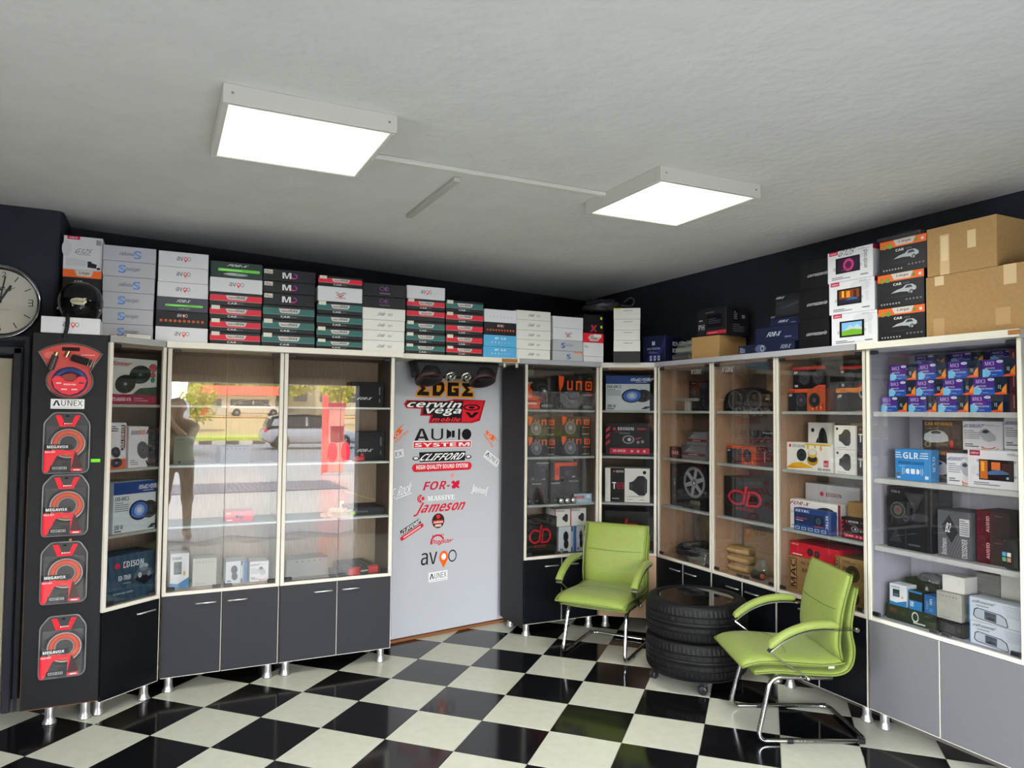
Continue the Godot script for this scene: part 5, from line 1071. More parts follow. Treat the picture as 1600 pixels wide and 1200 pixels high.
func helmet():
	var t = thing("open_face_helmet", "glossy black open-face helmet with oval emblem on the white box", "helmet", Vector3(-0.389, 2.0685, -4.45))
	var rows = []
	for i in 22:
		var a = lerp(-0.95, PI / 2, i / 21.0); var r = PackedVector3Array()
		for j in 40:
			var b = TAU * j / 40
			var rr = 0.106 * pow(abs(cos(a)), 0.9) + (0.004 if a < -0.6 else 0.0)
			r.append(Vector3(cos(b) * rr, 0.088 + 0.11 * sin(a), sin(b) * rr * 1.12))
		rows.append(r)
	var m = MB.new(); m.grid(rows, false, true, true)
	part("shell", m.mesh(), mat("0b0b0d", 0.08), t)
	var rim = []
	for j in 32: rim.append(Vector3(cos(TAU * j / 32) * 0.068, 0.004, sin(TAU * j / 32) * 0.076))
	part("rim_trim", tube(rim, 0.006, 6, true), mat("1a1a1c", 0.4), t)
	var em = part("emblem", lathe([[0.0, 0.003], [0.034, 0.002], [0.037, 0.0], [0.037, -0.004]], 28), mat("cfc8a8", 0.25, 0.4), t, Vector3(0.0, 0.08, 0.1185), Vector3(84, 0, 0))
	em.scale = Vector3(1, 1, 0.5)
	var p = Pr.new(self, 0.06, 0.02); p.T("Grex", 0.05, 0.1, 0.9, 0.75, "2a2a2c", 2, 0.3)
	part("emblem_lettering", p.mesh(), mats.print, t, Vector3(0, 0.0715, 0.1222), Vector3(-6, 0, 0))
	for x in [-0.095, 0.095]:
		part("side_stud", lathe([[0.0, 0.005], [0.006, 0.004], [0.008, 0.0]], 12), mat("8a8a8c", 0.2, 0.9), t, Vector3(x, 0.045, 0.062), Vector3(80, 0, -55 * sign(x)))
	part("snap_stud", lathe([[0.0, 0.004], [0.005, 0.003], [0.007, 0.0]], 12), mat("8a8a8c", 0.2, 0.9), t, Vector3(0.01, 0.045, 0.114), Vector3(90, 0, 0))
	var st = smooth_path([Vector3(-0.045, 0.02, 0.085), Vector3(-0.045, 0.003, 0.113), Vector3(-0.045, -0.04, 0.116), Vector3(-0.05, -0.08, 0.119), Vector3(-0.058, -0.115, 0.119)], 14)
	part("chin_strap", tube(st, 0.009, 6, false, 0.3), mat("101012", 0.6), t)

func right_top():
	var x = 3.36; var y = 1.9803
	carton("navymm", "navy blue box with white square icons beside the white corner cartons", Vector3(x + 0.02, y, -4.50), -75.0, 0.21, 0.21, 0.2, "", {"side": "navymm_s"})
	var t = thing("bagged_device", "grey device in clear plastic film between navy box and open kraft carton", "device", Vector3(3.46, y, -4.16), -90.0)
	part("device_body", box(0.2, 0.05, 0.2, 0.012), mat("3c3e3c", 0.35), t, Vector3(0, 0.025, 0))
	part("upper_tray", box(0.18, 0.05, 0.17, 0.014), mat("77796f", 0.3), t, Vector3(0, 0.076, 0))
	part("film", lump(0.2, 0.04, 0.19, 9, 0.25), glass("c8ccc8", 0.25), t, Vector3(0, 0.102, 0))
	carton("kraft", "small kraft cardboard box carrying a black amplifier box", Vector3(x, y, -3.90), -84.0, 0.25, 0.152, 0.27, "", {"called": "cardboard_box"})
	carton("amp", "black amplifier box with red stripe standing on the small kraft box", Vector3(x + 0.02, y + 0.153, -3.86), -88.0, 0.28, 0.19, 0.2, "", {"side": "amp_s"})
	carton("navyflat", "long flat navy box with speaker picture lying on the grey top board", Vector3(x, y, -3.35), -90.0, 0.46, 0.058, 0.24)
	carton("navyforx", "navy box with white lettering, second up on the long flat navy box", Vector3(x + 0.01, y + 0.059, -3.27), -90.0, 0.34, 0.098, 0.26)
	carton("navyforx", "thin navy box, third up below the glossy black box", Vector3(x + 0.02, y + 0.158, -3.21), -90.0, 0.235, 0.05, 0.24)
	carton("forxblk", "glossy black box topping the pile of navy boxes", Vector3(x + 0.015, y + 0.209, -3.185), -90.0, 0.195, 0.134, 0.22)
	carton("forxblk", "small black box half hidden behind the second navy box", Vector3(3.5, y + 0.158, -3.39), -90.0, 0.11, 0.09, 0.12)
	var o3 = ["lowest", "middle", "top"]
	for k in 3: carton("carro", "%s matt black box with grey wordmark left of the white screen boxes" % o3[k], Vector3(x + 0.005 * k, y + [0.0, 0.172, 0.344][k], -2.98), -90.0, 0.212, [0.171, 0.171, 0.165][k], 0.26, "matt black boxes")
	var sc = ["lowest white screen box, green meadow on its display", "middle white screen box, orange night street on its display", "top white screen box with handwritten code and violet display"]
	var ar = ["g125c", "g125b", "g125a"]
	for k in 3: carton(ar[k], sc[k], Vector3(x, y + [0.0, 0.176, 0.354][k], [-2.712, -2.727, -2.735][k]), -90.0, 0.288, [0.175, 0.177, 0.172][k], 0.2, "white screen boxes", {"side": "g125side"})
	for k in 3: carton("imax", "%s black car media box with orange band between screen boxes and cartons" % o3[k], Vector3(x, y + [0.0, 0.171, 0.346][k], [-2.434, -2.436, -2.421][k]), -90.0, 0.255, [0.17, 0.174, 0.172][k], 0.24, "black car media boxes")
	carton("taped2", "large lower kraft carton beside the black car media boxes", Vector3(x, y, -2.072), -90.0, 0.455, 0.295, 0.29, "", {"called": "cardboard_box"})
	carton("taped", "upper kraft carton with shiny tape strips under the ceiling", Vector3(x, y + 0.296, -2.127), -90.0, 0.33, 0.235, 0.29, "", {"called": "cardboard_box"})
	t = thing("flat_case", "flat black case lying on the topmost black car media box", "case", Vector3(3.42, y + 0.519, -2.43), -90.0)
	part("case_body", box(0.24, 0.018, 0.17, 0.004), mat("26262a", 0.5), t, Vector3(0, 0.009, 0))
	part("handle", tube([Vector3(-0.04, 0.02, 0.03), Vector3(-0.035, 0.035, 0.03), Vector3(0.035, 0.035, 0.03), Vector3(0.04, 0.02, 0.03)], 0.004, 6), mat("1a1a1c", 0.5), t)

# ---------------------------------------------------------------- goods on the shelves
func shelf_goods():
	var s1 = 1.6203; var s2 = 1.2753; var s3 = 0.9283; var s4 = 0.5613
	# narrow angled cabinet (front turned by 36 degrees)
	var u = Vector3(0.8, 0, -0.6); var f = Vector3(0.6, 0, 0.8)
	carton("pioneer", "white speaker box with dark oval speakers and crimson foot, top of narrow angled cabinet", Vector3(-0.125, s1, -4.475), 37.5, 0.275, 0.25, 0.16)
	carton("eurol", "slim white box with orange foot, leaning at the left of the second shelf", Vector3(-0.195, s2, -4.43), 34.0, 0.095, 0.246, 0.12)
	carton("euror", "white box with grey round speaker picture beside the slim white box", Vector3(-0.097, s2, -4.493), 37.5, 0.118, 0.225, 0.14)
	speaker_unit("bare black oval speaker standing on the second shelf of the narrow angled cabinet", Vector3(-0.03, s2, -4.54), 20.0)
	carton("alpines", "narrow white and blue speaker box seen at the edge of the third shelf", Vector3(-0.24, s3, -4.412), 37.5, 0.036, 0.28, 0.1)
	carton("alpine", "large white and blue speaker box, third shelf of narrow angled cabinet", Vector3(-0.105, s3, -4.487), 37.5, 0.255, 0.272, 0.14)
	carton("edisonblue", "dark blue speaker box with red dot on the lowest level of narrow angled cabinet", Vector3(-0.108, s4, -4.487), 37.5, 0.275, 0.25, 0.16)
	# the two wide cabinets, dim behind the mirrored street
	carton("forx_blk2", "square black box with white wordmark, upper shelf beside the white sticker door", Vector3(1.21, s1, -4.64), -2.0, 0.21, 0.165, 0.16)
	carton("forx_blk2", "square black box with white wordmark, second shelf beside the white sticker door", Vector3(1.225, s2, -4.66), -3.0, 0.22, 0.19, 0.16)
	var t = thing("toy_truck", "small red toy-like device lying before the lower square black box", "device", Vector3(1.155, s2, -4.62), -10.0)
	part("red_body", box(0.075, 0.03, 0.03, 0.006), mat("a81f30", 0.3), t, Vector3(0, 0.016, 0))
	part("cap", box(0.022, 0.02, 0.022, 0.004), mat("b8283a", 0.3), t, Vector3(0.02, 0.041, 0))
	part("white_foot", box(0.05, 0.008, 0.03, 0.002), mat("d8d8d8", 0.4), t, Vector3(-0.065, 0.004, 0.0))
	t = thing("cable_bag", "pale coiled cable in a bag with green tie on the third shelf", "cable", Vector3(1.03, s3, -4.63), 0)
	part("coil", lump(0.2, 0.045, 0.1, 21, 0.3), mat("c9c6a4", 0.4), t)
	part("green_tie", box(0.04, 0.02, 0.02, 0.005), mat("a9c83a", 0.4), t, Vector3(0.085, 0.02, 0.03))
	carton("flatblk", "wide flat grey-black box on the third shelf beside the sticker door", Vector3(1.222, s3, -4.63), 0.0, 0.23, 0.05, 0.25)
	t = thing("wood_stick", "thin wooden lath leaning across the third shelf corner", "lath", Vector3(1.225, s3 + 0.0, -4.86), -4.0)
	part("lath", box(0.22, 0.012, 0.012, 0.001), mat("b9a680", 0.6), t, Vector3(0, 0.1, -0.01), Vector3(0, 0, -18))
	part("white_bracket", box(0.03, 0.075, 0.03, 0.002), mat("d8d6cc", 0.5), t, Vector3(-0.12, 0.038, 0.0))
	t = thing("amplifier", "dark grey amplifier with red front panel on the bottom level", "amplifier", Vector3(1.19, s4, -4.6), 9.0)
	part("amp_body", box(0.2, 0.055, 0.24, 0.006), mat("3c4142", 0.35), t, Vector3(0, 0.0275, -0.12))
	part("red_front", box(0.2, 0.05, 0.02, 0.008), mat("b4202f", 0.35), t, Vector3(0, 0.027, 0.011))
	part("round_badge", lathe([[0.0, 0.004], [0.03, 0.003], [0.033, 0.0]], 20), mat("26262a", 0.3), t, Vector3(0, 0.027, 0.021), Vector3(90, 0, 0))
	var p = Pr.new(self, 0.05, 0.012); p.T("Magnat", 0, 0, 1, 1, "e8e8e8", 1, 0.2)
	part("badge_lettering", p.mesh(), mats.print, t, Vector3(0, 0.021, 0.026))
	for k in 4: part("cooling_fin", box(0.004, 0.006, 0.2, 0.001), mat("2c3031", 0.35), t, Vector3(-0.06 + 0.04 * k, 0.057, -0.12))
	carton("greyamp", "grey-green flat case standing upright on the second shelf, wide cabinet's left corner", Vector3(0.135, s2, -4.66), 0.0, 0.11, 0.165, 0.12)
	carton("greybox", "grey box of car parts in the middle of the second shelf", Vector3(0.42, s2, -4.68), 4.0, 0.17, 0.1, 0.14)
	carton("wbox", "white and blue box at the left of the bottom level, wide cabinet", Vector3(0.13, s4, -4.66), 3.0, 0.1, 0.2, 0.14)
	carton("silverbox", "large pale box beside white and blue box, bottom level", Vector3(0.265, s4, -4.67), -2.0, 0.13, 0.16, 0.14)
	carton("ovals", "white box with grey print on the bottom level, right half of first wide cabinet", Vector3(0.44, s4, -4.66), 0.0, 0.12, 0.13, 0.14)
	carton("robust", "white box with car picture on the bottom level, first wide cabinet", Vector3(0.57, s4, -4.66), 0.0, 0.11, 0.12, 0.13)
	carton("greybox", "wide grey box on the bottom level of second wide cabinet", Vector3(0.86, s4, -4.68), 5.0, 0.26, 0.11, 0.16)
	carton("redsp", "small red box on the third shelf of first wide cabinet", Vector3(0.45, s3, -4.66), 0.0, 0.16, 0.06, 0.14)
	# cabinet of orange speaker boxes
	var z = -4.72
	carton("coax", "black box with orange splash and tilted oval speaker, top shelf", Vector3(2.528, s1, z), 0, 0.238, 0.228, 0.2)
	carton("uno_big", "largest black box with orange block letters, top shelf", Vector3(2.812, s1, z + 0.02), -1.5, 0.3, 0.255, 0.2)
	carton("uno_small", "black box with orange block letters, lower left of four on the second shelf", Vector3(2.537, s2, z), 2.0, 0.235, 0.146, 0.18)
	carton("uno_small", "black box with orange block letters, lower right of four on the second shelf", Vector3(2.83, s2, z), -2.0, 0.255, 0.15, 0.18)
	carton("uno_small", "black box with orange block letters, upper left of four on the second shelf", Vector3(2.533, s2 + 0.1465, z), 1.0, 0.23, 0.145, 0.18)
	carton("uno_small", "black box with orange block letters, upper right of four on the second shelf", Vector3(2.828, s2 + 0.1505, z), -1.0, 0.25, 0.145, 0.18)
	carton("blkspk", "dark speaker box, lower left on the third shelf below the orange lettered boxes", Vector3(2.49, s3, z), 0, 0.15, 0.16, 0.18)
	carton("blkspk", "dark speaker box, second of the lower row on the third shelf", Vector3(2.645, s3, z), 0, 0.15, 0.16, 0.18)
	carton("blkspk", "wide dark speaker box on top of the lower pair, third shelf", Vector3(2.54, s3 + 0.161, z), 0, 0.21, 0.148, 0.18)
	carton("orangebox", "black and orange box on the third shelf, upper right", Vector3(2.742, s3 + 0.171, z), 0, 0.19, 0.128, 0.16)
	carton("blkspk", "dark speaker box right under the black and orange box", Vector3(2.81, s3, z - 0.01), 0, 0.17, 0.17, 0.15)
	carton("bluewh", "small pale blue box at the right end of the third shelf", Vector3(2.86, s3, z + 0.05), -3, 0.15, 0.068, 0.045)
	for k in 3:
		var tt = thing("mini_tweeter", ["first small black tweeter on the third shelf, farthest from the pale blue box", "middle small black tweeter on the third shelf", "small black tweeter touching the pale blue box"][k], "tweeter", Vector3(2.665 + 0.052 * k, s3, z + 0.06), 0.0, "small black tweeters")
		part("housing", box(0.046, 0.05, 0.035, 0.008), mat("18181a", 0.35), tt, Vector3(0, 0.025, 0))
		part("dome_ring", lathe([[0.0, 0.006], [0.008, 0.005], [0.012, 0.001], [0.017, 0.004], [0.02, 0.0]], 20), mat("a9a6a2", 0.2, 0.8), tt, Vector3(0, 0.026, 0.018), Vector3(90, 0, 0))
	carton("ddbox", "black box with big red double D emblem on the bottom level, orange box cabinet", Vector3(2.53, s4, z + 0.02), 3.0, 0.26, 0.275, 0.16)
	carton("ovals", "white box with two dark ovals, first on the bottom level by the black box", Vector3(2.76, s4, z), 0, 0.15, 0.19, 0.16)
	carton("ovals", "white box with two dark ovals half hidden behind the green chair", Vector3(2.885, s4, z), 0, 0.095, 0.19, 0.16)
	carton("whitesp", "small white speaker box with red edge, on top of the ovals box, outer one", Vector3(2.715, s4 + 0.192, z), 0, 0.13, 0.13, 0.14)
	carton("whitesp", "small white speaker box with red edge, above the half hidden ovals box", Vector3(2.852, s4 + 0.192, z), 0, 0.138, 0.13, 0.14)
	# angled corner cabinet
	carton("alpine", "large white and blue speaker box on top shelf of the corner cabinet", Vector3(3.2, s1, -4.585), -35.9, 0.33, 0.265, 0.2)
	carton("edblk", "black speaker box with crimson foot band, second shelf of the corner cabinet", Vector3(3.2, s2, -4.585), -35.9, 0.33, 0.25, 0.2)
	carton("t69", "white and black box with large number, third shelf of the corner cabinet", Vector3(3.2, s3, -4.585), -35.9, 0.335, 0.255, 0.2)
	carton("ddbox", "large black box with red emblem behind the green chair's back", Vector3(3.2, s4, -4.585), -35.9, 0.335, 0.3, 0.2)
	# first cabinet of the right-hand row
	var x = 3.4
	carton("darkspk", "dark box behind the silver bracket, top shelf, first cabinet after corner", Vector3(3.52, s1, -4.14), -90, 0.24, 0.22, 0.11)
	t = thing("silver_bracket", "silver T-shaped bracket standing on the top shelf", "bracket", Vector3(x + 0.02, s1, -4.17), -90.0)
	part("cross_bar", box(0.26, 0.022, 0.03, 0.004), mat("b9b4a4", 0.3, 0.6), t, Vector3(0, 0.08, 0))
	part("stem", box(0.05, 0.07, 0.03, 0.004), mat("c4c0b4", 0.3, 0.5), t, Vector3(0.02, 0.035, 0))
	carton("blkbook", "narrow black box at the right end of the top shelf by bracket", Vector3(x, s1, -3.96), -90, 0.06, 0.155, 0.16)
	carton("gas", "small black box with red round emblem on the second shelf", Vector3(x, s2, -4.27), -90, 0.12, 0.08, 0.14)
	carton("gasgrey", "grey box with red stripe, lower of two on the second shelf", Vector3(x, s2, -4.07), -90, 0.25, 0.1, 0.18)
	carton("gasgrey", "grey box with red stripe, upper of two on the second shelf", Vector3(x + 0.02, s2 + 0.1, -4.06), -92, 0.22, 0.095, 0.16)
	carton("wheelprint", "big black box printed with a silver wheel, third shelf", Vector3(x, s3, -4.06), -92, 0.27, 0.305, 0.15, "", {})
	carton("wheelside", "black box with small red lettering left of the wheel-print box", Vector3(x + 0.02, s3, -4.28), -90, 0.14, 0.3, 0.15)
	t = thing("cable_heap", "heap of cables in clear plastic bags, bottom level, first cabinet after corner", "cables", Vector3(3.47, s4, -4.1), -90.0)
	for k in 7: part("cable_loop", loop_tube(31 + k, 0.06 + 0.012 * (k % 3), 0.009), mat(["1c1c1f", "202023", "57595a"][k % 3], 0.3), t, Vector3(-0.12 + 0.04 * k, 0.05 + 0.02 * (k % 4), 0.03 * sin(k * 2.0)), Vector3(14.0 * sin(k * 1.7), 40.0 * k, 12.0 * cos(k)))
	part("clear_bag", lump(0.24, 0.085, 0.13, 33, 0.12), glass("9a9c9c", 0.3), t, Vector3(0.06, 0.0, 0.03))
	# second cabinet of the row
	hood(Vector3(3.44, s1, -3.53))
	carton("kraft", "plain kraft box behind the black instrument hood", Vector3(3.58, s1, -3.46), -90, 0.2, 0.26, 0.055, "", {"called": "cardboard_box"})
	carton("edger", "red and black speaker box on the second shelf below the instrument hood", Vector3(x, s2, -3.6), -94, 0.28, 0.12, 0.16)
	carton("redblk", "dark red and black box at the right of the second shelf", Vector3(x, s2, -3.38), -90, 0.11, 0.12, 0.16)
	carton("blkspk", "black speaker box behind the red and black speaker box", Vector3(3.55, s2, -3.5), -90, 0.3, 0.22, 0.08)
	carton("ddbox", "wide black box with big red double D emblem, third shelf", Vector3(x, s3, -3.55), -90, 0.42, 0.262, 0.2)
	for k in 3: parcel(["lowest", "middle", "top"][k] + " brown paper parcel in the little pile at the bottom", Vector3(x + 0.05, s4 + 0.056 * k, -3.69), -88.0 + 4.0 * k)
	carton("kraft", "wide kraft box, lower one behind the brown paper parcels", Vector3(3.54, s4, -3.55), -90, 0.36, 0.14, 0.1, "", {"called": "cardboard_box"})
	carton("kraft", "wide kraft box, upper one behind the brown paper parcels", Vector3(3.545, s4 + 0.142, -3.56), -90, 0.34, 0.14, 0.1, "", {"called": "cardboard_box"})
	t = thing("bagged_motor", "small black motor in a clear bag right of the brown parcels", "motor", Vector3(3.42, s4, -3.48), -90.0)
	part("motor_body", tube([Vector3(-0.03, 0.03, 0), Vector3(0.045, 0.03, 0.01)], 0.028, 12), mat("1c1c1e", 0.4), t)
	part("orange_cap", tube([Vector3(0.045, 0.03, 0.01), Vector3(0.058, 0.03, 0.012)], 0.014, 10), mat("b85a2c", 0.4), t)
	part("plastic_bag", lump(0.11, 0.11, 0.05, 41, 0.12), glass("8a8c88", 0.35), t, Vector3(-0.02, 0, -0.05))
	# third cabinet of the row
	carton("edger", "orange-red and black box with two round speakers, lower left on the top shelf", Vector3(x, s1, -3.07), -90, 0.27, 0.132, 0.18)
	carton("edge2", "black box with two round speakers, upper left on the top shelf", Vector3(x, s1 + 0.133, -3.05), -90, 0.235, 0.128, 0.18)
	carton("edge3", "orange and black box with oval speaker, lower right on the top shelf", Vector3(x, s1, -2.755), -90, 0.215, 0.13, 0.18)
	carton("edge2", "black box with two round speakers, upper right on the top shelf", Vector3(x, s1 + 0.131, -2.745), -90, 0.18, 0.118, 0.18)
	for k in 3: carton("blkbook", ["first upright black case between the speaker boxes", "middle upright black case between the speaker boxes", "last upright black case between the speaker boxes"][k], Vector3(3.5, s1, -2.935 + 0.032 * k), -90, 0.03, 0.17, 0.13, "upright black cases")
	carton("t6", "white and black box with large 6, second shelf behind the white and yellow box", Vector3(3.5, s2, -3.0), -90, 0.3, 0.28, 0.12)
	carton("edy", "white and yellow box with two speakers, front of the second shelf", Vector3(x - 0.01, s2, -3.045), -90, 0.33, 0.162, 0.09)
	carton("t5", "white and black box with large 5, lower one on the second shelf", Vector3(x, s2, -2.765), -90, 0.22, 0.135, 0.16)
	carton("t5", "white and black box with large 5, upper one on the second shelf", Vector3(x, s2 + 0.136, -2.765), -90, 0.225, 0.132, 0.16)
	carton("purple", "purple and crimson flat box, lower at the back of the third shelf", Vector3(3.52, s3, -2.97), -90, 0.42, 0.145, 0.1)
	carton("edw", "long pale grey box with small red dot, back of the third shelf", Vector3(3.52, s3 + 0.146, -3.0), -90, 0.38, 0.12, 0.1)
	carton("forxw", "white speaker box with crimson lettering on the third shelf", Vector3(x + 0.02, s3, -3.035), -90, 0.36, 0.17, 0.08)
	carton("xetrc", "blue box with white icons in front of the crimson lettered box", Vector3(x - 0.035, s3, -3.005), -90, 0.26, 0.13, 0.05)
	carton("kraft", "small open kraft box above the black and red box", Vector3(3.44, s3 + 0.115, -2.75), -90, 0.15, 0.08, 0.12, "", {"called": "cardboard_box"})
	carton("edblk", "small black and red box at the right end of third shelf", Vector3(x, s3, -2.75), -90, 0.17, 0.114, 0.18)
	carton("mac", "large kraft speaker box with tall black letters, bottom level", Vector3(x, s4, -3.04), -90, 0.34, 0.205, 0.2)
	carton("redsp", "flat red speaker box on the large kraft speaker box", Vector3(x + 0.01, s4 + 0.206, -3.03), -91, 0.36, 0.083, 0.18)
	carton("mac2", "kraft speaker box, lower one behind the side-facing green chair", Vector3(x, s4, -2.77), -90, 0.21, 0.12, 0.18)
	carton("mac2", "kraft speaker box, upper one behind the side-facing green chair", Vector3(x, s4 + 0.121, -2.77), -90, 0.215, 0.14, 0.18)
	# pale grey cabinet
	var rows = [[-2.507, -2.352, -2.197, -2.042], [-2.46, -2.31, -2.17, -2.025], [-2.455, -2.3, -2.147, -1.985]]
	var rn = ["bottom row", "middle row", "top row"]; var cn = ["first", "second", "third", "last"]
	for r in 3:
		for c in 4:
			carton("mk3", "%s purple-blue key kit box, %s, counting from the kraft box cabinet" % [cn[c], rn[r]], Vector3(x, s1 + 0.0805 * r, rows[r][c]), -90 + [0, 1, -2][r], 0.148, 0.0795, 0.12, "purple-blue key kit boxes")
	for c in 3: carton("mk3", ["first", "second", "last"][c] + " purple-blue key kit box of the dim rear row, top shelf", Vector3(3.53, s1 + 0.2415, -2.4 + 0.19 * c), -90, 0.16, 0.05, 0.1, "rear key kit boxes")
	for k in 3: carton("redblk", ["lowest", "middle", "top"][k] + " black box with red side at the far end of the top shelf", Vector3(x, s1 + 0.095 * k, -1.915), -90, 0.05, 0.094, 0.16, "narrow black boxes")
	carton("carrev", "dark red box with silver car, upper one on the second shelf", Vector3(3.48, s2 + 0.165, -2.31), -90, 0.2, 0.14, 0.12)
	carton("carrev", "dark red box half hidden behind the blue parking box", Vector3(3.485, s2, -2.31), -90, 0.2, 0.163, 0.12)
	carton("glr", "blue parking sensor box at the front of second shelf, pale grey cabinet", Vector3(x, s2, -2.41), -90, 0.188, 0.157, 0.07, "", {"side": "glrs"})
	carton("robust", "white box with car picture, lower one beside the blue parking box", Vector3(x + 0.01, s2, -2.165), -90, 0.15, 0.148, 0.07)
	carton("robust", "white box with car picture, upper middle of the second shelf", Vector3(3.49, s2 + 0.165, -2.12), -90, 0.19, 0.138, 0.1)
	carton("robust", "white box with car picture, highest at the right of second shelf", Vector3(3.48, s2 + 0.178, -1.945), -90, 0.14, 0.143, 0.1)
	carton("robust", "white box with car picture hidden below the highest one", Vector3(3.5, s2, -1.96), -90, 0.14, 0.176, 0.1)
	carton("androidbig", "large white screen box with fiery display picture, front of second shelf", Vector3(x - 0.012, s2, -2.005), -90, 0.24, 0.172, 0.06)
	carton("darkspk", "large dark speaker box with round grille, third shelf of pale grey cabinet", Vector3(x, s3, -2.435), -90, 0.24, 0.31, 0.17)
	carton("pattern", "grey striped box with white labels on the third shelf", Vector3(x, s3, -2.2), -90, 0.165, 0.222, 0.17)
	carton("redblk", "dark red and black box, lower one beside the striped box", Vector3(x + 0.02, s3, -2.035), -90, 0.145, 0.12, 0.17)
	carton("redblk", "dark red and black box, upper one beside the striped box", Vector3(x + 0.02, s3 + 0.121, -2.035), -90, 0.145, 0.12, 0.17)
	t = thing("black_reel", "round black reel with coloured label at the far end of the third shelf", "reel", Vector3(3.43, s3, -1.93), -90.0)
	part("reel_body", lathe([[0.0, 0.0], [0.05, 0.0], [0.055, 0.008], [0.05, 0.02], [0.048, 0.1], [0.055, 0.12], [0.05, 0.13], [0.0, 0.13]], 28), mat("1b1b1d", 0.4), t)
	p = Pr.new(self, 0.05, 0.05); p.R(0, 0, 1, 1, "2a2a2c").R(0.1, 0.55, 0.35, 0.35, "3a9ac0").R(0.55, 0.55, 0.35, 0.35, "e0dcd0").R(0.1, 0.1, 0.35, 0.35, "5aa87a").R(0.55, 0.1, 0.35, 0.35, "c08a70")
	part("printed_label", p.mesh(), mats.print, t, Vector3(-0.02, 0.03, 0.056), Vector3(0, -8, 0))
	carton("greenbox", "long dark green box with white ring emblem, bottom level front", Vector3(x, s4, -2.43), -90, 0.265, 0.075, 0.1)
	carton("greenbox", "dark green box standing behind the charger boxes", Vector3(3.515, s4, -2.44), -90, 0.2, 0.2, 0.1)
	t = thing("plastic_wrap", "loose clear plastic wrap on the rear dark green box", "wrap", Vector3(3.56, s4 + 0.2005, -2.42), -90.0)
	part("film", lump(0.14, 0.035, 0.09, 51, 0.15), glass("a0a4a2", 0.3), t)
	carton("wbox", "white box with black charger picture on the long green box", Vector3(x + 0.005, s4 + 0.0755, -2.5), -90, 0.095, 0.105, 0.08)
	carton("wbox2", "white and blue box with barcode label, middle on the long green box", Vector3(x + 0.005, s4 + 0.0755, -2.405), -92, 0.072, 0.092, 0.07)
	carton("bluebox", "small blue box at the right on the long green box", Vector3(x + 0.005, s4 + 0.0755, -2.33), -95, 0.062, 0.088, 0.07)
	carton("smallblk", "small black printed box under the silver box, bottom level", Vector3(x, s4, -2.225), -90, 0.12, 0.072, 0.12)
	carton("silverbox", "silver grey box with row of dots above the small black box", Vector3(x, s4 + 0.0725, -2.232), -90, 0.122, 0.128, 0.12)
	carton("lexia0", "plain white box standing on the silver grey box", Vector3(x + 0.02, s4 + 0.201, -2.222), -90, 0.108, 0.078, 0.1)
	for k in 2: carton("greybox", ["lower grey box with dots behind the mirror boxes", "upper grey box with dots behind the mirror boxes"][k], Vector3(3.53, s4 + 0.15 * k, -2.13), -90, 0.115, 0.149, 0.1)
	carton("lexia0", "plain pale box at the back above the mirror boxes", Vector3(3.53, s4 + 0.196, -2.01), -90, 0.118, 0.125, 0.1)
	carton("greybox", "plain grey box at the far end above the mirror boxes", Vector3(3.53, s4 + 0.196, -1.925), -90, 0.045, 0.12, 0.1)
	carton("kraft", "kraft box supporting the pale boxes at the back", Vector3(3.53, s4, -1.98), -90, 0.18, 0.195, 0.1, "", {"called": "cardboard_box"})
	carton("mirror", "white box with rear-view mirror picture, lower of two", Vector3(x - 0.01, s4, -2.01), -90, 0.235, 0.104, 0.1)
	carton("mirror", "white box with rear-view mirror picture, upper of two", Vector3(x - 0.01, s4 + 0.105, -2.012), -90, 0.235, 0.106, 0.1)

func loop_tube(sd, r, th):   # a few loose turns of cable
	var pts = []
	for k in 40:
		var a = TAU * k / 40.0 * 3.0
		pts.append(Vector3(cos(a) * r * (1.0 + 0.12 * sin(a * 1.33 + sd)), 0.012 * sin(a * 0.7 + sd), sin(a) * r * (1.0 + 0.12 * cos(a * 1.66 + sd))))
	return tube(pts, th, 6)

func parcel(label, at, turn):
	var t = thing("paper_parcel", label, "parcel", at, turn, "brown paper parcels")
	part("wrapped_body", box(0.17, 0.055, 0.12, 0.012), mats.kraft, t, Vector3(0, 0.0275, -0.06))
	part("tape_strip", box(0.172, 0.02, 0.002, 0.0005), mat("b89a6a", 0.3), t, Vector3(0, 0.03, 0.0008))

func speaker_unit(label, at, turn):
	var t = thing("oval_speaker", label, "speaker", at, turn)
	var rim = []
	for k in 28: rim.append(Vector3(0.052 * cos(TAU * k / 28), 0.11 + 0.102 * sin(TAU * k / 28), 0))
	part("basket_rim", tube(rim, 0.008, 8, true), mat("1c1d20", 0.3), t)
	var rows = []
	for i in 8:
		var s = i / 7.0; var r = PackedVector3Array()
		for j in 28: r.append(Vector3(0.05 * (1 - s * 0.85) * cos(TAU * j / 28), 0.11 + 0.1 * (1 - s * 0.85) * sin(TAU * j / 28), -0.035 * s))
		rows.append(r)
	var m = MB.new(); m.grid(rows, false, true)
	part("cone", m.mesh(), mat("2a2b2e", 0.5), t)
	part("magnet", tube([Vector3(0, 0.11, -0.03), Vector3(0, 0.11, -0.06)], 0.03, 16), mat("3a3b3e", 0.3, 0.6), t)
	part("tweeter_cap", lathe([[0.0, 0.008], [0.012, 0.005], [0.016, 0.0]], 16), mat("55565a", 0.25, 0.5), t, Vector3(0, 0.11, -0.025), Vector3(90, 0, 0))

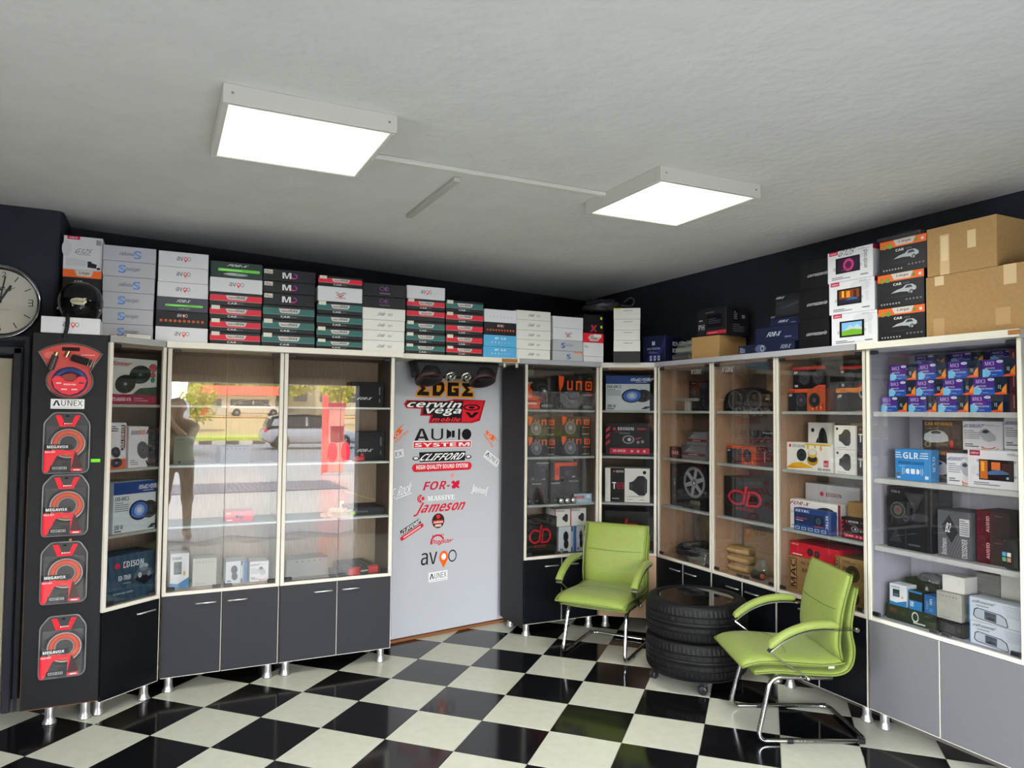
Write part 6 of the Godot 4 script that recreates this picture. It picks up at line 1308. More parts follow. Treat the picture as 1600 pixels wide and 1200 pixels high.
func hood(at):   # car instrument hood with two round openings
	var t = thing("instrument_hood", "black car instrument hood with two round dials on the top shelf", "instrument cluster", at, -90.0)
	var rows = []
	for i in 9:
		var z = -0.085 + 0.019 * i; var r = PackedVector3Array()
		for j in 29:
			var a = PI * j / 28.0
			var w = 0.205 - 0.02 * (8 - i) / 8.0; var h = 0.16 * (0.75 + 0.25 * i / 8.0)
			r.append(Vector3(-cos(a) * w, h * pow(sin(a), 0.45) * (1.0 + 0.06 * cos(2.0 * a)), z - 0.03 * sin(a)))
		rows.append(r)
	var m = MB.new(); m.grid(rows, false, false, true)
	part("hood_shell", m.mesh(), mat("17181a", 0.5), t)
	part("face_plate", extrude(ring_pts(0, 0.005, 0.19, 0.138, 28, 0.0, PI * 1.0), 0.01), mat("202124", 0.45), t, Vector3(0, 0, 0.06))
	for x in [-0.085, 0.085]:
		var pts = []
		for k in 26: pts.append(Vector3(x + 0.058 * cos(TAU * k / 26), 0.068 + 0.058 * sin(TAU * k / 26), 0.075))
		part("dial_ring", tube(pts, 0.006, 6, true), mat("3a3c3f", 0.3), t)
		part("dial_glass", lathe([[0.0, 0.003], [0.045, 0.0025], [0.052, 0.0]], 26), mat("2b2d30", 0.12), t, Vector3(x, 0.068, 0.062), Vector3(90, 0, 0))
	part("centre_trim", box(0.03, 0.06, 0.02, 0.005), mat("2c2d30", 0.35), t, Vector3(0, 0.04, 0.07))
	for x in [-0.2, 0.2]: part("screw_tab", box(0.025, 0.014, 0.02, 0.003), mat("b8b8b4", 0.3, 0.7), t, Vector3(x, 0.075, 0.08))

# ---------------------------------------------------------------- chairs
func pad(path, half, thick, crown, n_across = 16, power = 4.0):   # a cushion along a path of (z, y) points
	var rows = []; var N = path.size()
	for i in N:
		var a = path[max(i - 1, 0)]; var b = path[min(i + 1, N - 1)]
		var tg = (b - a).normalized(); var nm = Vector2(-tg.y, tg.x)
		var e = 1.0 - pow(abs(2.0 * i / (N - 1) - 1.0), 10.0)
		var r = PackedVector3Array(); var M = n_across
		for s in 2:
			for j in M:
				var u = -1.0 + 2.0 * j / M if s == 0 else 1.0 - 2.0 * j / M
				var hgt = (thick / 2.0) * pow(max(0.0, 1.0 - pow(abs(u), power)), 0.5) * (0.25 + 0.75 * pow(e, 0.5)) + 0.002
				if s == 0: hgt += crown * (1.0 - u * u) * e
				var q = path[i] + nm * (hgt if s == 0 else -hgt)
				r.append(Vector3(u * half, q.y, q.x))
		rows.append(r)
	var m = MB.new(); m.grid(rows, false, true)
	for e in [0, N - 1]:
		var rr = rows[e]; var c = Vector3.ZERO
		for q in rr: c += q / rr.size()
		for j in rr.size():
			if e == 0: m.tri(c, rr[(j + 1) % rr.size()], rr[j])
			else: m.tri(c, rr[j], rr[(j + 1) % rr.size()])
	return m.mesh()

func path2(pts, n):
	var v = []
	for p in pts: v.append(Vector3(p.x, p.y, 0))
	var o = []
	for p in smooth_path(v, n): o.append(Vector2(p.x, p.y))
	return o

func chair(called, at, turn, label):
	var t = thing(called, label, "chair", at, turn, "lime green cantilever chairs")
	var lm = mats.leather; var ch = mat("c4c4c2", 0.14, 1.0); var dk = mat("68752f", 0.5)
	# local +z is the sitter's forward; path runs from back to front so that its left normal points up
	var seat = path2([Vector2(-0.15, 0.395), Vector2(-0.05, 0.385), Vector2(0.1, 0.392), Vector2(0.22, 0.398), Vector2(0.31, 0.388), Vector2(0.35, 0.37)], 24)
	seat.reverse()
	part("seat_cushion", pad(seat, 0.236, 0.055, 0.012), lm, t)
	var flange = func(path, half, drop):
		var pts = []
		for q in path: pts.append(Vector3(-half, q.y + drop, q.x))
		for k in path.size(): pts.append(Vector3(half, path[path.size() - 1 - k].y + drop, path[path.size() - 1 - k].x))
		return pts
	part("seat_piping", tube(flange.call(seat, 0.238, 0.0), 0.006, 6, true), dk, t)
	var back = path2([Vector2(-0.14, 0.405), Vector2(-0.125, 0.49), Vector2(-0.143, 0.64), Vector2(-0.172, 0.75), Vector2(-0.19, 0.812)], 24)
	part("back_cushion", pad(back, 0.228, 0.05, 0.01, 16), lm, t)
	part("back_piping", tube(flange.call(back, 0.231, 0.0), 0.006, 6, true), dk, t)
	# shell: one folded pad from under the seat up behind the backrest
	var shell = path2([Vector2(0.29, 0.338), Vector2(0.18, 0.345), Vector2(0.0, 0.335), Vector2(-0.12, 0.335), Vector2(-0.18, 0.37), Vector2(-0.2, 0.45), Vector2(-0.185, 0.55), Vector2(-0.198, 0.66), Vector2(-0.218, 0.755)], 44)
	part("shell", pad(shell, 0.226, 0.036, 0.0), lm, t)
	var shp = []
	for q in shell: shp.append(q)
	part("shell_piping", tube(flange.call(shp, 0.228, 0.0), 0.005, 6, true), dk, t)
	# stitched seams
	var seam = []
	for k in 15:
		var u = -1.0 + 2.0 * k / 14.0
		seam.append(Vector3(u * 0.222, 0.64 + 0.004 * u * u, -0.143 + 0.0255 * pow(1.0 - pow(abs(u), 4.0), 0.5) + 0.0095 * (1 - u * u) + 0.001))
	part("seam", tube(seam, 0.0016, 5), mat("55612a", 0.6), t)
	seam = []
	for k in 15:
		var u = -1.0 + 2.0 * k / 14.0
		seam.append(Vector3(u * 0.21, 0.3925 + 0.0275 * pow(1.0 - pow(abs(u), 4.0), 0.5) + 0.0118 * (1 - u * u), 0.13 - 0.035 * (1 - u * u)))
	part("seam", tube(seam, 0.0014, 5), mat("55612a", 0.6), t)
	part("maker_tag", box(0.03, 0.012, 0.002, 0.0006), mat("b9b8ac", 0.4), t, Vector3(0.229, 0.372, -0.085), Vector3(0, 90, 0))
	part("maker_tag", box(0.03, 0.012, 0.002, 0.0006), mat("b9b8ac", 0.4), t, Vector3(-0.229, 0.372, -0.085), Vector3(0, 90, 0))
	# cantilever tube: seat rail, front leg, floor rail, back bar and the same on the other side
	var pts = []
	for s in [1, -1]:
		var side = [Vector3(0.2 * s, 0.312, -0.1), Vector3(0.2 * s, 0.316, 0.2), Vector3(0.213 * s, 0.0125, 0.275), Vector3(0.215 * s, 0.0125, -0.262)]
		if s < 0: side.reverse()
		pts.append_array(side)
	part("tube_frame", tube(rounded_path(pts, 0.055, 7), 0.0125, 12), ch, t)
	for s in [1, -1]:
		for z in [0.13, -0.22]:
			part("floor_glide", tube([Vector3(0.2145 * s, 0.0128, z), Vector3(0.2145 * s, 0.0128, z - 0.03)], 0.0138, 10), mat("1a1a1c", 0.5), t)
		part("cross_plate", box(0.1, 0.012, 0.08, 0.002), mat("2a2a2c", 0.5), t, Vector3(0.15 * s, 0.321, 0.03))
		var top = smooth_path([Vector3(0.262 * s, 0.47, 0.235), Vector3(0.264 * s, 0.525, 0.16), Vector3(0.264 * s, 0.563, 0.07), Vector3(0.262 * s, 0.577, -0.02), Vector3(0.258 * s, 0.575, -0.1)], 22)
		var arm = []
		for q in top: arm.append(Vector2(q.z, q.y))
		arm.reverse()
		var a = part("arm_pad", pad(arm, 0.025, 0.028, 0.004, 10, 3.0), lm, t, Vector3(0.262 * s, 0.009, 0))
		# chrome strip under the pad, folding down to the seat rail and running back to the shell
		var st = []
		for q in top: st.append(q + Vector3(0, -0.012, 0))
		st.reverse()
		var full = [Vector3(0.238 * s, 0.56, -0.205)] + st + [Vector3(0.245 * s, 0.40, 0.155), Vector3(0.222 * s, 0.325, 0.03)]
		var m = MB.new(); var rows = []
		for i in full.size():
			var a0 = full[max(i - 1, 0)]; var b0 = full[min(i + 1, full.size() - 1)]
			var tg = (b0 - a0).normalized(); var nm = Vector3(0, -tg.z, tg.y).normalized()
			var w = 0.02
			rows.append(PackedVector3Array([full[i] + Vector3(w, 0, 0) + nm * 0.003, full[i] + Vector3(-w, 0, 0) + nm * 0.003, full[i] + Vector3(-w, 0, 0) - nm * 0.003, full[i] + Vector3(w, 0, 0) - nm * 0.003]))
		for i in rows.size() - 1:
			for j in 4:
				var j2 = (j + 1) % 4
				m.quad(rows[i][j], rows[i][j2], rows[i + 1][j2], rows[i + 1][j])
		part("arm_strip", m.mesh(), ch, t)
		part("bolt", lathe([[0.0, 0.01], [0.009, 0.008], [0.012, 0.002], [0.012, -0.012], [0.0, -0.012]], 16), ch, t, Vector3(0.245 * s, 0.556, -0.205), Vector3(0, 0, -90 * s))
		part("bolt", lathe([[0.0, 0.01], [0.009, 0.008], [0.012, 0.002], [0.012, -0.012], [0.0, -0.012]], 16), ch, t, Vector3(0.244 * s, 0.322, 0.035), Vector3(0, 0, -90 * s))
	return t

# ---------------------------------------------------------------- low table of two stacked tyres
func tyre_mesh(R, w, sd):
	# profile round the outside from the inner top bead over the tread to the inner bottom bead: [radius, height, tread band]
	var pr = []
	var h = w / 2.0
	var base = [[0.74, 0.80], [0.755, 0.93], [0.80, 0.985], [0.86, 1.0], [0.92, 0.97], [0.958, 0.9], [0.975, 0.82]]
	for b in base: pr.append([R * b[0], h * b[1], 0])
	var tread = [[0.985, 0.74, 1], [0.992, 0.66, 1], [0.996, 0.56, 1], [0.997, 0.48, 1], [0.997, 0.46, 0], [0.975, 0.45, 0], [0.975, 0.4, 0], [0.999, 0.39, 0], [0.9995, 0.36, 2], [1.0, 0.2, 2], [1.0, 0.16, 2], [1.0, 0.15, 0], [0.977, 0.14, 0], [0.977, 0.09, 0], [1.0, 0.08, 0]]
	for b in tread: pr.append([R * b[0], h * b[1], b[2]])
	pr.append([R * 1.0, 0.0, 0])
	for i in range(tread.size() - 1, -1, -1): pr.append([R * tread[i][0], -h * tread[i][1], tread[i][2]])
	for i in range(base.size() - 1, -1, -1): pr.append([R * base[i][0], -h * base[i][1], 0])
	pr.append([R * 0.74, 0.0, 0])
	var rows = []; var seg = 216
	for p in pr:
		var r = PackedVector3Array()
		for j in seg:
			var skew = p[1] / h * 0.05
			var a = TAU * j / seg + skew
			var rr = p[0]
			if p[2] == 1 and j % 3 == 0: rr -= 0.0055
			if p[2] == 2 and j % 6 == 0: rr -= 0.0035
			r.append(Vector3(cos(a) * rr, p[1], sin(a) * rr))
		rows.append(r)
	var m = MB.new(); m.grid(rows, true, true, true)
	return m.mesh()

func tyre_table():
	var t = thing("tyre_table", "low round table of two stacked black tyres with a dark glass top on castors", "table", Vector3(2.958, 0, -3.514), 20.0)
	var ty = tyre_mesh(0.3, 0.212, 1)
	part("tyre", ty, mats.rubber, t, Vector3(0, 0.185, 0))
	part("tyre", ty, mats.rubber, t, Vector3(0, 0.396, 0), Vector3(0, 17, 0))
	part("base_board", lathe([[0.0, 0.072], [0.27, 0.072], [0.274, 0.075], [0.27, 0.079], [0.0, 0.079]], 40), mat("1a1a1b", 0.6), t)
	part("glass_top", lathe([[0.0, 0.487], [0.219, 0.487], [0.2215, 0.4895], [0.2215, 0.4925], [0.219, 0.495], [0.0, 0.495]], 56), mat("050506", 0.03, 0.0, 0.7), t)
	for k in 4:
		var a = deg_to_rad(49.0 + 90.0 * k)
		var c = part("castor", lathe([[0.0, 0.072], [0.024, 0.072], [0.024, 0.066], [0.011, 0.06], [0.011, 0.05], [0.02, 0.046], [0.0, 0.046]], 18), mat("2b2b2d", 0.35), t, Vector3(0.248 * cos(a), 0, 0.248 * sin(a)), Vector3(0, 40 + 70 * k, 0))
		for s in [-1, 1]:
			part("wheel", lathe([[0.0, 0.009], [0.014, 0.009], [0.022, 0.007], [0.027, 0.002], [0.027, -0.005], [0.022, -0.009], [0.0, -0.009]], 22), mat("222224", 0.3), c, Vector3(0.01, 0.0272, s * 0.0125), Vector3(90 * s, 0, 0))
		part("fork_cover", extrude(ring_pts(0.01, 0.03, 0.031, 0.03, 14, 0.3, PI - 0.1), 0.01, 0.002), mat("2f2f31", 0.3), c, Vector3(0, 0, 0.005))

# ---------------------------------------------------------------- things on the clock wall
func wall_things():
	var t = thing("wall_clock", "round wall clock with chrome rim and cream face at the frame's edge", "clock", Vector3(-0.775, 2.157, -4.64), 4.0)
	var ring = []
	for k in 48: ring.append(Vector3(0.178 * cos(TAU * k / 48), 0.188 * sin(TAU * k / 48), 0.022))
	part("chrome_rim", tube(ring, 0.011, 10, true), mat("8c8c8e", 0.15, 1.0), t)
	part("case", lathe([[0.0, 0.0], [0.172, 0.0], [0.18, 0.006], [0.18, 0.02], [0.17, 0.022]], 48), mat("1a1a1c", 0.4), t, Vector3(0, 0, 0), Vector3(90, 0, 0))
	part("face", lathe([[0.0, 0.018], [0.17, 0.018], [0.17, 0.012]], 48), mat("c9c3b6", 0.5), t, Vector3(0, 0, 0), Vector3(90, 0, 0))
	var p = Pr.new(self, 0.36, 0.36)
	for k in 60:
		var a = TAU * k / 60.0
		if k % 5 == 0 and k % 15 != 0:
			var c = Vector2(cos(a), sin(a)); var n = Vector2(-c.y, c.x) * 0.007
			var q0 = Vector2(0.5, 0.5) + c * 0.35; var q1 = Vector2(0.5, 0.5) + c * 0.44
			p.Pl([q0.x - n.x, q0.y - n.y, q1.x - n.x, q1.y - n.y, q1.x + n.x, q1.y + n.y, q0.x + n.x, q0.y + n.y], "2c2b2c")
	for k in 3: p.R(0.85, 0.455 + 0.045 * k, 0.06, 0.012, "2c2b2c")
	p.R(0.9, 0.455, 0.014, 0.102, "2c2b2c")
	p.T("12", 0.46, 0.86, 0.11, 0.08, "2c2b2c", 0).T("9", 0.07, 0.46, 0.06, 0.1, "2c2b2c", 0).T("6", 0.47, 0.06, 0.06, 0.09, "2c2b2c", 0)
	p.T("FOR-X", 0.34, 0.66, 0.32, 0.06, "1a1a1c", 1, 0.2).T("QUARTZ", 0.5, 0.37, 0.13, 0.02, "5a5856", 0)
	part("printed_dial", p.mesh(), mats.print, t, Vector3(0, -0.18, 0.0186))
	part("hour_hand", box(0.011, 0.1, 0.002, 0.0008), mat("0c0c0e", 0.4), t, Vector3(0.025, 0.045, 0.024), Vector3(0, 0, -28))
	part("minute_hand", box(0.007, 0.14, 0.002, 0.0008), mat("0c0c0e", 0.4), t, Vector3(0.012, 0.068, 0.027), Vector3(0, 0, -9))
	part("hand_hub", lathe([[0.0, 0.006], [0.009, 0.005], [0.01, 0.0]], 14), mat("0c0c0e", 0.4), t, Vector3(0, 0, 0.022), Vector3(90, 0, 0))
	part("clear_glass", lathe([[0.0, 0.031], [0.17, 0.029], [0.17, 0.027]], 40), glass("ffffff", 0.02), t, Vector3(0, 0, 0), Vector3(90, 0, 0))
	# beige door with dark moulded frame
	var d = thing("door_1", "beige wooden door with glass pane in a dark frame at the frame's edge", "door", Vector3(-1.14, 0, -4.665), 0.0, "", "structure")
	var bm = mat("a39a84", 0.5)
	part("stile", box(0.1, 1.86, 0.04, 0.004), bm, d, Vector3(0.38, 0.93, 0))
	part("stile", box(0.1, 1.86, 0.04, 0.004), bm, d, Vector3(-0.38, 0.93, 0))
	part("rail", box(0.66, 0.1, 0.04, 0.004), bm, d, Vector3(0, 1.81, 0))
	part("rail", box(0.66, 0.1, 0.04, 0.004), bm, d, Vector3(0, 0.75, 0))
	part("lower_panel", box(0.66, 0.7, 0.02, 0.004), bm, d, Vector3(0, 0.35, 0))
	part("bead", box(0.018, 0.96, 0.046, 0.004), mat("8f866f", 0.5), d, Vector3(0.321, 1.28, 0))
	part("pane", box(0.64, 0.96, 0.006, 0.0), glass("2a2422", 0.5), d, Vector3(0, 1.28, 0))
	var h = part("handle", tube(smooth_path([Vector3(0, 0, 0), Vector3(0, 0, 0.03), Vector3(-0.02, 0.002, 0.042), Vector3(-0.07, 0.0, 0.04)], 12), 0.008, 8), mat("8a8478", 0.3, 0.9), d, Vector3(0.385, 0.98, 0.02))
	part("keyhole_plate", box(0.03, 0.035, 0.006, 0.003), mat("8a8478", 0.35, 0.8), d, Vector3(0.385, 0.92, 0.022))
	var fm = mat("2e2f36", 0.4)
	var f = struct("trim_1", box(0.045, 1.92, 0.03, 0.008), fm, Vector3(-0.684, 0.96, -4.63))
	f = struct("trim_2", box(0.03, 1.98, 0.02, 0.006), fm, Vector3(-0.644, 0.99, -4.634))
	f = struct("trim_3", box(0.9, 0.045, 0.03, 0.008), fm, Vector3(-1.11, 1.9, -4.63))
	f = struct("trim_4", box(0.95, 0.03, 0.02, 0.006), fm, Vector3(-1.11, 1.965, -4.634))
	f = struct("baseboard_clock", box(0.16, 0.07, 0.015, 0.003), mat("4a4440", 0.6), Vector3(-0.585, 0.035, -4.632))

# ---------------------------------------------------------------- the street behind the camera, mirrored by the cabinet glass
func street():
	struct("pavement", slab([Vector2(-14, 0.31), Vector2(26, 0.31), Vector2(26, 14.0), Vector2(-14, 14.0)], -0.25, -0.006), mat("8f8f8f", 0.5))
	var pv = get_node("pavement")
	struct("pavement_side", slab([Vector2(-14, -8), Vector2(-2.55, -8), Vector2(-2.55, 0.30), Vector2(-14, 0.30)], -0.25, -0.006), mat("b4b4b0", 0.6))
	var s = 0.6; var c = sqrt(0.5); var slabm = box(s - 0.006, 0.02, s - 0.006, 0.002)
	for i in range(-6, 22):
		for j in range(-14, 9):
			var q = Vector2(c, c) * s * i + Vector2(c, -c) * s * j + Vector2(0, 0.4)
			if q.x < -1.5 or q.x > 6.0 or q.y < 0.75 or q.y > 9.6: continue
			part("paving_slab", slabm, mats.pave, pv, Vector3(q.x, -0.009, q.y), Vector3(0, 45, 0))
	struct("road", slab([Vector2(-40, 14.0), Vector2(60, 14.0), Vector2(60, 28.0), Vector2(-40, 28.0)], -0.3, -0.08), mats.asphalt)
	var gv = MB.new()
	gv.quad(Vector3(-60, -0.08, 28), Vector3(100, -0.08, 28), Vector3(100, 0.9, 50), Vector3(-60, 0.9, 50))
	gv.quad(Vector3(-60, 0.9, 50), Vector3(100, 0.9, 50), Vector3(100, 1.0, 110), Vector3(-60, 1.0, 110))
	for k in range(0, gv.ix.size(), 3): var q = gv.ix[k]; gv.ix[k] = gv.ix[k + 1]; gv.ix[k + 1] = q
	for k in gv.n.size(): gv.n[k] = -gv.n[k] if gv.n[k].y < 0 else gv.n[k]
	struct("ground", gv.mesh(), mat("a08a60", 0.9))
	tag(part("far_road", slab([Vector2(-60, 52), Vector2(100, 52), Vector2(100, 62), Vector2(-60, 62)], 0.95, 1.0), mat("c09a68", 0.9), self), "sandy far road beyond the grass strip", "road", "", "structure")
	tag(part("grass_strip", slab([Vector2(-40, 29), Vector2(60, 29), Vector2(60, 33), Vector2(-40, 33)], 0.0, 0.22), mat("86923a", 0.9), self), "strip of yellow-green grass across the road", "grass", "", "stuff")
	var k0 = struct("kerb", box(70, 0.2, 0.3, 0.01), mat("c8c8c4", 0.7), Vector3(10, -0.02, 28.2))
	for k in 30:
		part("kerb_stone", box(0.6, 0.205, 0.305, 0.01), mat("2c2c2e", 0.7), k0, Vector3(-14 + k * 1.2, 0.003, 0))
	var t = thing("ribbed_mat", "long dark ribbed mat on the sunlit pavement before the shop", "mat", Vector3(1.2, 0.0015, 6.7))
	part("mat_base", box(4.6, 0.012, 1.9, 0.003), mat("3e3c40", 0.7), t, Vector3(0, 0.006, 0))
	for k in 40: part("rib", box(0.05, 0.012, 1.86, 0.002), mat("4c4a50", 0.6), t, Vector3(-2.2 + k * 0.113, 0.014, 0))
	car("parked_hatchback", "silver grey hatchback parked at the kerb, mirrored in the cabinet glass", Vector3(6.0, -0.08, 23.5), 90.0, mat("9a9da4", 0.25, 0.4), true)
	car("white_saloon", "white saloon car driving on the far road", Vector3(7.4, 1.0, 57.0), 90.0, mat("e4e0d4", 0.3), false)
	van(Vector3(0.1, -0.08, 20.5))
	sign_frame(Vector3(3.72, 0, 9.2))
	t = thing("kiosk", "low white kiosk with red tiled roof across the street", "kiosk", Vector3(6.9, 1.0, 68.0))
	part("wall", box(7.0, 2.0, 3.0, 0.02), mat("d9d2c4", 0.8), t, Vector3(0, 1.0, 0))
	part("roof", extrude([Vector2(-2.0, 2.0), Vector2(2.0, 2.0), Vector2(1.1, 2.9), Vector2(-1.1, 2.9)], 7.6), mat("b4503c", 0.8), t, Vector3(-3.8, 0, 0), Vector3(0, 90, 0)).position = Vector3(3.8, 0, 0)
	part("awning", box(7.2, 0.5, 0.05, 0.01), mat("d8d0c0", 0.8), t, Vector3(0, 1.85, -1.6))
	for k in 3: part("window", box(1.4, 0.8, 0.06, 0.01), mat("3a3c3c", 0.3), t, Vector3(-2.2 + k * 2.2, 1.2, -1.5))
	part("red_door", box(0.8, 1.7, 0.06, 0.01), mat("b42430", 0.6), t, Vector3(-3.0, 0.85, -1.52))
	t = thing("shop_block", "pale low building with dark windows behind the trees across the street", "building", Vector3(20.0, 1.0, 84.0))
	part("wall", box(34.0, 4.5, 6.0, 0.02), mat("cfc6b4", 0.8), t, Vector3(0, 2.25, 0))
	part("roof_edge", box(35.0, 0.4, 7.0, 0.02), mat("a06a54", 0.8), t, Vector3(0, 4.7, 0))
	for k in 10: part("window", box(1.6, 1.2, 0.08, 0.01), mat("42464a", 0.3), t, Vector3(-14 + k * 3.1, 2.2, -3.0))
	var tl = ["round yellow-green tree by the van across the street", "bushy tree over the kiosk roof", "spiky yellow shrub behind the red sign frame", "tall green tree at the end of the far road", "broad tree between kiosk and pale building", "yellowing tree at the near kerb, mirrored in the angled cabinet"]
	var tp = [[1.9, 36.5, 3.2, 1.3], [5.5, 76.0, 7.0, 4.0], [11.0, 41.0, 3.4, 1.7], [26.0, 72.0, 7.5, 4.0], [13.0, 78.0, 7.0, 4.5], [-14.5, 17.5, 4.2, 1.9]]
	for k in tp.size(): tree(tl[k], Vector3(tp[k][0], 0.9 if tp[k][1] > 40 else 0.0, tp[k][1]), tp[k][2], tp[k][3], k)

func tree(label, at, h, r, sd):
	var t = thing("street_tree", label, "tree", at)
	part("trunk", tube([Vector3.ZERO, Vector3(0.05, h * 0.3, 0), Vector3(0, h * 0.6, 0.05)], 0.05 * h / 3.0 + 0.03, 8), mat("6a5a48", 0.9), t)
	var g = RandomNumberGenerator.new(); g.seed = 100 + sd
	var leaf = MB.new()
	leaf.quad(Vector3(0, -0.5, 0), Vector3(0.32, 0, 0.06), Vector3(0, 0.5, 0), Vector3(-0.32, 0, 0.06))
	var mm = MultiMesh.new(); mm.transform_format = MultiMesh.TRANSFORM_3D; mm.use_colors = true; mm.mesh = leaf.mesh()
	mm.instance_count = 1500
	for k in 1500:
		var v = Vector3(g.randfn(), g.randfn(), g.randfn()).normalized() * pow(g.randf(), 0.45)
		v *= Vector3(r, h * 0.42, r) * (0.8 + 0.3 * sin(3.0 * v.x + sd) * cos(4.0 * v.z))
		var b = Basis.from_euler(Vector3(g.randf() * TAU, g.randf() * TAU, g.randf() * TAU)).scaled(Vector3.ONE * r * g.randf_range(0.1, 0.2))
		mm.set_instance_transform(k, Transform3D(b, v + Vector3(0, h * 0.62, 0)))
		var cc = Color("8f9c34").lerp(Color("c4b04a"), g.randf() * (0.9 if sd in [0, 2, 5] else 0.5)).srgb_to_linear()
		mm.set_instance_color(k, cc)
	var mi = MultiMeshInstance3D.new(); mi.name = "foliage"; mi.multimesh = mm
	var m = StandardMaterial3D.new(); m.vertex_color_use_as_albedo = true; m.roughness = 0.7; m.cull_mode = BaseMaterial3D.CULL_DISABLED
	mi.material_override = m; mi.set_meta("kind", "stuff")
	t.add_child(mi, true)

func car(called, label, at, turn, paint, hatch):
	# local x along the car, nose at +x before turning; body is a chain of rounded cross-sections
	var t = thing(called, label, "car", at, turn - 90.0)
	var L = 4.2 if hatch else 4.6
	var belt = []; var n = 26
	var rows = []
	for i in n + 1:
		var u = float(i) / n; var x = (u - 0.5) * L
		var end = 1.0 - pow(abs(2.0 * u - 1.0), 6.0)
		var top = 0.92 - 0.2 * smoothstep(0.68, 1.0, u) - 0.06 * (1.0 - smoothstep(0.0, 0.08, u))
		var w = 0.86 * (0.82 + 0.18 * pow(end, 0.5)); var lo = 0.22 + 0.12 * (1.0 - pow(end, 0.4))
		var r = PackedVector3Array()
		for j in 20:
			var a = TAU * j / 20.0
			var cy = (top + lo) / 2.0; var hy = (top - lo) / 2.0 * (0.55 + 0.45 * pow(end, 0.3))
			r.append(Vector3(x, cy + hy * sign(sin(a)) * pow(abs(sin(a)), 0.45), w * sign(cos(a)) * pow(abs(cos(a)), 0.35)))
		rows.append(r)
	var m = MB.new(); m.grid(rows, false, true)
	for e in [0, n]:
		for j in range(1, 19): m.tri(rows[e][0], rows[e][j], rows[e][j + 1])
	part("body", m.mesh(), paint, t)
	var prof = [Vector2(-1.95, 0.88), Vector2(-1.72, 1.38), Vector2(-1.3, 1.47), Vector2(-0.3, 1.5), Vector2(0.35, 1.42), Vector2(1.15, 0.86)] if hatch else [Vector2(-1.85, 0.88), Vector2(-1.1, 1.3), Vector2(-0.5, 1.42), Vector2(0.1, 1.42), Vector2(0.6, 1.3), Vector2(1.35, 0.85)]
	var cab = extrude(prof, 1.46, 0.12)
	part("cabin", cab, paint, t, Vector3(0, 0, 0.73))
	var gm = mat("22262a", 0.05)
	for s in [1, -1]:
		var win = [Vector2(-1.45, 0.95), Vector2(-1.35, 1.34), Vector2(-0.35, 1.4), Vector2(-0.35, 0.95)] if hatch else [Vector2(-1.35, 0.95), Vector2(-0.95, 1.22), Vector2(-0.25, 1.33), Vector2(-0.25, 0.95)]
		part("side_window", extrude(win, 0.02), gm, t, Vector3(0, 0, 0.745 if s > 0 else -0.725))
		part("side_window", extrude([Vector2(-0.25, 0.95), Vector2(-0.25, 1.4), Vector2(0.28, 1.34), Vector2(0.92, 0.95)] if hatch else [Vector2(-0.15, 0.95), Vector2(-0.15, 1.34), Vector2(0.15, 1.33), Vector2(1.02, 0.95)], 0.02), gm, t, Vector3(0, 0, 0.745 if s > 0 else -0.725))
		part("tail_lamp", box(0.16, 0.16, 0.2, 0.04), mat("a8202c", 0.15), t, Vector3(-L / 2 + 0.16, 0.78, s * 0.68))
		part("head_lamp", box(0.2, 0.1, 0.24, 0.03), mat("d8dce0", 0.1), t, Vector3(L / 2 - 0.18, 0.68, s * 0.62))
		part("mirror", box(0.12, 0.12, 0.2, 0.03), paint, t, Vector3(0.78, 0.98, s * 0.9))
		for x in [-L / 2 + 0.78, L / 2 - 0.85]:
			var wh = part("wheel", lathe([[0.0, 0.08], [0.2, 0.08], [0.22, 0.1], [0.3, 0.1], [0.32, 0.07], [0.32, -0.07], [0.3, -0.1], [0.0, -0.1]], 28), mat("1a1a1c", 0.7), t, Vector3(x, 0.32, s * 0.78), Vector3(90 * s, 0, 0))
			for k in 6:
				part("spoke", box(0.04, 0.012, 0.19, 0.004), mat("c0c2c6", 0.25, 0.8), wh, Vector3(0.1 * sin(TAU * k / 6), 0.088, 0.1 * cos(TAU * k / 6)), Vector3(0, 360.0 * k / 6, 0))
	part("rear_screen", box(0.02, 0.36, 1.1, 0.005), gm, t, Vector3(-1.87 if hatch else -1.5, 1.14, 0), Vector3(0, 0, -24 if hatch else -60))

func van(at):
	var t = thing("parked_van", "white van parked at the kerb beside the silver hatchback", "van", at)
	var pm = mat("d4d8dc", 0.4)
	part("body", box(1.7, 1.65, 3.6, 0.12), pm, t, Vector3(0, 1.15, 0))
	part("rear_window", box(1.2, 0.5, 0.03, 0.02), mat("8a98a4", 0.1), t, Vector3(0, 1.62, -1.8))
	for s in [-1, 1]:
		part("tail_lamp", box(0.12, 0.4, 0.04, 0.02), mat("b0343a", 0.2), t, Vector3(s * 0.76, 0.9, -1.8))
		for z in [-1.2, 1.2]: part("wheel", lathe([[0.0, 0.1], [0.3, 0.1], [0.33, 0.06], [0.33, -0.1], [0.0, -0.1]], 24), mat("1a1a1c", 0.7), t, Vector3(s * 0.78, 0.33, z), Vector3(0, 0, 90))
	part("bumper", box(1.66, 0.25, 0.1, 0.03), mat("5a5c60", 0.5), t, Vector3(0, 0.45, -1.8))

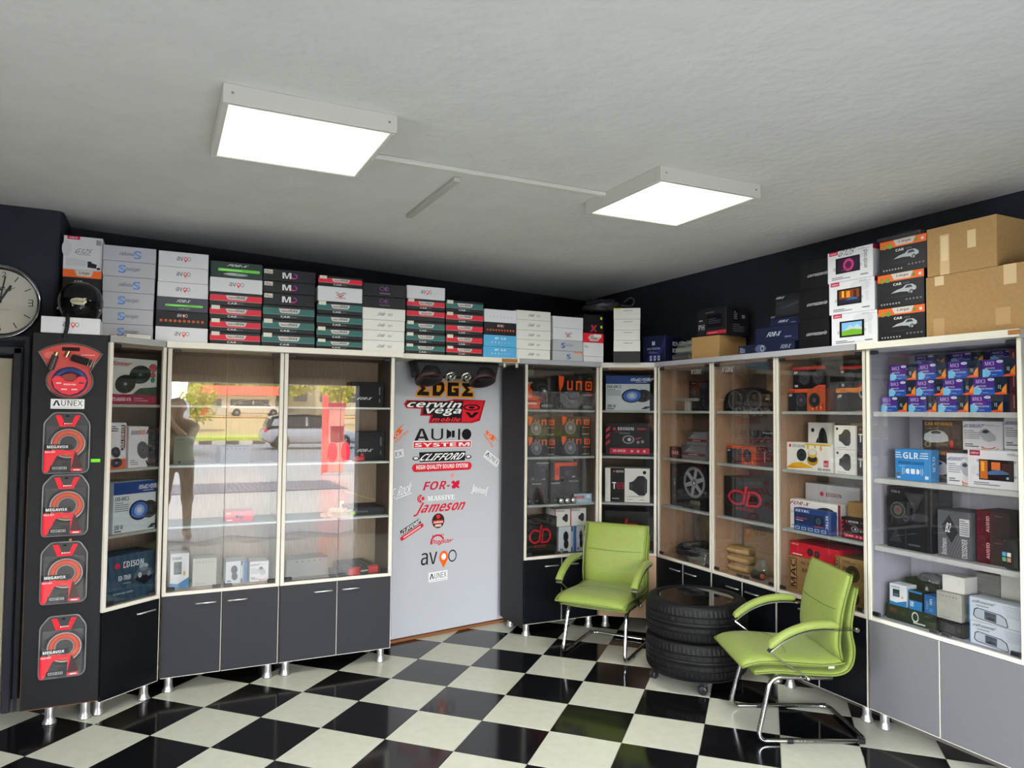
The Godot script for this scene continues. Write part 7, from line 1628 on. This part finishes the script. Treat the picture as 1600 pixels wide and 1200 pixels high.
func sign_frame(at):
	var t = thing("red_sign_stand", "tall red advertising stand on the pavement in front of the shop", "sign", at)
	var rm = mat("c04a48", 0.4); var dm = mat("7c1626", 0.4)
	part("post", box(0.14, 1.98, 0.1, 0.01), rm, t, Vector3(0, 0.99, 0))
	part("top_box", box(0.44, 0.13, 0.1, 0.01), dm, t, Vector3(0.29, 1.72, 0))
	part("panel", box(0.4, 1.6, 0.03, 0.005), mat("d88a80", 0.4), t, Vector3(0.28, 0.86, 0))
	part("dark_panel", box(0.34, 0.42, 0.034, 0.005), mat("6a1020", 0.4), t, Vector3(0.3, 1.0, 0))
	part("foot", box(0.8, 0.05, 0.4, 0.01), mat("dcdcdc", 0.5), t, Vector3(0.35, 0.025, 0))
	for k in 2: part("red_oval", lathe([[0.0, 0.02], [0.11, 0.018], [0.12, 0.0]], 24), mat("b81c30", 0.3), t, Vector3(0.2 + 0.32 * k, 0.55, -0.016), Vector3(-90, 0, 0)).scale = Vector3(1, 1, 2.2)

# ---------------------------------------------------------------- the person taking the picture: one continuous skin meshed from joints
func field_mesh(bones, cell, blend, grow):
	var lo = Vector3.ONE * 1e9; var hi = -lo
	for b in bones:
		lo = lo.min(b[0].min(b[1]) - Vector3.ONE * (max(b[2], b[3]) + grow)); hi = hi.max(b[0].max(b[1]) + Vector3.ONE * (max(b[2], b[3]) + grow))
	var N = Vector3i(((hi - lo) / cell).ceil()) + Vector3i.ONE * 2
	var F = PackedFloat32Array(); F.resize(N.x * N.y * N.z); F.fill(1.0)
	for b in bones:   # only the cells near each bone
		var rr = max(b[2], b[3]) + grow + cell
		var a0 = Vector3i(((b[0].min(b[1]) - Vector3.ONE * rr - lo) / cell).floor()).clamp(Vector3i.ZERO, N - Vector3i.ONE)
		var a1 = Vector3i(((b[0].max(b[1]) + Vector3.ONE * rr - lo) / cell).ceil()).clamp(Vector3i.ZERO, N - Vector3i.ONE)
		var ab = b[1] - b[0]; var l2 = max(ab.length_squared(), 1e-9)
		var sq = b[4] if b.size() > 4 else Vector3.ONE
		for z in range(a0.z, a1.z + 1):
			for y in range(a0.y, a1.y + 1):
				var k = (z * N.y + y) * N.x
				for x in range(a0.x, a1.x + 1):
					var p = lo + Vector3(x, y, z) * cell
					var tt = clampf((p - b[0]).dot(ab) / l2, 0.0, 1.0)
					var d = ((p - b[0] - ab * tt) * sq).length() - lerpf(b[2], b[3], tt)
					var f = F[k + x]
					var h = max(blend - absf(f - d), 0.0) / blend
					F[k + x] = minf(f, d) - h * h * blend * 0.25
	var idx = {}; var m = MB.new(); var acc = []
	for z in N.z - 1:
		for y in N.y - 1:
			for x in N.x - 1:
				var k = (z * N.y + y) * N.x + x
				var s = Vector3.ZERO; var cnt = 0
				var f0 = F[k]
				if absf(f0) > cell * 2.5: continue
				var c = [F[k], F[k + 1], F[k + N.x], F[k + N.x + 1], F[k + N.x * N.y], F[k + N.x * N.y + 1], F[k + N.x * N.y + N.x], F[k + N.x * N.y + N.x + 1]]
				for e in [[0, 1], [2, 3], [4, 5], [6, 7], [0, 2], [1, 3], [4, 6], [5, 7], [0, 4], [1, 5], [2, 6], [3, 7]]:
					if (c[e[0]] < 0.0) != (c[e[1]] < 0.0):
						var t = c[e[0]] / (c[e[0]] - c[e[1]])
						var pa = Vector3(e[0] & 1, (e[0] >> 1) & 1, e[0] >> 2); var pb = Vector3(e[1] & 1, (e[1] >> 1) & 1, e[1] >> 2)
						s += pa.lerp(pb, t); cnt += 1
				if cnt:
					idx[k] = m.v.size(); m.v.append(lo + (Vector3(x, y, z) + s / cnt) * cell)
					m.n.append(Vector3(c[1] - c[0] + c[3] - c[2] + c[5] - c[4] + c[7] - c[6], c[2] - c[0] + c[3] - c[1] + c[6] - c[4] + c[7] - c[5], c[4] - c[0] + c[5] - c[1] + c[6] - c[2] + c[7] - c[3]).normalized())
	var st = [1, N.x, N.x * N.y]
	for k in idx:
		for ax in 3:
			var u = st[(ax + 1) % 3]; var w = st[(ax + 2) % 3]
			var inside = F[k] < 0.0; var other = F[k + st[ax]] < 0.0
			if inside == other or not (idx.has(k - u) and idx.has(k - w) and idx.has(k - u - w)): continue
			var q = [idx[k], idx[k - u], idx[k - u - w], idx[k - w]]
			if inside: m.ix.append_array(PackedInt32Array([q[0], q[2], q[1], q[0], q[3], q[2]]))
			else: m.ix.append_array(PackedInt32Array([q[0], q[1], q[2], q[0], q[2], q[3]]))
	return m

func photographer():
	var t = thing("person", "person in khaki shirt and dark jeans holding up a phone, mirrored in the cabinet glass", "person", Vector3(0.22, 0, 0.82), 180.0)
	# local +z is where the person faces (towards the cabinets)
	var hd = Vector3(0.02, 1.56, 0.02)
	var hl = Vector3(0.17, 1.53, 0.66); var hr = Vector3(0.26, 1.53, 0.66)
	var B = []
	B.append([Vector3(0, 0.98, 0), Vector3(0, 1.12, 0.01), 0.145, 0.135, Vector3(0.85, 1, 1.25)])
	B.append([Vector3(0, 1.12, 0.01), Vector3(0, 1.34, 0.0), 0.14, 0.15, Vector3(0.85, 1, 1.3)])
	B.append([Vector3(-0.12, 1.39, 0), Vector3(0.12, 1.39, 0), 0.075, 0.075])
	B.append([Vector3(0, 1.38, 0), Vector3(0.01, 1.48, 0.01), 0.058, 0.052])
	B.append([hd + Vector3(0, 0.06, -0.01), hd + Vector3(0, 0.07, 0.0), 0.098, 0.098])
	B.append([hd + Vector3(0, -0.02, 0.03), hd + Vector3(0, 0.04, 0.03), 0.062, 0.075])
	for s in [[1, Vector3(0.19, 1.37, 0), Vector3(0.27, 1.2, 0.27), hr], [-1, Vector3(-0.19, 1.37, 0), Vector3(-0.12, 1.2, 0.29), hl]]:
		B.append([s[1], s[2], 0.058, 0.043]); B.append([s[2], s[3] - (s[3] - s[2]).normalized() * 0.05, 0.042, 0.027])
	for s in [[0.1, 0.14, 0.03], [-0.1, -0.12, 0.0]]:
		var hip = Vector3(s[0], 0.95, 0); var kn = Vector3(s[1], 0.5, 0.03 + s[2]); var an = Vector3(s[1] * 1.05, 0.1, -0.03 + s[2])
		B.append([hip, kn, 0.098, 0.066]); B.append([kn, an, 0.064, 0.046])
		B.append([an + Vector3(0, -0.05, 0.0), an + Vector3(0.02 * sign(s[0]), -0.058, 0.17), 0.048, 0.038])
	var m = field_mesh(B, 0.016, 0.05, 0.05)
	# face: brow, nose, mouth, ears on a finer grid of its own
	var H = [[hd + Vector3(0, 0.06, -0.01), hd + Vector3(0, 0.07, 0.0), 0.098, 0.098], [hd + Vector3(0, -0.02, 0.03), hd + Vector3(0, 0.04, 0.03), 0.062, 0.075], [hd + Vector3(0, 0.06, 0.09), hd + Vector3(0, 0.015, 0.118), 0.011, 0.016], [hd + Vector3(-0.024, -0.022, 0.088), hd + Vector3(0.024, -0.022, 0.088), 0.01, 0.01], [hd + Vector3(-0.035, 0.075, 0.085), hd + Vector3(0.035, 0.075, 0.085), 0.012, 0.012], [hd + Vector3(-0.1, 0.03, -0.005), hd + Vector3(-0.104, 0.065, -0.012), 0.01, 0.014], [hd + Vector3(0.1, 0.03, -0.005), hd + Vector3(0.104, 0.065, -0.012), 0.01, 0.014], [hd + Vector3(0, -0.12, -0.01), hd + Vector3(0, -0.04, 0.0), 0.05, 0.05]]
	var hm = field_mesh(H, 0.006, 0.02, 0.02)
	m.add(hm.mesh(), Transform3D())
	for s in [[hl, 1], [hr, -1]]:
		var w = s[0]; var g = s[1]
		var K = [[w + Vector3(0, -0.05, -0.02), w + Vector3(0, 0.02, 0.0), 0.026, 0.03]]
		for f in 4:
			var y = 0.035 - 0.02 * f; var l = [0.9, 1.0, 0.95, 0.75][f]
			var a = w + Vector3(0, y, 0.005); var b = a + Vector3(0.02 * g, 0.004, 0.035 * l); var c2 = b + Vector3(0.03 * g, 0, 0.012 * l)
			K.append([a, b, 0.0095, 0.0088]); K.append([b, c2, 0.0088, 0.0075])
		K.append([w + Vector3(0, 0.0, -0.02), w + Vector3(0.028 * g, 0.03, -0.012), 0.011, 0.009]); K.append([w + Vector3(0.028 * g, 0.03, -0.012), w + Vector3(0.045 * g, 0.04, 0.0), 0.009, 0.008])
		m.add(field_mesh(K, 0.004, 0.008, 0.012).mesh(), Transform3D())
	# skin, shirt, jeans and shoes are one surface coloured by height
	for p in m.v:
		var c = Color("b98a6c")
		if p.y < 0.075: c = Color("8f7a5c")
		elif p.y < 0.97: c = Color("15171e")
		elif p.y < 1.46 and p.z < 0.45: c = Color("7a6a4a")
		m.c.append(c.srgb_to_linear())
	part("body", m.mesh(), mats.print, t)
	var hair = []
	for i in 9:
		var a = lerp(0.15, PI / 2, i / 8.0); var r = PackedVector3Array()
		for j in 24: r.append(Vector3(cos(TAU * j / 24) * 0.107 * cos(a), 0.062 + 0.112 * sin(a) - 0.03 * (1.0 if sin(TAU * j / 24) < 0.2 else -0.5) * cos(a), sin(TAU * j / 24) * 0.107 * cos(a) - 0.012))
		hair.append(r)
	var hb = MB.new(); hb.grid(hair, false, true, true)
	part("hair", hb.mesh(), mat("1c1714", 0.7), t, hd)
	var ph = thing("phone", "dark phone held up in both hands by the person behind the viewpoint", "phone", Vector3(0.005, 1.515, 0.13))
	part("phone_body", box(0.082, 0.16, 0.009, 0.003), mat("141416", 0.15), ph, Vector3(0, 0, 0))
	part("lens_bump", lathe([[0.0, 0.002], [0.012, 0.002], [0.013, 0.0]], 18), mat("0c0c0e", 0.05), ph, Vector3(0.01, 0.06, -0.0045), Vector3(-90, 0, 0))
